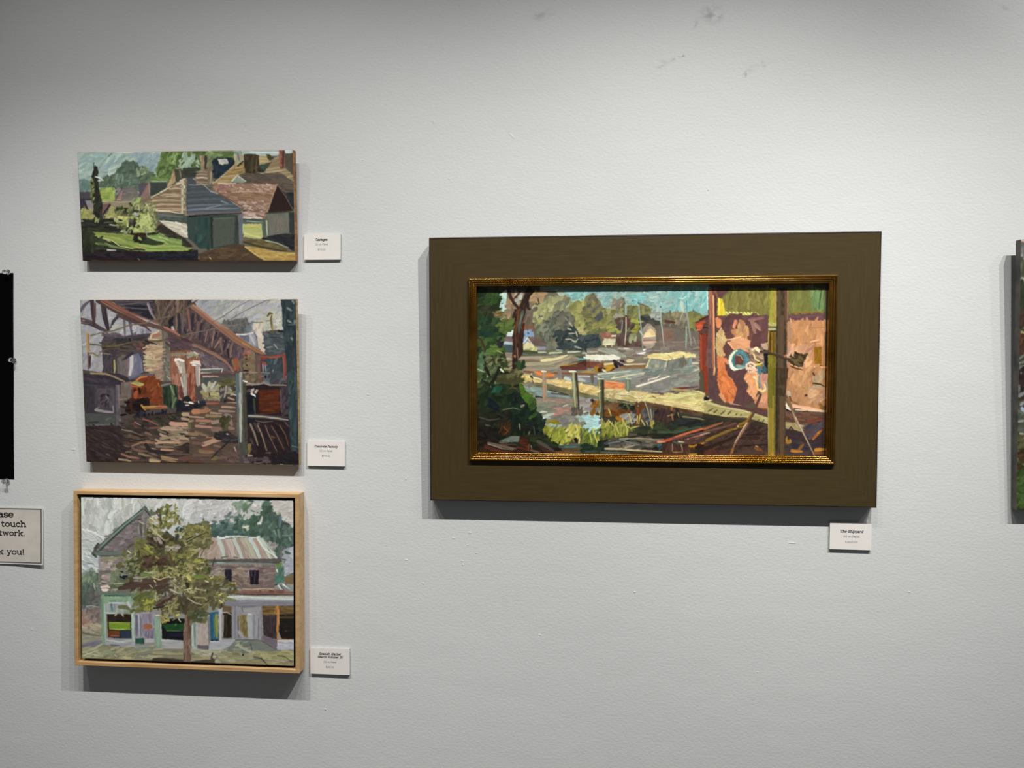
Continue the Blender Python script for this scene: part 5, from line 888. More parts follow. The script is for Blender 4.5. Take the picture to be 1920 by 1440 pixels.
    dh('1310,380 1380,380 1380,480 1320,480', 'b4b460 c4c480', 8, 60, 12, 60, 30, hz=2.1); s('1340,330 1330,440 1350,480', 12, 'b0b068', hz=2); dh('960,320 1060,320 1040,400 960,400', 'b0b488 94a06c 6a7c4c', 10, 50, 16, 60, 40, hz=1.8)
    dh('1480,500 1680,400 1700,660 1640,760 1420,800 1400,640', '9a9440 8c883c b4ac5c 74703a c8c07c', 100, 50, 20, 50, 60, curve=.5, hz=2.1); dh('1400,700 1560,680 1540,820 1420,820', 'c8b84c b4a43c dcc860 8c7c30', 30, 50, 16, 40, 40, hz=2.3); s('1335,690 1400,695', 20, 'd0c8a8', hz=2.2); s('1690,750 1720,790', 20, 'c0bc84', hz=2); s('1660,690 1700,680', 34, 'c4b84c', hz=2.1)
    c.v('4')
    dh('0,0 560,0 560,60 700,100 560,200 500,160 300,60 0,80', '78743c 8c8848 a49c58 5a5634', 60, 70, 26, 20, 50, curve=.5, hz=1.8); dh('0,160 140,160 140,240 0,240', 'ccc478 b8b060 dcd490', 16, 50, 16, 40, 60, hz=2.2); s('20,0 60,60', 50, 'b8b060', hz=1.8); s('140,20 260,10', 50, '6c8430'); s('340,30 380,20', 20, 'b4ac60', hz=2); s('270,70 310,90', 24, 'bcb888', hz=2); s('640,100 700,95 690,120', 12, 'c0b468', hz=2.1); s('120,180 280,210', 14, 'b0a880', hz=1.9); s('100,300 260,310 290,350', 14, 'b4a868', hz=2); s('10,310 120,380 220,410', 16, 'b8ac90', hz=2); s('340,350 200,460', 12, '8c8850', hz=1.8)
    dh('420,240 560,240 560,420 440,400', 'a49c50 8c883c c0b878 747038', 30, 60, 20, 50, 50, hz=2); s('470,350 520,380', 16, 'c8c074', hz=2.2); s('460,270 500,250', 16, 'c8c074', hz=2.2); s('560,320 700,340', 40, '7a8454', hz=1.4)
    dh('40,500 260,500 260,640 60,640', '4c5c38 3e4c30 5c6c44', 34, 70, 36, 20, 40)
    return c
def paint_shipyard():
    c = Canvas(888, 524, 1560, 866, '5c5648', 44, {'1': (880, 515, 8.0), '2': (1100, 515, 8.0), '3': (1320, 515, 7.529), '4': (880, 690, 7.783), '5': (1100, 690, 7.783), '6': (1320, 690, 7.529)})
    f, s, d = c.f, c.s, c.d
    # sky
    c.v('2')
    f('-700,150 1840,150 1840,640 1000,640 200,560 -700,420', '84a6a4', 30, .06, col2='8ca6a2')
    d('0,160 1830,160 1830,600 950,560 580,400 200,500 0,400', '80aaac 93b4ba 74a8ae a4b4b4 84aebc 9ab8bc', 150, 120, 44, 40, 45, curve=.5, hz=1.4)
    d('1200,200 1830,200 1830,600 1300,560', '78b0b6 6aa6ae 90bcbe 80acb0', 70, 130, 36, 70, 25, hz=1.6); d('660,300 960,290 900,420 680,420', '70b0b6 80b4b8 62a4ae', 16, 120, 30, -5, 20, hz=1.5)
    s('1380,350 1440,360 1500,320', 14, 'b8dce4', hz=2.1); s('1810,200 1815,520', 24, 'a8d4e0', hz=1.6); s('1420,420 1440,560', 50, 'a8bcb8', hz=1.4); s('720,360 800,420', 16, '94bec2', hz=1.9)
    c.v('1')
    d('400,260 570,260 560,560 430,540', 'a4c8cc b4d0d0 94bcc4 c0d4d0', 26, 80, 50, 75, 25, hz=1.4); d('1290,240 1500,250 1480,360 1320,340', '8cacac 9cb4b0 a8b8b0', 14, 90, 40, 40, 40)
    d('1480,260 1830,260 1820,380 1560,430 1480,320', '78b0b4 8ebec2 6ca6ae', 30, 110, 36, 30, 40, curve=.6, hz=1.6); s('1820,280 1830,350 1780,400', 16, 'c0dce0', hz=2.1)
    # distant trees mid
    f('560,240 1300,250 1350,320 1480,360 1560,430 1720,400 1840,270 1900,360 1940,400 1940,1160 780,1160 560,900', '75705e', 50, .07, col2='6c6c62')
    d('880,260 1150,250 1120,420 900,460', 'b09468 a48a68 8c7866 b89c74 94806c', 26, 90, 50, 40, 40, hz=1.3); d('560,300 720,260 760,500 700,640 580,640', '8c7468 9c8c74 a08864 b0986c 7c7068', 36, 80, 44, 60, 50, hz=1.3); d('640,250 800,250 800,440 680,420', '94989c a4a8a4 8c7c74 bcc4bc', 12, 80, 30, 60, 30, hz=1.3)
    d('880,460 1100,430 1000,760 840,780', '6c6458 7c7064 5c5448 84746c', 50, 90, 44, 60, 50); s('900,520 1010,460 1130,430', 28, '4a443e', hz=1.3); s('1030,360 1045,440', 16, '3c3c34')
    d('1100,360 1480,340 1560,640 1180,700 1040,520', '86886a 7c806c 6f7468 94946c 9ca07c', 90, 85, 50, 60, 50, curve=.5, hz=1.3)
    d('980,460 1260,440 1200,820 1000,820', '9ca070 8c9464 a8ac80 7c8060 b0b48c', 44, 80, 40, 60, 50, curve=.6, hz=1.7)
    d('1300,560 1560,560 1700,900 1300,900 1180,700', '6c7068 5c645c 7c7c70 4c5452 686454', 90, 90, 46, 55, 45, curve=.5, hz=1.2)
    d('1000,760 1300,760 1500,900 1400,1140 1150,1100', '6a7468 56645e 7c8476 4c5854 8c8c7c', 70, 90, 40, 65, 45, curve=.5, hz=1.3)
    d('1300,880 1700,760 1940,900 1940,1150 1400,1150', '38444a 46525a 2f3c40 566064 3c4c4c', 120, 110, 50, 30, 50, curve=.4)
    d('1510,440 1740,400 1800,760 1680,840 1560,640', '8c8e58 9a9c64 7c8050 a4a468 6c7048', 60, 90, 46, 60, 45, curve=.5, hz=1.6); d('1740,420 1940,380 1940,740 1760,760', '6c6c54 7c7858 5c5c50 847c54', 60, 90, 46, 50, 50); d('1720,280 1900,300 1900,480 1740,440', '84866a 7c7c64', 14, 80, 40, 70, 25)
    d('1640,780 1940,740 1940,900 1700,880', '8c9058 a4a070 6f7440 b0a880', 30, 110, 30, 10, 25, hz=1.6); d('1700,720 1780,680 1780,790 1720,800', 'a4ac60 8c9450', 6, 60, 30, 50, 30, hz=1.7)
    for p in ('1450,970 1530,965', '1540,980 1590,1010 1630,960', '1600,860 1620,930', '1500,885 1580,880', '1480,810 1530,830', '1500,720 1550,780'): s(p, 24, 'a0a694', hz=2)
    s('1590,1080 1680,1110', 30, '8c9898', hz=1.7); s('1440,640 1480,690', 24, '7c8478'); s('1450,500 1500,430', 14, '94b0b4', hz=1.6)
    # white/blue houses behind trunk
    f('520,840 660,830 660,930 560,930', 'bcd0d8', 10, .04); s('540,860 640,870', 30, 'c8dadc', hz=1.5); f('510,930 650,920 650,1020 520,990', '7c6c74', 0); f('490,1000 650,1010 650,1070 500,1060', '9cb0c0', 0); s('520,1020 640,1050', 24, 'a8bccc'); f('480,1050 640,1050 650,1160 520,1150', '48606c', 0, .06)
    f('500,1160 660,1170 650,1260 560,1260', '8a8480', 20); d('390,1000 500,960 520,1260 420,1260', '5c6454 6c6c60 8c847c', 16, 80, 34, 60, 40)
    f('800,830 960,810 970,930 900,1010 790,1040', '7c98c0', 88, .05, col2='8ca4c8'); s('880,870 895,890', 26, '4c6494'); s('815,890 830,920', 24, '5c74a0'); d('820,740 960,760 960,820 840,830', '7c6458 8c5c48 6c6458', 10, 60, 30, 60, 40); s('870,770 900,830', 14, '94503c')
    f('870,940 900,930 960,930 1150,1020 1140,1080 1020,1070 960,1060', '71625f', -20, .05, col2='7c6a68'); f('780,1080 860,1010 900,1010 1010,1100 1020,1140 830,1160', 'd0c8a4', 60, .05, col2='c4c0a0'); s('780,1080 870,950 960,1060', 14, 'd8d0c8', hz=2); f('1010,1080 1150,1080 1150,1130 1020,1130', '9094a8', 0); d('800,1110 1010,1080 1010,1140 830,1160', '9ca878 b0b488', 10, 50, 30, 40, 40)
    # water/near bank left part
    f('760,1160 1940,1130 1940,1230 1500,1220 800,1240', '6c7468', 0, .05, col2='5c645c'); s('830,1150 1030,1170', 44, '505a3c'); s('1040,1165 1150,1165', 26, 'a8b0a0', hz=1.7); s('1200,1180 1390,1165', 30, 'b4b89c', hz=1.8); s('1480,1165 1660,1155', 26, 'b8bca8', hz=1.8); s('1700,1180 1940,1160', 24, 'b0b0a4', hz=1.8); s('1310,1130 1400,1135', 16, 'a8acac')
    f('380,1250 1100,1220 1560,1200 1660,1260 1300,1420 900,1440 380,1440', '8a8270', 0, .05, col2='9c9480'); s('390,1260 640,1265', 20, 'c0a898', hz=1.6); s('760,1250 1080,1250', 44, 'a8988c', hz=1.5); s('1080,1290 1300,1270 1470,1210', 40, 'cfcaa0', hz=1.8); s('780,1290 1060,1300', 34, '7c7060'); s('820,1350 1200,1330 1500,1250', 50, 'a49c88'); s('800,1390 1300,1370', 34, '8c8678'); s('1500,1300 1640,1290', 24, '7c8084'); d('380,1280 640,1280 640,1440 400,1440', '8c7c64 9c8c70 6c6454', 20, 80, 30, 10, 20)
    s('1630,1270 1740,1265 1840,1280', 30, '649ca0', hz=1.5); s('1360,1380 1500,1350 1660,1320', 24, 'a87a3c', hz=1.6); f('1560,1400 1640,1320 1740,1290 1850,1300 1940,1360 1940,1440 1300,1440', '58342e', -5, .08, col2='6c4034'); s('1310,1410 1380,1400', 34, 'b0a498'); s('1850,1420 1940,1380', 30, 'b07c24'); s('880,1430 1040,1436', 16, '9c6c34')
    s('1760,1210 1940,1230', 40, 'd4d4c8', hz=1.8); s('1720,1240 1940,1290', 24, 'dcdcd4', hz=2)
    # centre: shoreline
    c.v('2')
    f('0,380 100,270 200,420 260,520 420,500 380,400 560,340 600,480 760,480 800,420 940,480 980,600 1100,560 1230,600 1400,560 1500,600 1600,530 1740,620 1820,600 1700,900 1680,1200 0,1150', '6f6e5c', 40, .07, col2='646458')
    d('0,300 200,420 260,540 420,520 440,800 0,800', '74705a 808058 6c6c5c 5c5c58 8c8a5c', 80, 90, 46, 50, 50, curve=.5, hz=1.2); d('150,520 560,520 560,640 200,640', '8a8c5c 7c8058 9a9870 6c7050', 30, 90, 44, 30, 40, hz=1.3); d('370,360 560,340 560,500 400,500', '8c8478 7c7468 a0988c 74746c', 20, 70, 36, 40, 50)
    d('0,560 440,600 440,880 0,860', '80844c 8c8c54 6c7048 989a5c 5c6050', 60, 90, 44, 40, 45, curve=.5, hz=1.3); d('100,500 240,560 220,660 120,640', '4c5258 5c6060', 10, 70, 40, 60, 30)
    d('320,760 480,760 600,830 600,870 320,860', '94984c 848c44 a0a45c', 20, 80, 34, 20, 30, hz=1.6); d('560,480 940,480 960,640 680,700 580,640', '70744c 7c8054 60643f 8c8c5c 585c48', 60, 90, 46, 40, 50, hz=1.3); d('660,660 800,660 800,720 680,720', 'a0a050 94984c', 8, 90, 34, 0, 15, hz=1.6); d('640,760 780,760 780,860 680,850', '94943c 84883c a09c48', 12, 70, 36, 40, 40, hz=1.5)
    d('440,640 700,640 720,960 560,960', '504a48 5c5050 443f40 6c4840 60584c', 40, 90, 44, 60, 40); s('600,640 620,760', 44, '6c4440'); d('800,640 1080,640 1100,760 840,780', '4c4c4c 3f4244 585654', 30, 90, 40, 10, 40); s('820,640 900,680', 34, '383a3c'); s('920,640 1060,700', 34, '46484a')
    d('960,540 1100,560 1100,660 980,640', '8c9490 7c8480 a8b4b4 5c605c', 16, 60, 34, 40, 50, hz=1.4); d('1140,600 1560,580 1680,900 1240,1000 1160,760', '706c60 7a7468 605c54 84807c 6c7058 8a8a74', 110, 110, 46, 50, 45, curve=.4, hz=1.2); d('1220,590 1400,570 1380,700 1240,700', '807c60 948c70 706c5c', 24, 80, 36, 60, 40); d('1540,540 1740,620 1700,800 1560,760', '787c48 6c7044 88884c', 40, 80, 44, 50, 45, hz=1.2); s('1190,700 1320,720', 44, '5c3c38'); s('1380,560 1440,560 1400,680', 16, '9c9c80', hz=1.8)
    d('400,600 540,600 520,640 420,640', 'a4a49c 94948c', 6, 80, 30, -10, 20, hz=1.4); s('1030,660 1090,680', 40, '8c9898', hz=1.5)
    # farther shore houses
    f('200,880 300,860 400,900 400,960 240,960', '96655a', -10, .06, col2='a4746a'); s('380,920 490,915', 24, 'd0c4b8', hz=2); f('230,1040 260,960 440,960 420,1060 380,1060', 'b4b498', -5, .05, col2='c4c4ac'); s('240,1050 400,1050', 14, 'd8d4bc', hz=1.9); s('280,1060 290,1100', 24, 'bcb4a0'); s('390,1040 370,1100', 14, 'ccc4a8')
    f('440,900 700,920 820,1000 820,1100 480,1090 440,1000', '5c4844', 20, .08, col2='685450'); d('640,900 740,900 740,1010 640,1000', '8c9478 a0a488 788060', 12, 70, 34, 60, 40, hz=1.4)
    f('0,900 130,900 200,960 220,1060 60,1140 0,1140', '32424a', 30, .06, col2='3f4e54'); d('0,900 200,920 210,1060 60,1130 0,1140', '3c4c54 2c3a40 4a5a5e', 26, 90, 40, 20, 30)
    f('840,820 900,730 960,740 1040,830 1040,960 1020,1060 960,1110 850,1060 830,960', '9c8c84', 0, .05, col2='a89c90'); s('850,880 900,780 940,750', 34, '8c8884', hz=1.3); s('870,900 970,790', 24, 'a39a98', hz=1.5); f('860,900 960,800 1030,870 1030,920 860,930', 'c8b48c', 20, .05, wob=1.5, col2='d4c49c'); s('850,940 1030,920', 14, 'e0ccac', hz=1.9); s('850,990 1020,980', 16, '8c5c54'); s('850,1020 1040,1010', 34, 'c4aca0', hz=1.5); s('870,1060 1010,1050', 24, 'a89490'); s('900,1100 980,1090', 30, '98908c')
    f('1060,760 1700,860 1690,1140 1060,1100', '756c68', 60, .05, col2='6c6664'); d('1140,840 1300,860 1300,980 1160,1000', '84645a 8c6c60 706460', 16, 90, 44, 30, 40); s('1160,1010 1690,1010', 14, '8c847c'); d('1060,1010 1690,1010 1690,1150 1060,1130', '7c706c 706864 887c78', 40, 130, 40, 3, 12)
    # masts
    s('585,460 590,600', 34, '94a8a8', hz=1.4); s('590,640 590,860 570,1060', 16, 'c4c0b0', hz=1.9); s('535,690 530,800 510,880', 14, '94a098', hz=1.7); s('780,400 790,600 820,820 840,1100', 16, '90a8ac', hz=1.8); s('775,410 780,440', 20, '3c5c64'); s('800,850 830,900', 24, 'b4bcb8', hz=1.6); s('1108,490 1115,700 1140,900 1160,1080', 14, 'a4b4b4', hz=1.8); s('1108,480 1108,495', 16, '3c444c'); s('1500,400 1500,560', 12, '3c88a4'); s('1500,560 1530,780 1570,1060', 26, '8c9490', hz=1.6); s('1495,780 1490,1120', 24, '88a094', hz=1.6); s('1600,940 1640,1060', 14, '8c908c'); s('890,400 895,410', 24, '7c9094'); s('690,390 700,400', 14, '3c5c74'); s('770,400 820,440', 14, '7c949c')
    # water + boats
    f('0,1100 500,1080 1100,1130 1690,1150 1690,1440 0,1440', '817b74', 0, .04, col2='756f6a'); d('500,1100 1680,1150 1680,1300 500,1260', '7c746e 8c847c 706a66 908a7c', 60, 140, 34, 0, 12)
    f('150,1130 200,1100 300,1100 440,1130 590,1200 600,1240 500,1240 300,1190', '8f968c', -14, .04, col2='9ca298'); f('0,1200 200,1200 400,1200 510,1250 480,1280 200,1290 0,1270', 'cfd2c8', -3, .04, col2='dcdcd4', wob=2); s('380,1210 510,1250', 12, 'e4e4dc', hz=2); s('20,1160 160,1160', 34, '9c9c94'); s('60,1300 200,1310', 34, '94a09c')
    s('480,1110 700,1130', 24, 'a39c98', hz=1.5); s('560,1105 640,1110', 12, 'd0c8c0', hz=1.9); s('740,1170 800,1190 870,1195', 16, 'ccc8d4', hz=1.9); s('750,1165 960,1140', 24, '948c98'); s('850,1130 890,1120', 24, 'd4d0d4', hz=1.9); s('790,1190 880,1170', 24, 'e8e4e8', hz=2); s('780,1200 860,1205', 8, '4c4450')
    f('900,1230 960,1190 1200,1180 1400,1150 1500,1170 1650,1190 1630,1240 1400,1250 1200,1290 1080,1250 920,1250', 'ccc088', 6, .05, wob=2, col2='d8cc98'); s('1000,1190 1240,1190 1400,1150', 16, 'e0d4a0', hz=2); s('940,1250 1100,1260 1200,1290 1340,1260', 12, 'd8cca0', hz=2); s('1210,1200 1300,1260', 8, '94885c')
    s('860,1250 920,1240', 20, 'b4ac90', hz=1.5); s('480,1300 900,1260', 24, '8c8468'); d('420,1300 600,1290 560,1390 440,1380', '4c3c48 3c2c34 5c4448', 10, 70, 34, -40, 30); s('470,1300 560,1340', 12, 'b4a8b4', hz=1.8); s('620,1300 700,1290', 50, 'c4b898', hz=1.8); s('560,1350 880,1340', 20, 'd4c4a0', hz=1.8); f('500,1370 900,1360 880,1440 500,1440', '8c6038', 0, .07); f('0,1300 180,1310 260,1340 240,1440 0,1440', '7c4a3c', -30, .08); s('60,1440 180,1350 260,1310', 34, '8c5c3c'); s('100,1440 180,1380', 24, 'b07c1c'); f('260,1350 420,1330 430,1440 270,1440', 'b0882c', 0, .07); s('270,1345 410,1335', 34, 'cfc090', hz=1.8); s('420,1340 480,1430', 34, '241824')
    f('940,1260 1200,1300 1560,1250 1590,1440 860,1440', '7c8480', 86, .06, col2='8c948c'); s('950,1270 870,1430', 24, 'b4b494', hz=1.7); s('920,1350 900,1400', 24, 'ccc0a0', hz=1.6); s('1040,1370 1030,1430', 34, 'b4a884', hz=1.6); s('1070,1370 1060,1430', 20, 'c0b890', hz=1.6); s('1200,1320 1160,1430', 24, 'b8b0b0', hz=1.7); d('1220,1290 1500,1270 1500,1430 1220,1430', '64706c 74807c 6c645c 8c8c88', 36, 120, 34, 80, 12); s('1560,1240 1580,1360', 24, '7c98a0', hz=1.5); s('1330,1430 1600,1370', 34, '8ca49c', hz=1.4); s('1600,1330 1680,1330', 40, 'bcb0ac', hz=1.6); s('1620,1380 1680,1400', 40, 'a4988c')
    # --- lower centre
    c.v('5')
    f('0,0 1640,0 1640,300 1200,380 950,380 500,330 0,250', '858480', 8, .04, col2='79797e')
    f('0,20 130,0 440,0 380,40 60,70 0,60', '54301c', 0, .08, col2='7c5010'); s('0,60 90,40 160,0', 24, 'b08420', hz=1.5); s('290,30 360,10', 44, 'b48c2c', hz=1.4)
    f('130,80 600,30 860,10 820,120 600,160 400,180 280,190 120,140', '8a9490', 6, .05, col2='98a4a0'); s('60,100 300,80 620,50', 12, 'd4d0bc', hz=2); s('240,30 280,60', 34, 'c0c4bc', hz=1.8); s('0,120 150,110', 40, '84909c'); s('60,110 120,200', 30, '686458')
    f('640,160 860,100 1640,30 1640,280 1400,290 1100,390 960,380 700,320 640,260', '7f7e7c', 8, .05, col2='8b8a84'); d('660,170 1620,80 1620,270 1000,380 700,310', '84827f 76757c 8f8d84 7c7c80 8c9490', 110, 130, 40, 12, 14)
    s('360,160 560,120 860,70', 14, 'd4ccac', hz=2); s('400,130 360,165', 16, 'c8c09c', hz=1.8); s('730,270 900,220 1210,120', 26, 'dcd4cc', hz=2.1); s('900,190 900,165 1030,140 1150,10', 14, 'd4ccc8', hz=2.1); s('820,90 870,0', 24, 'bcbc98', hz=1.7); s('1010,80 1020,0', 30, 'c4bc94', hz=1.7); s('1290,20 1640,0', 14, 'a8b8b4'); s('1480,60 1640,20', 34, 'bcb4ac', hz=1.7); d('860,10 1600,0 1620,60 900,120', '788480 8c9494 6c7c78', 30, 110, 34, 20, 20)
    s('1240,310 1480,285', 34, '7c2f28', hz=1.6); s('1480,290 1630,270', 24, '6c4848'); s('960,370 1140,380 1280,340', 34, '6f5658')
    f('260,190 400,190 560,230 550,320 260,290', 'cc7a4c', -6, .06, col2='d88c5c'); s('270,195 540,225', 12, 'e0a880', hz=1.8)
    # plank walk
    f('0,230 160,260 250,300 540,310 860,360 1000,390 1200,400 1640,330 1700,480 1868,560 1868,670 1640,640 1000,520 850,490 700,500 240,430 0,380', 'b8ae7e', -10, .06, col2='c4b888')
    d('0,240 160,270 160,400 0,370', 'd0c090 bcac78 dccc9c a89868', 20, 90, 26, -20, 20, hz=1.9); d('250,310 860,370 850,480 260,430', 'c4b488 b0a478 d0c49c 9c9068', 50, 100, 30, 10, 40, hz=1.7); d('860,400 1640,350 1860,580 1860,660 1000,510', 'bcb47c c8c08c aca470 d0c48c b0a870', 90, 170, 30, 5, 25, hz=1.6)
    for p, w, col in [('1240,310 1500,340 1640,360', 34, 'a09468'), ('1200,440 1500,390 1620,380', 30, 'c4c48c'), ('1010,500 1300,520 1620,600', 30, 'd0b48c'), ('1560,610 1700,540', 12, 'd8cc98'), ('480,410 640,380', 20, 'd4ccb0'), ('490,400 600,400', 8, '4a5048'), ('560,430 700,470', 30, 'b0a468'), ('1760,620 1860,590', 14, '6c6848'), ('830,470 900,400', 14, 'd0c48c'), ('960,410 1000,430', 12, '7c7448'), ('1380,520 1700,460', 20, 'c8c48c'), ('720,330 860,360 980,410', 14, 'bca468')]: s(p, w, col, hz=1.9)
    # posts
    f('160,170 250,170 260,720 210,700 170,600', '5c6048', 88, .1, col2='74785c'); s('180,190 185,400 195,640', 34, '8c9070', hz=1.5); s('160,155 240,155', 24, 'b8c4bc', hz=2); s('240,180 245,720', 24, '3f3428', hz=1.3); f('570,150 650,150 650,330 580,330', '6f7f70', 88, .07, col2='7c8c7c'); s('590,150 640,155', 24, 'a8b4a8', hz=1.8); s('620,180 620,320', 24, '8ca48c')
    # below walk
    f('0,390 700,510 720,540 1240,600 1868,680 1868,900 1400,930 900,960 500,940 0,900', '4a4840', -6, .08, col2='3c4038')
    d('0,400 300,440 720,520 700,560 300,500', '7c8060 6c7054 8c8c6c', 20, 150, 24, -10, 8, hz=1.4); f('700,510 850,500 1240,560 1868,680 1868,740 1300,640 850,580', '5c4430', -8, .07, col2='6c5440'); d('0,450 160,470 160,640 0,620', '8c8c90 7c7c80 a4a49c', 16, 110, 34, 10, 20); s('70,490 130,500', 50, '34363f')
    d('80,500 190,500 190,660 90,660', '7c5420 6c4818 5c3c20', 12, 70, 40, 60, 30); d('260,500 500,520 500,620 270,640', '68583c 7c6448 54482c 8c5c3c', 24, 90, 34, 10, 25); d('500,530 720,560 720,620 510,640', '28301e 343c24 1c2418', 16, 90, 34, 10, 20); s('590,540 620,600', 34, '5c6448')
    d('270,620 620,620 600,720 280,720', '84501c 704418 90581c 5c3c18', 26, 100, 34, -10, 20, hz=1.4); d('480,680 720,660 720,800 520,800', '8c8c90 7c7c84 9c9c9c', 24, 80, 34, 30, 30); s('450,730 540,780', 60, 'a86c1c'); 
    d('720,520 850,530 820,820 730,800', '6c3c20 8c5028 4c2c1c 7c4820', 24, 130, 24, 85, 10); d('800,590 1000,600 960,820 820,800', '5c6064 4c4c50 74747c 3c3c3c', 26, 90, 34, 60, 30); d('1000,600 1340,640 1340,840 1000,800', '3c2c2c 4a3434 2c2424 54403c', 50, 110, 34, 70, 30); s('1240,580 1240,620', 34, 'a06448'); s('1240,680 1260,760', 34, '8c5c3c'); d('1300,700 1868,740 1868,860 1200,920', '2c3430 343c38 24282c 3c3c44', 70, 130, 40, 5, 15); s('1400,710 1600,730 1780,770', 20, '8c8058', hz=1.5); s('1180,700 1260,680', 16, '9c8058', hz=1.5); s('1330,650 1345,710', 16, '9c8448', hz=1.5)
    # bright water patches & grasses
    d('0,690 170,690 170,820 60,960 0,940', 'a0c8d0 8cb8c4 b4d4d8 9cc4cc', 36, 110, 30, 5, 20, curve=.5, hz=1.9); d('160,760 260,780 260,860 170,860', '7c7c84 8c8c8c 6c6c70', 10, 60, 34, 40, 40)
    d('0,960 260,840 500,860 760,860 700,960 400,1020 200,1100 0,1100', '4c5824 5c6c28 3c4420 6c7c30 74842c', 110, 90, 30, 70, 25, hz=1.2)
    d('200,820 620,780 620,920 460,980 240,960', '8c9440 7c8838 a0a050 6c7830 b0a850', 80, 90, 20, 70, 22, hz=1.8); d('0,980 180,960 180,1100 0,1100', '7c8c38 8c9c48 606c2c', 26, 80, 24, 80, 20, hz=1.7)
    for p in ('170,620 240,780', '320,600 360,700', '620,670 660,830', '420,820 470,960', '520,750 600,900 580,950', '100,850 140,960 190,1090', '90,900 130,1090', '320,760 400,860', '590,850 640,880 770,845', '780,680 760,820', '740,700 735,820', '800,760 860,860'): s(p, 18, 'b4b068', hz=2.2)
    for p in ('850,500 900,640 940,820', '930,600 950,760', '880,860 850,980', '910,900 900,950', '940,850 990,950', '1050,790 1120,890', '1040,930 1050,900', '870,780 900,850'): s(p, 14, 'a4a07c', hz=2.1)
    d('900,780 1000,770 990,860 920,850', '9c9448 b0a458 8c8440', 12, 50, 24, 60, 40, hz=1.8); d('1000,820 1160,820 1160,940 1020,940', '3c4c28 4c5830 303c24', 26, 90, 34, 60, 30)
    d('740,860 1868,860 1800,960 1100,960 800,960', '2c3828 384830 444c38 303428', 70, 120, 34, 10, 20)
    s('205,170 208,400 218,700', 84, '565a44', hz=1.2); s('182,190 185,400 200,640', 30, '8c9070', hz=1.6); s('238,190 240,420 248,720', 22, '3a3226', hz=1.2); s('150,158 245,158', 26, 'bcc8c0', hz=2)
    s('612,170 612,330', 70, '6f7f70'); s('600,190 602,320', 22, '90a48c'); s('580,155 648,158', 24, 'a8b4a8', hz=1.8)
    # lower bank: dark timber, rails
    f('0,1100 300,1040 900,960 1868,860 1868,1290 0,1290', '2b2d28', 0, .08, col2='3c3028')
    d('0,1090 420,1080 420,1240 0,1240', '1f2c28 2a3a34 34443c 242c24', 60, 120, 34, 10, 20); d('300,1040 1080,1010 1100,1180 340,1180', '5c5850 6c685c 4c4844 7c746c 444c4c', 70, 130, 34, 6, 14, hz=1.3); s('480,1035 740,1025 1060,1045', 14, 'a09c84', hz=1.8); s('320,1100 520,1060 780,1120', 16, '6c8490', hz=1.2); s('560,1160 700,1130', 24, '9c9888', hz=1.6); s('270,1180 500,1185 700,1200 1120,1225', 26, 'b4b094', hz=1.9); s('100,1220 400,1240 700,1240', 34, '465c64'); s('640,1240 1140,1250', 40, '3c2c20'); s('960,1190 1010,1150 1050,1190', 16, '1e1a1c')
    d('1040,1090 1160,1080 1160,1180 1060,1190', '3c6470 4c7480 2c4854', 14, 70, 24, 70, 30); f('1100,1060 1868,900 1868,1060 1640,1120 1500,1290 1100,1290', '4e352c', 10, .1, col2='42302a'); d('1140,1080 1500,1040 1640,1080 1500,1260 1180,1280', '54382c 644434 48302a 5c463c 3c2c26', 60, 90, 26, 80, 20, hz=1.3); s('1250,1110 1250,1220', 14, 'a08470', hz=1.6); s('1380,1110 1400,1220', 14, 'a08470', hz=1.6); s('1280,1080 1400,1110', 24, '4c5c60'); s('1340,1075 1440,1085', 18, 'ccb89c', hz=2); s('1260,1230 1400,1225', 12, '9c7c64')
    s('1040,940 1300,940 1600,870 1740,840', 30, '446048', hz=1.3); s('1040,1080 1200,1050 1500,940 1868,840', 40, 'b0563c', hz=1.7); s('1040,1075 1140,1080', 30, 'cc8c74', hz=1.9); s('1300,1000 1600,910 1868,830', 14, 'cc7454', hz=1.8); s('1260,1040 1700,940 1868,900', 24, '6c5050'); s('1440,1050 1600,1000 1780,950', 24, 'a4746c', hz=1.5); s('1660,975 1770,940', 16, 'b4948c', hz=1.7); d('1420,1060 1868,930 1868,1040 1500,1120', '5c423c 6c4c44 4c3a38', 40, 100, 30, 20, 14); s('1520,1150 1700,1100 1868,1020', 26, 'b07c20', hz=1.6); s('1500,1140 1680,1150', 30, 'a4741c', hz=1.5); s('1500,1260 1620,1250', 20, 'a4841c'); d('1640,1120 1868,1060 1868,1270 1650,1270', '2c1c18 3c241c 482c20', 40, 100, 30, 10, 20); s('1640,1150 1620,1280', 24, '2c2420')
    # red boathouse wall edge
    c.v('2')
    f('1690,880 1830,860 1830,1440 1700,1440', '8a3c24', 88, .08, col2='9c4a2c'); s('1720,900 1720,1430', 40, 'a44c2e', hz=1.5); s('1790,900 1790,1430', 44, '7c3424'); s('1750,900 1760,1430', 12, '8c3c28')
    f('1620,720 1740,660 1830,600 1840,860 1800,900 1700,880 1640,820', '6c4a40', 30, .08, col2='5c3c38'); f('1620,740 1760,690 1790,700 1740,760 1640,780', 'b04a2c', 18, .07, wob=2); f('1640,760 1740,740 1740,820 1660,830', 'c0563c', 0, .06, wob=2); s('1650,830 1700,835', 12, 'd88c7c', hz=1.8); s('1700,680 1820,620', 24, '542424', hz=1.4); s('1740,800 1820,790', 16, '3c2028'); s('1720,890 1810,910', 34, '4a2c28'); s('1830,540 1840,640', 24, '3c3c44')
    f('1825,200 1920,200 1920,1440 1830,1440 1840,900', '7c5040', 88, .06, col2='6c4c4c'); s('1870,220 1880,700 1880,1430', 50, '745054', hz=1.2); s('1850,240 1845,600', 24, 'a45c40', hz=1.3)
    c.v('3')
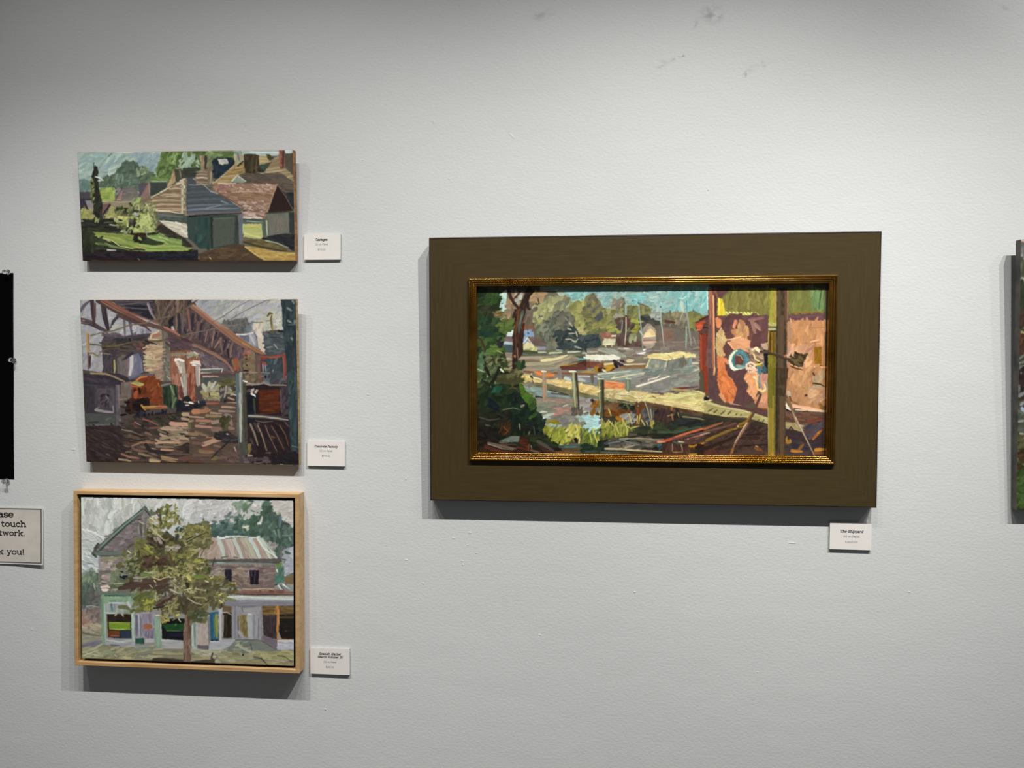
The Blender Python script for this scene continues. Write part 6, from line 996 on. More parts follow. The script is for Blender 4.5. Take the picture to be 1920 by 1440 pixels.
    f('60,190 190,190 190,1440 0,1440 60,800', '6f5054', 88, .06, col2='7a5a58'); s('100,200 120,600 130,1430', 26, 'a8694c', hz=1.4); s('130,300 140,700 150,1430', 16, 'e0ac84', hz=2); s('75,200 90,700', 16, 'b47454'); s('160,260 165,560 170,1430', 24, '5a3a38'); s('0,860 0,1440', 60, '8c3828'); s('150,190 180,330', 20, 'a4523c', hz=1.5)
    # rust/purple wall + green boards
    f('180,190 380,190 280,330 210,340', '6a4848', 30, .05); f('380,190 920,190 920,580 280,580 250,340', '76723a', 86, .06, col2='807a48')
    d('300,210 910,210 910,570 320,560', '7a763e 847e44 6e6c38 8c8648', 70, 190, 34, 84, 8); s('300,560 880,555', 30, '748044'); s('280,300 380,220', 24, '6c6c40')
    f('195,330 260,340 310,560 290,580 190,580', 'c4b42c', 80, .06, col2='d0c040'); s('210,340 220,570', 24, 'd4c84c', hz=1.5)
    for x in range(310, 740, 52): s(f'{x},{515+x*.04} {x+60},{585+(x-300)*.02}', 26, 'c8cc7c', hz=2.1); s(f'{x-10},{545+x*.03} {x+10},{585}', 20, 'b4b85c', hz=2)
    f('190,580 920,575 920,1440 190,1440', '6e4a45', 60, .05, col2='664448'); d('240,600 900,600 900,1000 640,1000 320,900', '704848 7a5048 644244 6c4c50', 70, 150, 60, 50, 40)
    f('150,620 200,595 250,640 240,740 180,760', 'd0845c', 70, .06, wob=2); f('170,840 240,740 280,800 320,920 260,1040 300,1140 250,1170 180,1140 160,1000', 'b49c70', 80, .06, wob=2, col2='c8a878'); s('190,860 260,940 200,1080', 40, 'b8a87c', hz=1.6); s('230,960 270,1140', 34, 'c09868', hz=1.5)
    f('180,1150 280,1160 320,1440 190,1440', 'cc7c50', 80, .07); s('300,1200 340,1260', 50, 'd08464')
    f('400,720 440,640 480,640 460,720 420,780', 'c07c5c', 60, .06, wob=2); s('440,650 410,750', 24, 'd88c78', hz=1.8); f('480,700 500,640 560,640 590,720 630,760 630,860 600,900 480,900 390,830 390,780 470,760', 'b0805c', 60, .07, wob=2, col2='c09468'); s('510,650 560,720 540,800', 40, 'a4785c', hz=1.5); s('600,740 620,860', 40, 'c4986c', hz=1.6); s('400,790 450,850', 40, 'b47c58'); f('380,930 440,870 600,900 660,930 650,1000 620,1100 500,1050 440,1080 400,1040 320,950', 'd49c78', -10, .06, wob=2, col2='c88c68'); s('330,920 450,900 520,880', 16, 'e8b898', hz=2); s('340,960 420,1060', 16, 'e0ac88', hz=1.8)
    s('640,640 840,610', 44, '8c6464', hz=1.4); s('680,660 720,820', 60, '94706c', hz=1.4); s('720,700 790,780', 50, '9c7870', hz=1.4); f('800,980 900,950 900,1060 830,1060', 'b09484', 20, .05, wob=2); s('810,1050 890,1060', 20, 'a88c80')
    f('620,1040 760,1020 860,1100 860,1200 840,1440 640,1440 640,1200', '8c6c5c', 60, .07, col2='a48870'); d('640,1040 840,1060 840,1200 660,1200', 'a88c74 c0a084 8c7464 6f5c58', 26, 80, 34, -40, 30, hz=1.5)
    # life ring
    import math as _m
    P = lambda a, rx, ry: f'{490+rx*_m.cos(a):.0f},{1215+ry*_m.sin(a):.0f}'
    f(' '.join(P(k * .3927, 152, 165) for k in range(16)), '507c88', 30, .06, wob=.6, col2='5c8c98'); s(' '.join(P(a, 125, 140) for a in (1.2, 1.8, 2.4, 3.0, 3.6, 4.2, 4.5)), 44, 'ccd4bc', hz=1.8); s(' '.join(P(a, 135, 150) for a in (1.0, 1.5, 2.0, 2.5, 3.1)), 36, 'dce4d4', hz=1.9); s(' '.join(P(a, 110, 120) for a in (4.4, 5.0, 5.6, 6.1, 6.6)), 34, '588898', hz=1.4)
    f(' '.join(P(k * .3927, 70, 85) for k in range(16)), '6a4440', 60, .05, wob=.6); s('425,1180 430,1260', 30, '3c7484'); s('460,1130 520,1150 550,1210', 10, 'b4c4b4', hz=1.6); s('500,1200 510,1240', 40, '804830'); s('470,1290 600,1310', 40, '7ca0a0', hz=1.6)
    f('290,1210 330,1190 350,1240 330,1270', 'd08464', 0, wob=1)
    # ropes & mask shapes
    s('680,1060 740,1030 800,1090', 26, 'd8c4a4', hz=2); s('720,1040 790,1100', 24, 'e0d0b4', hz=2); s('700,1120 720,1190 800,1240', 20, 'd4c888', hz=2.1); s('720,1280 830,1250', 26, 'd0c03c', hz=2); s('760,1240 800,1240', 16, '2c2420'); s(' 600,1340 600,1270 660,1240 720,1270 700,1330 640,1310 620,1370 700,1390', 24, 'd4bcac', hz=2.1); s('640,1280 700,1300 740,1340', 14, 'e4d4c4', hz=2.1); s('760,1300 780,1420', 40, '5c8494', hz=1.4); s('840,1250 850,1330', 30, '6c7c88'); f('840,1060 910,1070 900,1390 860,1380', '1e1c24', 80, .05); s('800,1360 870,1370', 34, '34647c')
    f('560,1440 600,1380 740,1370 740,1440', 'd08c64', 0); s('640,1400 740,1380', 24, 'dca888', hz=1.7); s('740,1400 760,1440', 24, 'e0d4b4', hz=1.8)
    # right panel
    f('1180,190 1710,190 1710,530 1250,540 1190,580', '72783e', 86, .05, col2='68744a'); d('1190,210 1500,210 1500,520 1200,530', '767a40 808248 6c703a', 36, 190, 34, 86, 6); d('1500,200 1700,200 1700,510 1520,510', '6c8c5c 7a9460 648458', 26, 170, 30, 84, 8); s('1660,200 1640,330 1620,480', 20, '3c6440'); s('1640,380 1625,500', 14, '4c7450')
    s('1250,545 1400,535 1700,525', 24, '8c6c28', hz=1.3); f('1190,570 1710,545 1710,650 1190,670', '6d4a50', 0, .05, col2='74505c')
    f('1170,680 1230,655 1340,645 1710,650 1710,1440 1170,1440', 'bc885e', 86, .05, col2='b47e58'); d('1190,680 1700,670 1700,1000 1200,1000', 'be8a62 b47e58 c6946a ae8058', 80, 170, 44, 84, 12, hz=1.3); s('1200,680 1210,1000', 44, 'a8806c'); s('1500,760 1700,750', 12, 'a47858'); s('1520,960 1640,950', 10, '9c684c'); s('1500,950 1620,920', 20, 'dcac88', hz=1.6)
    f('1550,1020 1660,1020 1660,1260 1560,1260', '8c6410', 88, .06, col2='9c701c', wob=.6); s('1640,1290 1710,1330', 50, '74500c'); s('1470,1320 1710,1310', 50, 'dca07c', hz=1.4); s('1470,1390 1640,1385', 12, 'b08060'); s('1540,1400 1560,1440', 30, '8c5c3c'); s('1500,1020 1500,1300', 40, 'b88c74'); d('1180,1000 1520,1000 1500,1300 1180,1300', 'bc8c70 cc9c78 a87c68 d4a47c', 50, 110, 40, 60, 30); s('1180,1040 1180,1300', 40, 'ac8878')
    # post
    f('920,190 1030,190 1030,720 905,740 920,500', '8f8a34', 88, .06, col2='a09448'); s('960,200 955,500 940,720', 34, '94963c', hz=1.3); s('1000,200 1000,560', 24, 'a48c4c'); s('930,700 1020,720', 50, 'a0a468', hz=1.6); s('920,770 1010,770', 34, 'a0a478', hz=1.7); s('920,805 1020,800', 12, '34280c'); f('920,810 1010,810 1010,1110 920,1100', '7c6014', 88, .07, col2='8c6c24'); s('935,830 935,1090', 16, '4c3408'); s('980,830 985,1100', 20, '64541c'); s('915,800 900,1060', 14, 'a4a04c')
    f('1030,190 1165,190 1170,1440 1010,1440 1020,1100', '4b3d2e', 88, .06, col2='5b4a38'); s('1060,210 1060,1430', 40, '5c4e3a'); s('1150,220 1160,800', 16, '7c5040'); s('1100,600 1095,1430', 50, '66503e'); s('1180,220 1180,640', 14, 'a87c5c')
    f('900,1130 1020,1120 1010,1440 900,1440', '766c20', 88, .06, col2='848030')
    # arm bracket and bird-like rusty vane
    s('800,1090 900,1100 1060,1150 1160,1190 1300,1190', 34, '4a3c30', hz=1.6); s('820,1090 900,1085', 20, '5c4c44'); f('1170,1220 1270,1150 1280,1080 1310,1100 1400,1120 1470,1110 1440,1180 1390,1300 1340,1310 1260,1280', '43341f', -20, .12, wob=2, col2='5c4c30'); d('1200,1130 1440,1130 1380,1290 1230,1260', '5c4a2c 3c2e1c 6f5c3c 846c4c', 40, 50, 16, -30, 50, hz=1.9); s('1220,1290 1320,1330 1410,1355', 20, '5a3c24', hz=1.5); s('1140,1150 1200,1120', 34, 'a86858'); s('1180,1150 1260,1040', 34, 'c4a090')
    # --- lower right
    c.v('6')
    f('60,0 200,0 220,300 260,480 60,440', '6a4c50', 88, .05, col2='5c4448'); s('150,0 140,100', 26, 'd8a478', hz=1.8); s('20,0 30,360', 60, '8c3c24', hz=1.3); s('20,430 60,440', 50, '2a1a1c')
    f('190,0 300,0 340,100 390,160 380,200 470,280 440,400 400,520 300,480 220,340 190,200', 'cc7444', 60, .06, wob=2, col2='d4804c'); d('200,20 440,200 440,400 320,460 220,260', 'c87040 d88450 bc6840 cc7c4c', 26, 120, 40, -60, 20); s('230,380 300,480', 44, 'c8906c', hz=1.5); s('380,500 560,520', 40, 'b08c88', hz=1.6)
    f('340,60 600,0 560,140 620,340 720,460 560,540 410,500 470,300 400,150', '64464a', 60, .05); f('560,140 600,90 740,80 740,200 760,300 720,460 640,380 600,330 630,260', 'd49468', 60, .06, wob=2, col2='dca078'); s('650,200 700,380', 40, 'd89c78', hz=1.5); s('600,0 740,30 640,60', 34, 'd4b49c', hz=1.9)
    f('740,80 900,80 900,560 760,560 700,480 760,380 800,360', 'c8886c', 70, .06, col2='d09878'); f('810,90 890,90 890,200 830,190', 'b4847c', 60); s('850,0 870,60', 60, '3c6070'); s('780,0 790,90', 40, '4c7c94')
    s('750,110 740,200 760,300 830,340 900,300', 34, 'd4b484', hz=2.1); s('780,120 780,200 830,290', 34, '848c94', hz=1.7); s('870,210 900,240 880,310', 26, '8c8c94', hz=1.6); s('850,230 870,300 820,330', 16, 'e4d48c', hz=2.1); s('930,240 980,260', 40, '34281c'); s('920,300 990,280', 26, '443424'); s('700,130 740,160', 26, 'd8c8a4', hz=1.9)
    f('200,500 420,520 720,560 900,560 900,700 700,680 400,600 60,560 60,480', '6c4a48', -8, .05, col2='5c4040'); f('740,480 900,500 900,570 760,560', 'b8806c', 0); s('830,575 900,580', 24, '8c5820')
    f('0,480 60,470 240,530 600,600 900,700 900,790 600,700 300,690 0,640', 'a39c68', -8, .06, col2='b0a878'); s('60,500 300,560 640,630', 30, 'b4b080', hz=1.6); 
    for p in ('60,610 130,570', '140,630 190,590', '240,650 300,600', '340,650 390,600', '450,660 465,640', '520,665 530,650', '760,740 780,730', '830,750 850,730'): s(p, 20, '5f5c3c')
    f('0,640 300,690 640,720 900,790 900,1260 0,1260', '46322a', -8, .08, col2='54403a'); s('0,670 300,720 600,760 880,830', 40, '3c3c2c'); d('0,700 300,740 300,880 0,860', '34382c 3c3c34 2c2c24', 26, 130, 30, 15, 14)
    d('300,760 900,840 900,1240 100,1240', '4c3830 3c2a26 5c443c 54403c 44302c', 110, 130, 36, 20, 25); s('0,860 120,820 260,770', 34, 'a05c40', hz=1.7); s('0,900 260,840 460,780', 24, '74544c', hz=1.4); s('0,930 80,915', 24, 'a08c80', hz=1.6); s('30,1020 300,900 560,820', 30, '8c6c24', hz=1.6); s('0,1060 200,960 420,870', 14, '7c6830'); s('500,800 600,760 680,640', 34, '8c6a24', hz=1.5); s('0,1140 260,1050 460,960', 50, '3a281e'); s('0,1200 140,1150 180,1220', 16, '6c3424'); s('470,820 490,820', 16, 'e8c894', hz=2)
    s('600,950 740,930 900,935', 14, '30201c', hz=1.4); s('560,1100 740,1085 900,1080', 14, '2c1e1c', hz=1.4); s('590,890 740,850 700,910', 14, '3c2c24'); s('730,1130 820,1180', 50, '7c5030'); s('730,1100 770,1115', 14, 'b4946c', hz=1.7); s('560,1170 900,1200', 40, '54403c'); s('880,1200 890,1250', 24, '64501c'); s('640,760 600,860', 50, '5c4438')
    s('800,375 750,500 700,640 620,780', 36, '63453e', hz=1.6); s('620,780 560,880 480,1000 420,1100 400,1200', 26, '8c6c5c', hz=1.7); s('600,780 520,900 430,1060', 14, 'd0b0a0', hz=2); s('400,1140 370,1240', 24, '8c6030')
    # right bottom
    f('1140,0 1300,0 1710,0 1710,520 1640,600 1140,560', 'b48860', 86, .05, col2='ac8060'); d('1190,20 1700,20 1690,520 1200,520', 'ba8a60 ae7e5a c0946a a6785a', 100, 150, 44, 80, 20, hz=1.3); s('1280,0 1400,30', 16, '5c3824'); d('1480,80 1700,80 1700,220 1540,200', 'a89074 988468 b49c7c', 14, 90, 34, 60, 40, hz=1.4); s('1540,75 1560,110', 24, '5c3c24'); s('1540,215 1640,230 1700,260', 20, '3c3c30', hz=1.4); s('1480,290 1620,260 1700,310', 30, 'a8947c', hz=1.5); s('1430,390 1460,380', 30, '5c382c'); s('1460,360 1560,340 1680,400', 20, 'b89078', hz=1.5); d('1480,300 1680,320 1680,460 1500,460', 'c49c7c b08c74', 20, 100, 30, 20, 40, hz=1.5); s('1250,480 1340,520', 30, '8c6850'); s('1640,520 1690,600', 50, '8c6438')
    s('1160,520 1250,560', 44, 'd8ccc8', hz=2); s('1170,560 1240,600', 30, 'dcd4d4', hz=2); s('1260,540 1400,560 1690,610', 44, 'dcac94', hz=1.8); s('1290,590 1480,600 1690,620', 16, 'e4c4b0', hz=1.9); s('1170,590 1250,630', 20, '241820')
    f('1140,600 1250,620 1690,640 1690,780 1600,860 1140,760', '66473c', -5, .06, col2='74564a'); d('1150,620 1690,650 1690,740 1200,740', '6c4c40 7c5c4c 5c4038', 40, 140, 34, -4, 10); f('1140,760 1300,780 1480,830 1560,860 1440,910 1280,890 1140,860', '9a8c64', -12, .05, col2='a89c74')
    f('1140,850 1300,880 1440,920 1690,720 1690,1250 1140,1250', '4c3a3c', 20, .08, col2='3c3440'); d('1440,800 1690,700 1690,860 1480,980', '4c4c60 5c545c 3c3c50 6c4438', 36, 120, 40, 40, 20); s('1480,760 1680,720', 50, '7c4434'); s('1540,1000 1660,880', 40, 'a0602c', hz=1.5); s('1600,920 1640,890', 20, 'b4843c', hz=1.6); d('1150,1050 1500,1080 1500,1240 1150,1240', '404050 4c4048 54443c 343444', 50, 110, 40, 10, 25)
    s('1190,880 1230,830 1270,880', 16, '3c2824'); s('1220,870 1250,860', 20, '6c4c44'); d('1150,980 1220,980 1220,1060 1160,1060', 'a07c28 8c5c28 b08838', 8, 60, 24, 60, 30); s('1240,1170 1380,1180', 44, 'b0742c', hz=1.4); s('1340,1150 1400,1080', 40, '8c5c34'); s('1580,1160 1690,1150', 50, 'b4802c', hz=1.4); s('1560,1200 1690,1200', 40, '7c5038'); s('1150,1240 1400,1245', 24, '7c6030'); s('1190,960 1380,970', 16, '5c2c34')
    s('1150,400 1200,500 1250,600', 50, '6f5540', hz=1.6); s('1180,440 1240,580 1300,720', 34, '84684c', hz=1.6); s('1250,620 1300,760 1400,920 1480,1080 1560,1240', 20, '9c8474', hz=1.8); s('1290,690 1380,880 1480,1060', 10, 'c8b09c', hz=1.9); s('1190,350 1210,410', 50, 'b0a498', hz=1.6); s('1210,410 1230,470', 30, '744c30')
    f('900,0 1020,0 1010,600 1010,1260 905,1260', '7b7226', 88, .05, col2='6c6820'); s('940,600 950,1250', 60, '8f7c28', hz=1.3); s('990,0 985,200 980,1250', 14, '5c6418'); s('960,20 960,200', 34, '746c18'); s('975,400 975,1240', 20, '9c8440'); s('905,560 915,1250', 16, '9c9464')
    f('1010,0 1190,0 1150,400 1150,1260 1000,1260', '4a3c2c', 88, .06, col2='5c4a3a'); s('1070,300 1080,380', 60, '4a3c2c'); s('1100,440 1100,1250', 70, '65513c', hz=1.2); s('1030,0 1030,1250', 24, '3c3224'); s('1160,0 1150,360', 24, '5c3c30')
    # --- near left: dark shrubs, trunk
    c.v('1')
    f('120,180 400,240 470,400 430,560 380,600 560,640 650,760 560,860 500,1000 540,1200 600,1440 100,1440 100,200', '2f4029', 60, .1, col2='3a4a30')
    d('130,240 440,240 460,420 380,560 140,560', '2a4422 34502a 24381c 3f5a2e 1c2e17 2f4c27', 110, 90, 50, 30, 55, curve=.5, hz=1.2); d('320,240 420,240 440,400 340,420', '34582a 2c4a20 426030', 16, 90, 40, 70, 25, hz=1.5)
    d('130,480 420,480 560,640 400,760 140,760', '34402c 3f4c30 2a3524 4a4c34 28381f', 70, 100, 46, 20, 45, curve=.5); d('380,540 560,560 540,700 420,700', '6c6c48 8c8464 5c5c3c 9c9470 54603c', 30, 80, 34, 20, 50, curve=.6, hz=1.5); s('420,680 480,670 540,630', 20, '949874', hz=1.9); s('380,580 500,600', 24, '7c5c38')
    d('130,640 560,720 560,900 140,1000', '30482c 3a5434 284028 1f3828 44603a 2c4c34', 120, 90, 46, 40, 55, curve=.5, hz=1.1); d('420,740 640,680 640,800 500,880', '5c7438 4c6430 687c44', 26, 90, 46, 40, 40, hz=1.4); d('140,860 320,860 340,980 160,980', '1f4440 284c44 20382c', 20, 80, 40, 30, 40)
    d('140,960 500,960 540,1200 240,1240', '34522c 40602f 4c6a34 2a4426 58703c', 110, 90, 46, 30, 50, curve=.5, hz=1.3); d('240,1060 460,1060 460,1200 260,1180', '648040 5a7838 4c6830', 20, 100, 36, 10, 30, hz=1.6)
    s('130,950 180,980 230,1110 240,1200', 34, '4c3c30', hz=1.3); d('130,1200 260,1200 260,1440 130,1440', '5c7c5c 4c6c50 6c8c70 3c5c40', 26, 120, 40, 80, 15, hz=1.3); s('230,1230 250,1340 220,1440', 34, '2c3828'); d('260,1240 560,1240 600,1440 270,1440', '3f4c2a 4c5c34 5c6c48 303c24 8c8c6c', 60, 90, 34, 50, 50, curve=.5, hz=1.4); s('440,1290 500,1280', 40, '2c3420'); s('500,1180 520,1240', 60, '3c4424'); s('500,1340 530,1390', 60, '3c4828'); s('420,1430 460,1390', 40, '20281c'); s('530,1410 620,1420', 34, '8c8c6c'); s('420,1140 500,1180', 16, 'a8a07c', hz=1.7)
    d('420,950 500,940 500,1080 440,1080', '2a2c34 34343c', 8, 60, 40, 60, 30)
    s('590,230 620,340 680,440 760,530', 50, '44302c', hz=1.4); s('770,250 700,330 660,380', 30, '54403c', hz=1.3); s('900,230 850,370 790,480 740,620', 90, '3c2a24', hz=1.4); s('970,240 900,320 860,380', 24, '2c201c'); s('870,400 880,500 900,520', 44, '34282c'); s('840,520 860,600 800,760', 20, '6c5c54')
    f('690,520 780,500 830,420 860,440 840,600 780,760 760,900 820,800 820,880 790,1200 750,1250 720,1300 700,1440 640,1440 650,1000 690,760', '3f2c24', 86, .1, col2='4c352a'); d('660,560 820,560 780,900 780,1200 680,1400 660,1300', '4c3026 382420 5c3c2c 3c2a22 2c1e1c', 60, 120, 24, 84, 12)
    s('740,560 720,700 690,900', 30, '74482c', hz=1.5); s('800,560 760,700 740,870', 50, '54605a', hz=1.4); s('790,600 760,740', 16, '7c8078', hz=1.6); s('760,520 700,580', 30, '6c4430', hz=1.5); s('820,740 780,940', 30, '5a2820'); s('700,940 700,1160 690,1240', 30, '5c4030', hz=1.4); s('720,1100 735,1300', 14, '8c7868', hz=1.6); s('680,1220 690,1240', 30, 'a47c5c'); s('790,960 800,1160', 24, '2a1c1c')
    d('720,1300 820,1290 820,1440 720,1440', '2f4828 3c5830 243c24', 16, 80, 40, 50, 40, hz=1.3)
    c.v('4')
    f('700,40 1000,0 1868,0 1868,500 1500,700 1400,900 1000,900 960,500 800,300', '7d7c74', 0, .04, col2='8a8880')
    s('800,30 1100,20 1300,0', 40, '9c9484'); s('1350,0 1700,10', 60, '6c4038'); s('1650,70 1800,60 1868,20', 24, 'b08c30', hz=1.5); s('800,50 930,60', 24, '8c4c28'); s('1240,70 1860,90', 24, '8c5840'); s('1840,0 1868,60', 40, '9c7820')
    f('940,50 1060,40 1250,90 1240,130 1060,140 960,90', 'd4783c', -8, .06, wob=1.5); s('960,60 1060,100 1230,110', 20, 'dc8c50', hz=1.6); f('1290,0 1340,0 1350,170 1290,160', '8c8484', 88); s('1370,120 1380,190', 20, '8c5840'); f('1400,130 1868,100 1868,240 1410,190', '7e8490', 0, .05, col2='8c8c9c'); s('1400,150 1480,180', 50, 'b4c4c8', hz=1.6); s('1560,160 1690,190', 44, 'a8b4ac', hz=1.6); s('1590,120 1868,130', 16, 'c4bcb8', hz=1.7); s('1790,110 1800,220', 44, '6c6458')
    # walk, far part
    f('730,120 850,90 920,120 1060,160 1300,170 1500,200 1868,270 1868,410 1600,340 1300,260 1060,210 940,220', 'c4b080', -6, .05, col2='d0bc8c'); d('740,110 900,100 860,180 740,250', 'c8b470 b4a05c d8c888', 16, 90, 20, 60, 30, hz=1.9); d('1100,180 1500,200 1868,290 1868,390 1300,270', 'd8c490 c4a86c e0cc98 bca468', 60, 110, 26, 16, 25, hz=1.9); s('850,130 1000,150 1060,180', 14, 'ecdca8', hz=2.1); s('920,180 940,230', 16, '4c4c2c'); s('930,190 1050,220', 14, 'd0c080', hz=1.8); s('900,120 925,150', 30, '4c5030')
    f('900,220 1060,220 1140,240 1500,320 1868,420 1868,470 1500,400 1140,330 1000,290', '6c6a50', -10, .06, col2='7c7a5c'); s('1160,320 1400,380 1500,410', 14, '3a3028')
    d('820,300 1060,290 1050,350 850,350', '849c9c 74908c 94a8a4', 14, 120, 34, -4, 12, hz=1.3); d('970,340 1420,370 1420,520 1000,430', '7c949c 8ca0a4 6c8488 94908c', 36, 130, 40, 0, 14, hz=1.3); s('970,420 1100,440', 24, '343c3c'); s('1200,370 1450,400', 16, '4a443c')
    d('970,440 1500,440 1460,700 980,640', '8a8378 9a8c84 7c7a74 a08478 84807c', 70, 130, 40, 4, 16); d('1140,560 1460,580 1420,680 1180,680', 'a4827c 94746c b08c80', 24, 130, 34, 6, 14); s('1180,670 1300,680', 12, 'c88c80', hz=1.6); s('1370,560 1440,530', 16, 'c0b8ac', hz=1.8); d('980,520 1220,520 1220,640 990,640', '7c8478 6c7468 848c80', 16, 110, 40, 10, 14)
    s('980,680 1060,640 1130,640', 24, 'b8ccc4', hz=2); s('1080,720 1150,690 1230,670', 44, 'a4bcb8', hz=1.9); s('1060,725 1180,730', 12, 'd0dcd4', hz=2.1); s('1050,790 1110,830', 36, 'a4c4c8', hz=1.9); s('1160,850 1250,800 1240,900', 44, '8cb0b0', hz=1.7); s('1240,880 1350,840', 34, '98b4b0', hz=1.7); s('1600,660 1750,625', 20, 'c4ccd0', hz=2)
    f('1120,770 1330,760 1330,810 1260,820 1150,800', '8c8020', -4, .07, wob=2); d('1340,680 1700,680 1700,860 1360,860', '84827c 787870 8c8c88 74787c', 50, 110, 44, 10, 20); d('1560,700 1700,680 1700,760 1580,760', '849890 94a8a4', 10, 100, 34, 10, 15, hz=1.4)
    d('1690,700 1868,690 1868,980 1740,960', 'a4ccd4 8cb8c4 b8d8dc 98c0c8', 36, 120, 34, 10, 25, curve=.5, hz=1.9); d('1600,440 1868,470 1868,640 1620,620', '8c8c90 7c7c84 9c9c9c 94888c', 30, 110, 44, 10, 20); s('1790,470 1840,520', 44, '34363c'); d('1780,500 1868,500 1868,670 1800,660', '8c5c20 a47028 7c5020', 12, 70, 40, 60, 30)
    # posts
    f('1060,60 1120,60 1140,500 1070,490', '9c8474', 88, .07, col2='a8947c'); s('1060,50 1120,55', 26, 'd4d0c8', hz=2); s('1080,80 1090,460', 24, 'a89480', hz=1.4); f('1490,60 1560,60 1570,600 1520,590 1510,400', '6c7050', 88, .08, col2='84886c'); s('1515,80 1530,300 1545,580', 30, 'a4a88c', hz=1.6); s('1555,80 1580,300 1600,640', 30, '48423c', hz=1.3); s('1470,50 1550,50', 30, 'd8d8c8', hz=2); d('1480,560 1640,580 1640,680 1490,660', '5c5854 6c6460', 12, 60, 34, 60, 30)
    # shrub masses
    f('120,60 700,60 760,240 900,450 980,640 1040,860 1100,1000 1340,1080 1400,1260 120,1260', '202a1c', 40, .1, col2='283322')
    d('130,20 460,0 440,240 140,340', '34482a 40582f 5c7050 2a3a22 8c9c84 4a5c38', 70, 110, 34, 50, 55, curve=.5, hz=1.3); s('440,0 370,160 290,260', 50, '242c1a', hz=1.3); s('240,0 300,120', 44, '2c2820'); s('460,20 500,60', 30, 'c4ccc0', hz=1.6); s('130,20 220,60', 24, '94a894', hz=1.6)
    d('440,110 740,90 740,240 480,240', '5c5838 4c4c30 6c6040 444a2c 505c34', 50, 150, 34, 10, 16); d('560,40 740,20 740,120 580,110', '6c7048 5c5c44 847c5c 3c4428', 26, 80, 36, 40, 50, hz=1.3); d('540,240 740,250 720,360 560,360', '4c4c34 5c5440 6c5c48 3c4028', 20, 80, 40, 30, 50)
    d('140,260 560,260 720,420 600,660 140,600', '1f3322 263a24 2f4428 182a1c 38462a 233824', 130, 110, 50, 30, 55, curve=.5); d('340,280 460,280 440,370 360,360', '24685a 1f5444 2c5c48', 9, 70, 34, 30, 30); d('280,480 440,500 420,620 300,600', '142430 1c2c38', 12, 80, 40, -40, 25)
    d('600,380 880,400 980,700 900,860 640,820', '1a2c24 203428 16261e 284030 1e3a30', 110, 110, 50, 50, 50, curve=.5); d('750,260 880,380 960,480 940,560 860,500 780,420', '4c7024 5c8430 3f6020 6c9040 446428', 46, 90, 40, -60, 30, curve=.4, hz=1.6); d('880,460 980,460 980,600 900,600', '44602c 34502a 547034', 14, 80, 36, 60, 40, hz=1.3); d('880,640 1000,640 1020,740 900,720', '3c5c28 2c4c24 4c6c34', 10, 70, 34, 20, 40)
    s('490,610 640,580 740,610', 12, '8c8c74', hz=1.9); s('440,640 620,620', 16, '3f4c38'); s('760,560 800,540', 34, '8c8478', hz=1.5); s('200,190 300,260', 24, '2c2c1c')
    d('130,620 600,640 600,900 180,960', '262c1c 2f3424 1c2018 34382a 2a2820', 90, 120, 40, 20, 50, curve=.5); s('150,720 300,760 440,740', 26, '4c4c48', hz=1.3); s('240,830 310,850', 24, '5c5c50', hz=1.4); d('430,800 600,800 600,960 440,960', '3c2e1a 4c3418 5c3a1c 2c2014', 30, 90, 20, 75, 20, hz=1.4); s('500,860 560,920 500,980', 14, '8c4c1c', hz=1.5); d('180,880 420,900 420,1060 200,1060', '201c18 2c2620 181612 34282c', 40, 120, 36, -20, 30)
    d('700,840 1000,860 1000,1000 740,1000', '1c241a 2a2c22 14201c 34342c', 50, 90, 34, 50, 50); s('730,820 740,900', 20, '7c8478', hz=1.7); s('880,930 850,1000', 20, '6c6c54', hz=1.6); s('940,860 960,980', 14, '5c6450'); d('1000,640 1100,760 1100,900 1000,900', '24382c 2c4434 1c2c24', 22, 80, 40, 60, 40)
    d('860,980 1340,1000 1340,1200 900,1100', '28341e 34402a 1e2818 3c4428', 60, 110, 36, -10, 30)
    # reeds
    d('1060,860 1400,900 1400,1060 1200,1040 1100,920', '8c9434 7c8830 a0a448 6c7830 b0b058', 70, 90, 26, 60, 30, curve=.4, hz=1.8); d('1260,960 1460,960 1440,1100 1300,1100', '98a03c 849034 b0b454', 26, 90, 24, 75, 20, hz=1.9); d('1440,840 1620,840 1620,1050 1460,1040', 'b8b464 a4a44c c8c47c 94983c', 40, 110, 28, 70, 30, hz=2.1); d('1620,900 1868,960 1868,1120 1640,1100', '5c6c2c 4c5c28 74843c 8c9c48', 50, 100, 26, 78, 16, hz=1.6); s('1800,880 1830,980 1868,1090', 24, 'b4b868', hz=2.1); s('1560,840 1580,930', 16, 'd0cc88', hz=2.1); s('1760,960 1790,1090', 20, 'a4ac54', hz=2); s('1550,1040 1570,1080', 50, '24241e')
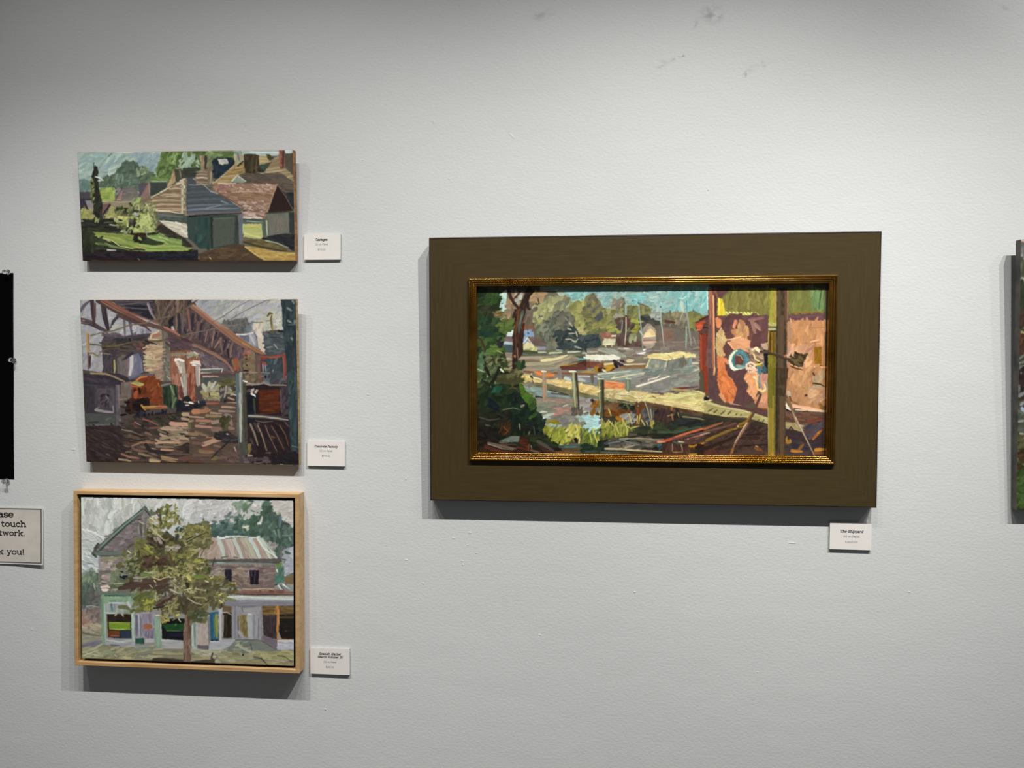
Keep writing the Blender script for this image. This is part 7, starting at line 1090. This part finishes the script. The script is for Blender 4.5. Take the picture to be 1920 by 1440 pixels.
    # timbers, bottom left
    f('140,1060 440,1080 860,1180 1340,1160 1400,1250 140,1250', '2e1f1a', 0, .08, col2='3c2820'); f('440,1060 620,990 740,990 720,1080 600,1080', '74807c', 8, .06, col2='5c6868'); s('440,1085 580,1080', 10, '94948c', hz=1.7); f('740,1000 860,1030 850,1170 720,1110', '54281a', -10, .08, col2='64321f'); s('280,1100 460,1140 680,1180', 44, '6c6058', hz=1.5); s('280,1110 480,1180 640,1190', 12, 'a09c94', hz=1.8); s('470,1110 700,1120', 24, '5c4038'); s('240,1150 380,1200 560,1240', 50, '5a3028', hz=1.4); s('700,1160 880,1200', 30, '682a20', hz=1.3); s('870,1120 860,1200', 26, '7c4030'); s('900,1130 910,1180', 14, '8c7c6c'); s('1000,1070 1100,1130 1240,1220', 50, '54504e', hz=1.4); s('1010,1130 1200,1230', 34, '4c3030'); s('900,1200 1040,1240', 30, '5c5450'); s('860,1000 1100,990', 30, '2c3424'); s('1320,1150 1640,1140', 44, '3f5f60', hz=1.5); s('1400,1150 1600,1155', 20, '5c8080', hz=1.6); s('1360,1190 1640,1200', 34, '5a4a30'); s('1280,1230 1500,1235', 30, '6c4c34'); d('1640,1110 1868,1120 1868,1240 1650,1240', '24382c 1c2c24 2c4430', 26, 100, 36, 20, 30); s('1700,1220 1860,1215', 24, '3c545c')
    return c
def paint_meadow():
    c = Canvas(1896, 440, 2330, 975, '4a4c34', 55, {'0': (0, 0, 1.0), '7': (1860, 430, 5.333), '8': (1820, 860, 9.6), '9': (1860, 690, 4.966)})
    f, s, d = c.f, c.s, c.d
    c.v('0')
    d('1896,440 2330,440 2330,620 1896,620', '5c6444 4a5034 6f7050 3a3c28 7c8464', 420, 16, 7, 50, 60)
    d('1896,600 2330,600 2330,880 1896,880', '4a3c2c 5c5038 7c8470 6a5c44 3c3428 8c9484', 520, 18, 7, 10, 30)
    d('1896,870 2330,870 2330,975 1896,975', '4a6c20 5c7c2a 3c5c18 6c8c30', 300, 18, 7, 40, 30)
    s('1913,452 2320,446', 5, 'b89484', hz=1.5); s('1912,460 2320,456', 9, '6a6460')
    c.v('7')
    d('285,140 320,140 320,280 290,280', '6f6c6c 7c7876 8c8884', 12, 50, 20, 80, 10); s('290,100 320,120', 24, 'c49c88', hz=1.6); s('295,260 320,300', 24, '9ca098', hz=1.5)
    d('285,300 320,300 320,470 285,470', '4c5438 5c6444 6c7450', 16, 60, 24, 60, 30); s('300,500 320,490', 34, 'a8aca4', hz=1.8)
    d('280,520 320,520 320,800 280,800', '3a4428 48502f 2f3822', 26, 60, 26, 60, 30); d('275,800 320,800 320,1000 275,1000', '4c3a28 5c4430 3c2c20', 20, 60, 26, 60, 30)
    s('300,1030 320,1040', 30, 'b0985c', hz=1.6); d('270,1060 320,1060 320,1250 275,1250', '5c3c24 4a3020 6c4c2c', 20, 60, 26, 60, 30); s('280,1290 320,1260', 24, '7c8478'); d('270,1340 320,1320 320,1440 270,1440', '7c847c 5c6454 8c948c', 14, 50, 20, 10, 30)
    c.v('9')
    d('245,0 298,0 298,220 250,220', '3c2c28 4c3834 2c2422', 20, 60, 26, 60, 30); s('255,260 298,230', 34, '8c8c90', hz=1.5); s('270,340 298,320', 26, '94a0b8', hz=1.6); s('280,380 298,400', 34, 'a4b4d4', hz=1.7); d('240,430 298,430 298,600 240,600', '5c6450 6c7464 4c5444', 20, 60, 26, 10, 20); s('250,500 298,490', 24, '94a094', hz=1.6); s('260,610 298,615', 14, 'b4b09c', hz=1.8)
    d('235,630 298,630 298,740 235,740', '5c5c34 6c6c40', 12, 60, 24, 5, 15); d('230,750 298,750 298,960 230,960', '4c3c1c 6c4c1c 5c4420 3c3018', 20, 60, 26, 10, 30); d('230,960 298,960 298,1400 230,1400', '3c5c1c 4c6c24 5c7c2c 345018', 50, 60, 26, 50, 30)
    return c
# ------------------------------------------------------------------ materials
M_label = mat('card_stock', (.83, .79, .74), .55)
noise_mix(M_label, (.80, .77, .73), (.86, .80, .75), 30, 3)
M_foam = mat('foam_board_core', (.42, .41, .39), .8)
M_ink = mat('printed_ink', (.035, .03, .03), .6)
M_inkg = mat('printed_ink_light', (.13, .13, .13), .6)
M_sign = mat('sign_paper', (.66, .62, .54), .6)
noise_mix(M_sign, (.60, .56, .50), (.68, .62, .55), 25, 2)
M_signb = mat('sign_white_border', (.74, .73, .70), .6)
M_line = mat('sign_border_line', (.13, .11, .105), .6)
M_black = mat('black_paper', (.0016, .0016, .002), .9, Specular_IOR_Level=.03)
M_clear = mat('clear_plastic', (.95, .96, .95), .06, Transmission_Weight=1.0, IOR=1.49)
M_steel = mat('pin_steel', (.6, .6, .6), .3, 1.0)
M_birch = mat('birch_panel_edge', lin('93683c'), .6)
noise_mix(M_birch, lin('80552f'), lin('a67c4a'), 18, 5, (1, 1, 7), bump=.15)
M_birch_pale = mat('pale_panel_edge', lin('b39a68'), .6)
noise_mix(M_birch_pale, lin('8c6c3c'), lin('b89c68'), 18, 5, (1, 1, 7), bump=.15)
M_dark_edge = mat('shade_toned_edge', lin('46423c'), .6)  # panel side coloured dark to stand in for the shadow along it
noise_mix(M_dark_edge, lin('34322e'), lin('625c54'), 30, 4, bump=.15)
M_maple = mat('natural_maple', lin('c79c68'), .42)
noise_mix(M_maple, lin('b28a5a'), lin('cba877'), 9, 6, (1.5, 12, 12), lo=.3, hi=.7, bump=.08)
M_channel = mat('black_float_channel', (.006, .005, .005), .8)
M_olive = mat('olive_painted_wood', lin('43371f'), .42, Specular_IOR_Level=.3)
noise_mix(M_olive, lin('40341d'), lin('473b22'), 14, 7, (1.2, 1, 14), lo=.3, hi=.7, bump=.08, bdist=.0005)
M_olive_v = mat('olive_painted_wood_upright', lin('43371f'), .42, Specular_IOR_Level=.3)
noise_mix(M_olive_v, lin('40341d'), lin('473b22'), 14, 7, (14, 1, 1.2), lo=.3, hi=.7, bump=.08, bdist=.0005)
M_rub = mat('rubbed_dark_edge', lin('3a2a26'), .35)
noise_mix(M_rub, lin('1c1212'), lin('38261f'), 40, 4)
M_gold = mat('aged_gold_leaf', lin('c28a34'), .22, 1.0)
noise_mix(M_gold, lin('a4742f'), lin('d0a052'), 20, 2, (1, 1, 1), lo=.3, hi=.7)
def paint_material(rough=.38):
    m = mat('oil_paint', (.5, .5, .5), rough, Specular_IOR_Level=.45)
    N, L, B = nodes(m)
    a = N.new('ShaderNodeVertexColor'); a.layer_name = 'paint'
    L.new(a.outputs[0], B.inputs['Base Color'])
    return m
M_paint = paint_material()

# ------------------------------------------------------------------ wall
def wall_material():
    m = mat('rolled_wall_paint', (.66, .665, .66), .62, Specular_IOR_Level=.3)
    N, L, B = nodes(m)
    tc = N.new('ShaderNodeTexCoord')
    col = None
    base = N.new('ShaderNodeRGB'); base.outputs[0].default_value = (.66, .665, .655, 1); col = base.outputs[0]
    def smudge(x, z, sx, sz, rot, strength, nscale):
        nonlocal col
        mp = N.new('ShaderNodeMapping'); mp.vector_type = 'TEXTURE'
        mp.inputs['Location'].default_value = (x, 0, z); mp.inputs['Rotation'].default_value = (0, rot, 0); mp.inputs['Scale'].default_value = (sx, 1, sz)
        L.new(tc.outputs['Object'], mp.inputs[0])
        g = N.new('ShaderNodeTexGradient'); g.gradient_type = 'SPHERICAL'; L.new(mp.outputs[0], g.inputs[0])
        nz = N.new('ShaderNodeTexNoise'); nz.inputs['Scale'].default_value = nscale; nz.inputs['Detail'].default_value = 4
        L.new(tc.outputs['Object'], nz.inputs['Vector'])
        mr = N.new('ShaderNodeMapRange'); mr.inputs[1].default_value = .42; mr.inputs[2].default_value = .62
        L.new(nz.outputs['Fac'], mr.inputs[0])
        mu = N.new('ShaderNodeMath'); mu.operation = 'MULTIPLY'; L.new(g.outputs['Fac'], mu.inputs[0]); L.new(mr.outputs[0], mu.inputs[1])
        m2 = N.new('ShaderNodeMath'); m2.operation = 'MULTIPLY'; m2.inputs[1].default_value = strength * .45; m2.use_clamp = True; L.new(mu.outputs[0], m2.inputs[0])
        mx = N.new('ShaderNodeMix'); mx.data_type = 'RGBA'; mx.inputs[7].default_value = (.36, .36, .35, 1)
        L.new(m2.outputs[0], mx.inputs[0]); L.new(col, mx.inputs[6]); col = mx.outputs[2]
    for a in SMUDGES: smudge(*a)
    L.new(col, B.inputs['Base Color'])
    n1 = N.new('ShaderNodeTexNoise'); n1.inputs['Scale'].default_value = 210; n1.inputs['Detail'].default_value = 2
    n2 = N.new('ShaderNodeTexNoise'); n2.inputs['Scale'].default_value = 9; n2.inputs['Detail'].default_value = 2
    mpp = N.new('ShaderNodeMapping'); mpp.inputs['Scale'].default_value = (.7, 1, 1); L.new(tc.outputs['Object'], mpp.inputs[0])
    for n in (n1, n2): L.new(mpp.outputs[0], n.inputs['Vector'])
    b1 = N.new('ShaderNodeBump'); b1.inputs['Strength'].default_value = .13; b1.inputs['Distance'].default_value = .0035
    b2 = N.new('ShaderNodeBump'); b2.inputs['Strength'].default_value = .10; b2.inputs['Distance'].default_value = .012
    L.new(n1.outputs['Fac'], b1.inputs['Height']); L.new(n2.outputs['Fac'], b2.inputs['Height'])
    L.new(b2.outputs[0], b1.inputs['Normal']); L.new(b1.outputs[0], B.inputs['Normal'])
    return m
def wall_pt(px, py):
    d = CF + CR * (px - 960) / FOC + CU * (720 - py) / FOC
    p = CAM_P + d * (1.63 / d[1])
    return p[0], p[2]
SMUDGES = []
for px, py, sx, sy, rot, st, ns in [(1334, 26, 26, 22, .2, 2.2, 60), (1306, 42, 5, 16, .5, 1.5, 120), (1240, 121, 16, 9, -.3, 1.9, 70), (1277, 106, 11, 3.5, -.35, 4.5, 90),
        (1262, 112, 16, 4, -.5, 1.2, 80), (1397, 139, 5, 8, .2, 3.2, 110), (1428, 121, 11, 7, .2, 2.2, 80), (1410, 130, 18, 9, -.5, .8, 60), (1018, 27, 30, 12, -.3, 1.3, 40), (1327, 181, 2.5, 2.5, 0, 5, 30), (1882, 14, 12, 6, .4, 1.5, 90)]:
    x, z = wall_pt(px, py); SMUDGES.append((x, z, sx * .0012, sy * .0012, rot, st, ns))
bm = bmesh.new()
vs = [bm.verts.new(p) for p in ((-3.2, 0, 0), (3.2, 0, 0), (3.2, 0, 3.0), (-3.2, 0, 3.0))]
bm.faces.new(vs)
M_wall = wall_material()
def lump(px, py, w, h, t=.0006, ang=0.):     # paint drips and nibs dried on the wall
    x, z = wall_pt(px, py); n = 10; rings = []
    for j, (rr, yy) in enumerate(((1, .0002), (.8, -.45), (.45, -.85))):
        ring_ = []
        for i in range(n):
            a = 2 * math.pi * i / n; u, v = math.cos(a) * w * rr * .0008, math.sin(a) * h * rr * .0008
            ring_.append(bm.verts.new((x + u * math.cos(ang) - v * math.sin(ang), yy * t if j else .0004, z + u * math.sin(ang) + v * math.cos(ang))))
        rings.append(ring_)
    for a, b in zip(rings, rings[1:]):
        for i in range(n): bm.faces.new((a[i], a[(i + 1) % n], b[(i + 1) % n], b[i]))
    bm.faces.new(rings[-1])
for a in [(762, 1049.5, 6, 2.6), (793, 1094, 5, 3), (867, 1052, 4, 3), (868, 1059, 4, 3), (881, 999, 6, 4), (850, 1009, 5, 3), (877, 1022, 3, 2), (893, 1037, 3, 2), (656, 1053, 3, 3),
          (137, 843, 9, 3), (761, 898, 3, 4), (795, 901, 3, 3), (813, 228, 3, 7), (842, 335, 4, 3), (1328, 356, 3, 3), (1485, 1018, 14, 3, .0005), (1190, 1110, 4, 3), (1012, 1190, 5, 2), (690, 740, 5, 2), (680, 300, 4, 3), (1705, 1110, 4, 2), (1420, 1260, 4, 2), (610, 1330, 4, 3), (60, 1180, 4, 2), (960, 255, 14, 4, .0005, -.8)]:
    lump(*a)
for f_ in bm.faces:
    f_.normal_update()
    if f_.normal.y > 0: f_.normal_flip()
me = bpy.data.meshes.new('wall_back'); bm.to_mesh(me); bm.free()
tag(new_obj('wall_back', me, M_wall), kind='structure')

# ------------------------------------------------------------------ painted surfaces
def paint_surface(name, cv, root, w, h, y, gain, relief, step=.00108, deep=.16, ch=(1, 1, 1), grey=.17):
    soften(cv)
    nx, nz = max(8, int(w / step)), max(8, int(h / step))
    X, Z = np.meshgrid(np.linspace(-w / 2, w / 2, nx + 1), np.linspace(h / 2, -h / 2, nz + 1))
    loc = np.stack([X.ravel(), np.full(X.size, y), Z.ravel(), np.ones(X.size)], 1)
    W_ = loc @ np.array(root.matrix_world).T
    px, py = proj(W_[:, :3])
    S = sample(cv, px, py)
    hgt = S[:, 3]
    edge = (np.abs(loc[:, 0]) > w / 2 - 1e-6) | (np.abs(loc[:, 2]) > h / 2 - 1e-6)
    loc[:, 1] = np.where(edge, y + .0006, y - relief * hgt)
    c = np.clip(S[:, :3], 0, 1)
    c = np.where(c <= .04045, c / 12.92, ((c + .055) / 1.055) ** 2.4) * gain
    lum = c @ np.array([.3, .6, .1])
    c = (c * (1 - grey) + lum[:, None] * grey) * np.array(ch)
    c = c * np.clip(lum / .3, .02, 3)[:, None] ** deep
    c = np.clip(c, 0.002, .92)
    me = bpy.data.meshes.new(name)
    n = (nx + 1) * (nz + 1)
    i = np.arange(nx * nz); r, q = i // nx, i % nx
    a = r * (nx + 1) + q
    F = np.stack([a, a + nx + 1, a + nx + 2, a + 1], 1).astype(np.int32)
    me.vertices.add(n); me.vertices.foreach_set('co', loc[:, :3].astype(np.float32).ravel())
    me.loops.add(F.size); me.loops.foreach_set('vertex_index', F.ravel())
    me.polygons.add(len(F)); me.polygons.foreach_set('loop_start', np.arange(0, F.size, 4, dtype=np.int32))
    me.update(calc_edges=True); me.validate()
    at = me.color_attributes.new('paint', 'FLOAT_COLOR', 'POINT')
    at.data.foreach_set('color', np.concatenate([c, np.ones((n, 1))], 1).astype(np.float32).ravel())
    me.shade_smooth()
    return new_obj(name, me, M_paint, root)

# ---- two unframed panels, hung so that their tops lean out from the wall
def panel_painting(name, label, group, cv, cx, cz, w, h, rot, tilt, t, thick, edge_mat, gain, relief):
    root = empty(name, pframe(cx, cz, w, h, rot, tilt, t))
    tag(root, label, 'painting', group)
    bm = bmesh.new(); add_box(bm, -w / 2, w / 2, .0004, thick, -h / 2, h / 2, .0006)
    new_obj('wood_panel', bm, edge_mat, root)
    paint_surface('painted_surface', cv, root, w - .0008, h - .0008, 0., gain, relief)
    return root
GS = 'small oil paintings in the left column'
panel_painting('panel_painting', 'unframed oil painting of garages, green lawn and dark cypress, top of the left column', GS, paint_garages(),
               -.87614, 1.8537, .5008, .24185, -.00951, .07312, .0189, .0165, M_birch, 1.2, .00025)
panel_painting('panel_painting', 'unframed oil painting of a steel bridge over an industrial yard with orange drum', GS, paint_concrete(),
               -.87217, 1.46012, .50469, .37128, -.00021, .04663, .0172, .0110, M_birch_pale, 1.05, .00025)

# ---- floater-framed painting
r = empty('framed_painting', pframe(-.87958, 1.01149, .53007, .40067, .00453, -.01136, .0369))
tag(r, 'oil painting of a leafy street tree before shopfronts, in a thin pale wood frame', 'painting', GS)
w, h = .53007, .40067
bm = bmesh.new()
ring(bm, w, h, [(0, 0), (0, .032), (.0085, .032), (.0085, .0), (.0078, -.0006), (.0008, -.0006)])
new_obj('frame', bm, M_maple, r)
bm = bmesh.new(); add_box(bm, -w / 2 + .0085, w / 2 - .0085, .024, .030, -h / 2 + .0085, h / 2 - .0085)
new_obj('backing_board', bm, M_channel, r)
pw, ph = .5015, .3725
bm = bmesh.new(); add_box(bm, -pw / 2, pw / 2, .0052, .024, -ph / 2 + .0002, ph / 2 + .0002, .0006)
new_obj('wood_panel', bm, M_channel, r)
paint_surface('painted_surface', paint_spanish(), r, pw - .0006, ph - .0006, .0046, 1.24, .0003, deep=.2, grey=.12)

# ---- large olive frame with a gilt inner moulding
w, h = .94352, .57344
r = empty('framed_painting', pframe(.14999, 1.49206, w, h, .00376, .01485, .0283))
tag(r, 'large oil painting of a boatyard in a wide olive brown frame with gold inner edge', 'painting')
FW = .0945
def rail(name, side, m_):
    iw, ih = w / 2 - FW, h / 2 - FW; a, b = w / 2 - .0032, h / 2 - .0032
    q = {'t': ((-a, b), (a, b), (iw, ih), (-iw, ih)), 'b': ((a, -b), (-a, -b), (-iw, -ih), (iw, -ih)),
         'l': ((-a, -b), (-a, b), (-iw, ih), (-iw, -ih)), 'r': ((a, b), (a, -b), (iw, -ih), (iw, ih))}[side]
    bm = bmesh.new()
    f0 = [bm.verts.new((x, 0, z)) for x, z in q]; f1 = [bm.verts.new((x, .022, z)) for x, z in q]
    bm.faces.new(f0); bm.faces.new(f1[::-1])
    for k in range(4): bm.faces.new((f0[k], f1[k], f1[(k + 1) % 4], f0[(k + 1) % 4]))
    return new_obj(name, bm, m_, r)
rail('frame_rail', 't', M_olive); rail('frame_rail', 'b', M_olive); rail('frame_rail', 'l', M_olive_v); rail('frame_rail', 'r', M_olive_v)
bm = bmesh.new()
ring(bm, w, h, [(0, .0034), (0, .0255), (.0032, .0255), (.0034, -.0003), (.0026, -.0004), (.0016, .0002), (.0006, .0014)])
o = new_obj('edge_moulding', bm, M_rub, r); o['label'] = 'dark rubbed outer edge of the frame'
gw, gh, gz = .768, .3938, .0005
def bead(u0, u1, v0, v1, vh, n=7):
    return [(u0 + (u1 - u0) * (.5 - .5 * math.cos(math.pi * i / n)), v0 + (v1 - v0) * i / n + vh * math.sin(math.pi * i / n)) for i in range(n + 1)]
pr = [(0, 0)] + bead(.0, .0052, .0035, .0052, .0036) + bead(.0062, .0096, .0052, .0040, .0022) + bead(.0106, .0134, .0040, .0028, .0018) + bead(.0144, .0168, .0028, .0010, .0012) + [(.0172, .0008), (.0172, -.0085), (0.004, -.0085)]
bm = bmesh.new(); ring(bm, gw, gh, [(u, -v) for u, v in pr])
for v_ in bm.verts: v_.co.z += gz
g = new_obj('gilt_moulding', bm, M_gold, r); g['label'] = 'ridged gold moulding around the picture'
g.data.shade_smooth()
mod = g.modifiers.new('split', 'EDGE_SPLIT'); mod.split_angle = math.radians(50)
bm = bmesh.new(); add_box(bm, -gw / 2 + .006, gw / 2 - .006, .0092, .0145, -gh / 2 + .006 + gz, gh / 2 - .006 + gz)
new_obj('wood_panel', bm, M_channel, r)
sw, sh = gw - .0300, gh - .0300
o = paint_surface('painted_surface', paint_shipyard(), r, sw, sh, .0082, 1.14, .00035, deep=.24, ch=(1, .95, .82), grey=.02)

# ---- painting cut by the right edge of the picture
ta, hh, ww = math.radians(2.0), .556, .42
def un(px, py, t):
    d = CF + CR * (px - 960) / FOC + CU * (720 - py) / FOC
    return CAM_P + d * ((1.63 - t) / d[1])
tl, bl = un(1914.0, 449, .020 + hh * math.sin(ta)), un(1905.2, 957, .020)
rt = math.atan2(bl[0] - tl[0], tl[2] - bl[2])
hh = (tl[2] - bl[2]) / math.cos(rt) / math.cos(ta)
mid = (tl + bl) / 2
cx = mid[0] + ww / 2 * math.cos(rt); cz = mid[2] + ww / 2 * math.sin(rt)
r = empty('panel_painting', pframe(cx, cz, ww, hh, rt, ta, .020))
tag(r, 'unframed green landscape painting cut off by the right edge of the view', 'painting')
bm = bmesh.new(); add_box(bm, -ww / 2, ww / 2, .0004, .0175, -hh / 2, hh / 2, .0006)
new_obj('wood_panel', bm, M_dark_edge, r)
paint_surface('painted_surface', paint_meadow(), r, ww - .0008, hh - .0008, 0., .9, .0003, step=.0016)

# ------------------------------------------------------------------ title cards
def title_card(label, cx, cz, w, h, rot, lines, off=0.0):
    r = empty('title_card', pframe(cx, cz, w, h, rot, 0, .0052))
    tag(r, label, 'title card', 'title cards beside the paintings')
    bm = bmesh.new(); add_box(bm, -w / 2 + .0002, w / 2 - .0002, .0003, .0050, -h / 2 + .0002, h / 2 - .0002)
    new_obj('foam_board', bm, M_foam, r)
    bm = bmesh.new(); add_box(bm, -w / 2, w / 2, 0, .0003, -h / 2, h / 2)
    new_obj('card_face', bm, M_label, r)
    for nm, s, u, fr, tw, wt, sl, m_ in lines:
        text_obj(nm, s, u * w, h / 2 - fr * h, tw, m_, r, weight=wt, slant=sl, y=-.00015)
    return r
P_ = .00119
title_card('white title card reading Garages, beside the top left painting', -.57000, 1.7639, .08363, .05687, -.00267, [
    ('title_text', 'Garages', -.02, .225, 22.4 * P_, 1.55, .0, M_ink), ('medium_text', 'Oil on Panel', -.02, .40, 25 * P_, .75, 0, M_inkg), ('price_text', '$700.00', -.02, .61, 15 * P_, .7, 0, M_inkg)])
title_card('white title card reading Concrete Factory, beside the bridge painting', -.56231, 1.30095, .08676, .05608, -.00381, [
    ('title_text', 'Concrete Factory', 0, .225, 45 * P_, 1.45, .18, M_ink), ('medium_text', 'Oil on Panel', 0, .40, 25 * P_, .75, 0, M_inkg), ('price_text', '$975.00', 0, .61, 16.5 * P_, .7, 0, M_inkg)])
title_card('white title card reading Spanish Market, beside the pale framed painting', -.55400, .82953, .09112, .05929, .00487, [
    ('title_text', 'Spanish Market', -.0, .225, 42.5 * P_, 1.45, .25, M_ink), ('title_text', 'Easton Summer 20', .0, .345, 48 * P_, 1.45, .25, M_ink), ('medium_text', 'Oil on Panel', 0, .53, 25 * P_, .75, 0, M_inkg), ('price_text', '$650.00', 0, .73, 16.5 * P_, .7, 0, M_inkg)])
title_card('white title card reading The Shipyard, below the large olive frame', .57883, 1.14281, .08561, .05841, -.00317, [
    ('title_text', 'The Shipyard', .02, .345, 39 * P_, 1.45, .25, M_ink), ('medium_text', 'Oil on Panel', .02, .53, 28 * P_, .75, 0, M_inkg), ('price_text', '$3000.00', .02, .735, 21 * P_, .7, 0, M_inkg)])

# ------------------------------------------------------------------ black sheet, pins and notice
def sheet(name, x0, x1, z0, z1, yf, m_, root=None, n=24, th=.0005, dx=0.):
    """thin paper with its own curl: yf(u,v) gives the distance off the wall"""
    bm = bmesh.new(); G = []
    for j in range(n + 1):
        row = []
        for i in range(n + 1):
            u, v = i / n, j / n
            row.append(bm.verts.new((x0 + (x1 - x0) * u + dx * v, -yf(u, v) - th, z0 + (z1 - z0) * v)))
        G.append(row)
    B = [[bm.verts.new((v.co.x, v.co.y + th, v.co.z)) for v in row] for row in G]
    for j in range(n):
        for i in range(n):
            bm.faces.new((G[j][i], G[j][i + 1], G[j + 1][i + 1], G[j + 1][i]))
            bm.faces.new((B[j][i], B[j + 1][i], B[j + 1][i + 1], B[j][i + 1]))
    for k in range(n):
        bm.faces.new((G[0][k], B[0][k], B[0][k + 1], G[0][k + 1])); bm.faces.new((G[n][k], G[n][k + 1], B[n][k + 1], B[n][k]))
        bm.faces.new((G[k][0], G[k + 1][0], B[k + 1][0], B[k][0])); bm.faces.new((G[k][n], B[k][n], B[k + 1][n], G[k + 1][n]))
    return new_obj(name, bm, m_, root)
o = sheet('black_sheet', -1.60, -1.3150, 1.2296, 1.7112, lambda u, v: .0008 + .0012 * u * u * abs(math.sin(v * math.pi * 2)), M_black, dx=.0040)
tag(o, 'plain black sheet of paper pinned to the wall above the notice', 'poster')
# the notice
sx0, sx1, sz0, sz1 = -1.4620, -1.2420, 1.0290, 1.1635
r = empty('notice_sign', Matrix.Translation(((sx0 + sx1) / 2, 0, (sz0 + sz1) / 2)) @ Matrix.Rotation(-.0085, 4, 'Y') )
tag(r, 'small white notice asking not to touch the artwork, below the black sheet', 'sign')
nw, nh = sx1 - sx0, sz1 - sz0
curl = lambda u, v: .0010 + .0016 * u ** 3 + .0030 * max(0, u - .55) ** 1.5 * (1 - v) ** 2 * 3 + .0010 * (1 - v)
def cy(x, z): return -curl(x / nw + .5, z / nh + .5) - .0007
sheet('sign_card', -nw / 2, nw / 2, -nh / 2, nh / 2, curl, M_signb, r, th=.0007)
def decal(name, x0, x1, z0, z1, m_, lift, n=16, objs=None):
    bm = bmesh.new()
    for (a0, a1, b0, b1) in (objs or [(x0, x1, z0, z1)]):
        G = [[bm.verts.new((a0 + (a1 - a0) * i / n, cy(a0 + (a1 - a0) * i / n, b0 + (b1 - b0) * j / n) - lift, b0 + (b1 - b0) * j / n)) for i in range(n + 1)] for j in range(n + 1)]
        for j in range(n):
            for i in range(n): bm.faces.new((G[j][i], G[j][i + 1], G[j + 1][i + 1], G[j + 1][i]))
    for f_ in bm.faces:
        f_.normal_update()
        if f_.normal.y > 0: f_.normal_flip()
    me = bpy.data.meshes.new(name); bm.to_mesh(me); bm.free()
    return new_obj(name, me, m_, r)
mg, lw = .0029, .0029
X0, X1, Z0, Z1 = -nw / 2 + mg, nw / 2 - mg, -nh / 2 + mg, nh / 2 - mg
decal('border_line', 0, 0, 0, 0, M_line, .00012, objs=[(X0, X1, Z1 - lw, Z1), (X0, X1, Z0, Z0 + lw), (X0, X0 + lw, Z0, Z1), (X1 - lw, X1, Z0, Z1)])
decal('printed_field', X0 + lw, X1 - lw, Z0 + lw, Z1 - lw, M_sign, .00008)
for s, xr, zc, wd in [('Please', 27, 965.8, 62), ('do not touch', 51.0, 984.2, 118), ('the artwork.', 49.0, 1001.2, 108), ('Thank you!', 47.5, 1036.0, 101)]:
    k = 1.63 / FOC * 1.012
    xw, zw = wall_pt(xr, zc)
    wd2 = wd * k * 1.02
    lx = xw - (sx0 + sx1) / 2 - wd2 / 2; lz = zw - (sz0 + sz1) / 2
    t_ = text_obj('printed_text', s, lx, lz, wd2, M_ink, r, weight=1.2, y=0, track=.3, squat=.74)
    for v_ in t_.data.vertices: v_.co.y = cy(v_.co.x, v_.co.z) - .0002
# clear push pins
def push_pin(label, px, py, ax=(0, 0)):
    x, z = wall_pt(px, py)
    ax_ = Vector((ax[0], -1, ax[1])).normalized()
    M = ax_.to_track_quat('Z', 'Y').to_matrix().to_4x4(); M.translation = Vector((x, -.0026, z))
    r = bpy.data.objects.new('push_pin', None); COL.objects.link(r); r.empty_display_size = .01; r.matrix_world = M
    tag(r, label, 'push pin', 'clear push pins around the black sheet')
    prof = [(.0001, 0), (.0046, 0), (.0052, .0006), (.0050, .0014), (.0034, .0021), (.0024, .0034), (.0022, .0055), (.0025, .0075), (.0036, .0090), (.0045, .0098), (.0046, .0106), (.0040, .0113), (.0001, .0115)]
    bm = bmesh.new(); n = 20; R = []
    for rr, zz in prof: R.append([bm.verts.new((1.18 * rr * math.cos(2 * math.pi * i / n), 1.18 * rr * math.sin(2 * math.pi * i / n), zz * 1.1)) for i in range(n)])
    for a, b in zip(R, R[1:]):
        for i in range(n): bm.faces.new((a[i], a[(i + 1) % n], b[(i + 1) % n], b[i]))
    bm.faces.new(R[0][::-1]); bm.faces.new(R[-1])
    new_obj('grip', bm, M_clear, r, smooth=True)
    bm = bmesh.new(); bmesh.ops.create_cone(bm, segments=8, radius1=.0001, radius2=.0005, depth=.0050, matrix=Matrix.Translation((0, 0, -.0005)))
    new_obj('needle', bm, M_steel, r)
push_pin('clear push pin on the top edge of the black sheet', 16.8, 510.5, (-.05, -.12))
push_pin('clear push pin halfway down the right edge of the black sheet', 27.6, 676, (.02, .12))
push_pin('clear push pin at the bottom edge of the black sheet', 15.3, 901.5, (-.02, .0))
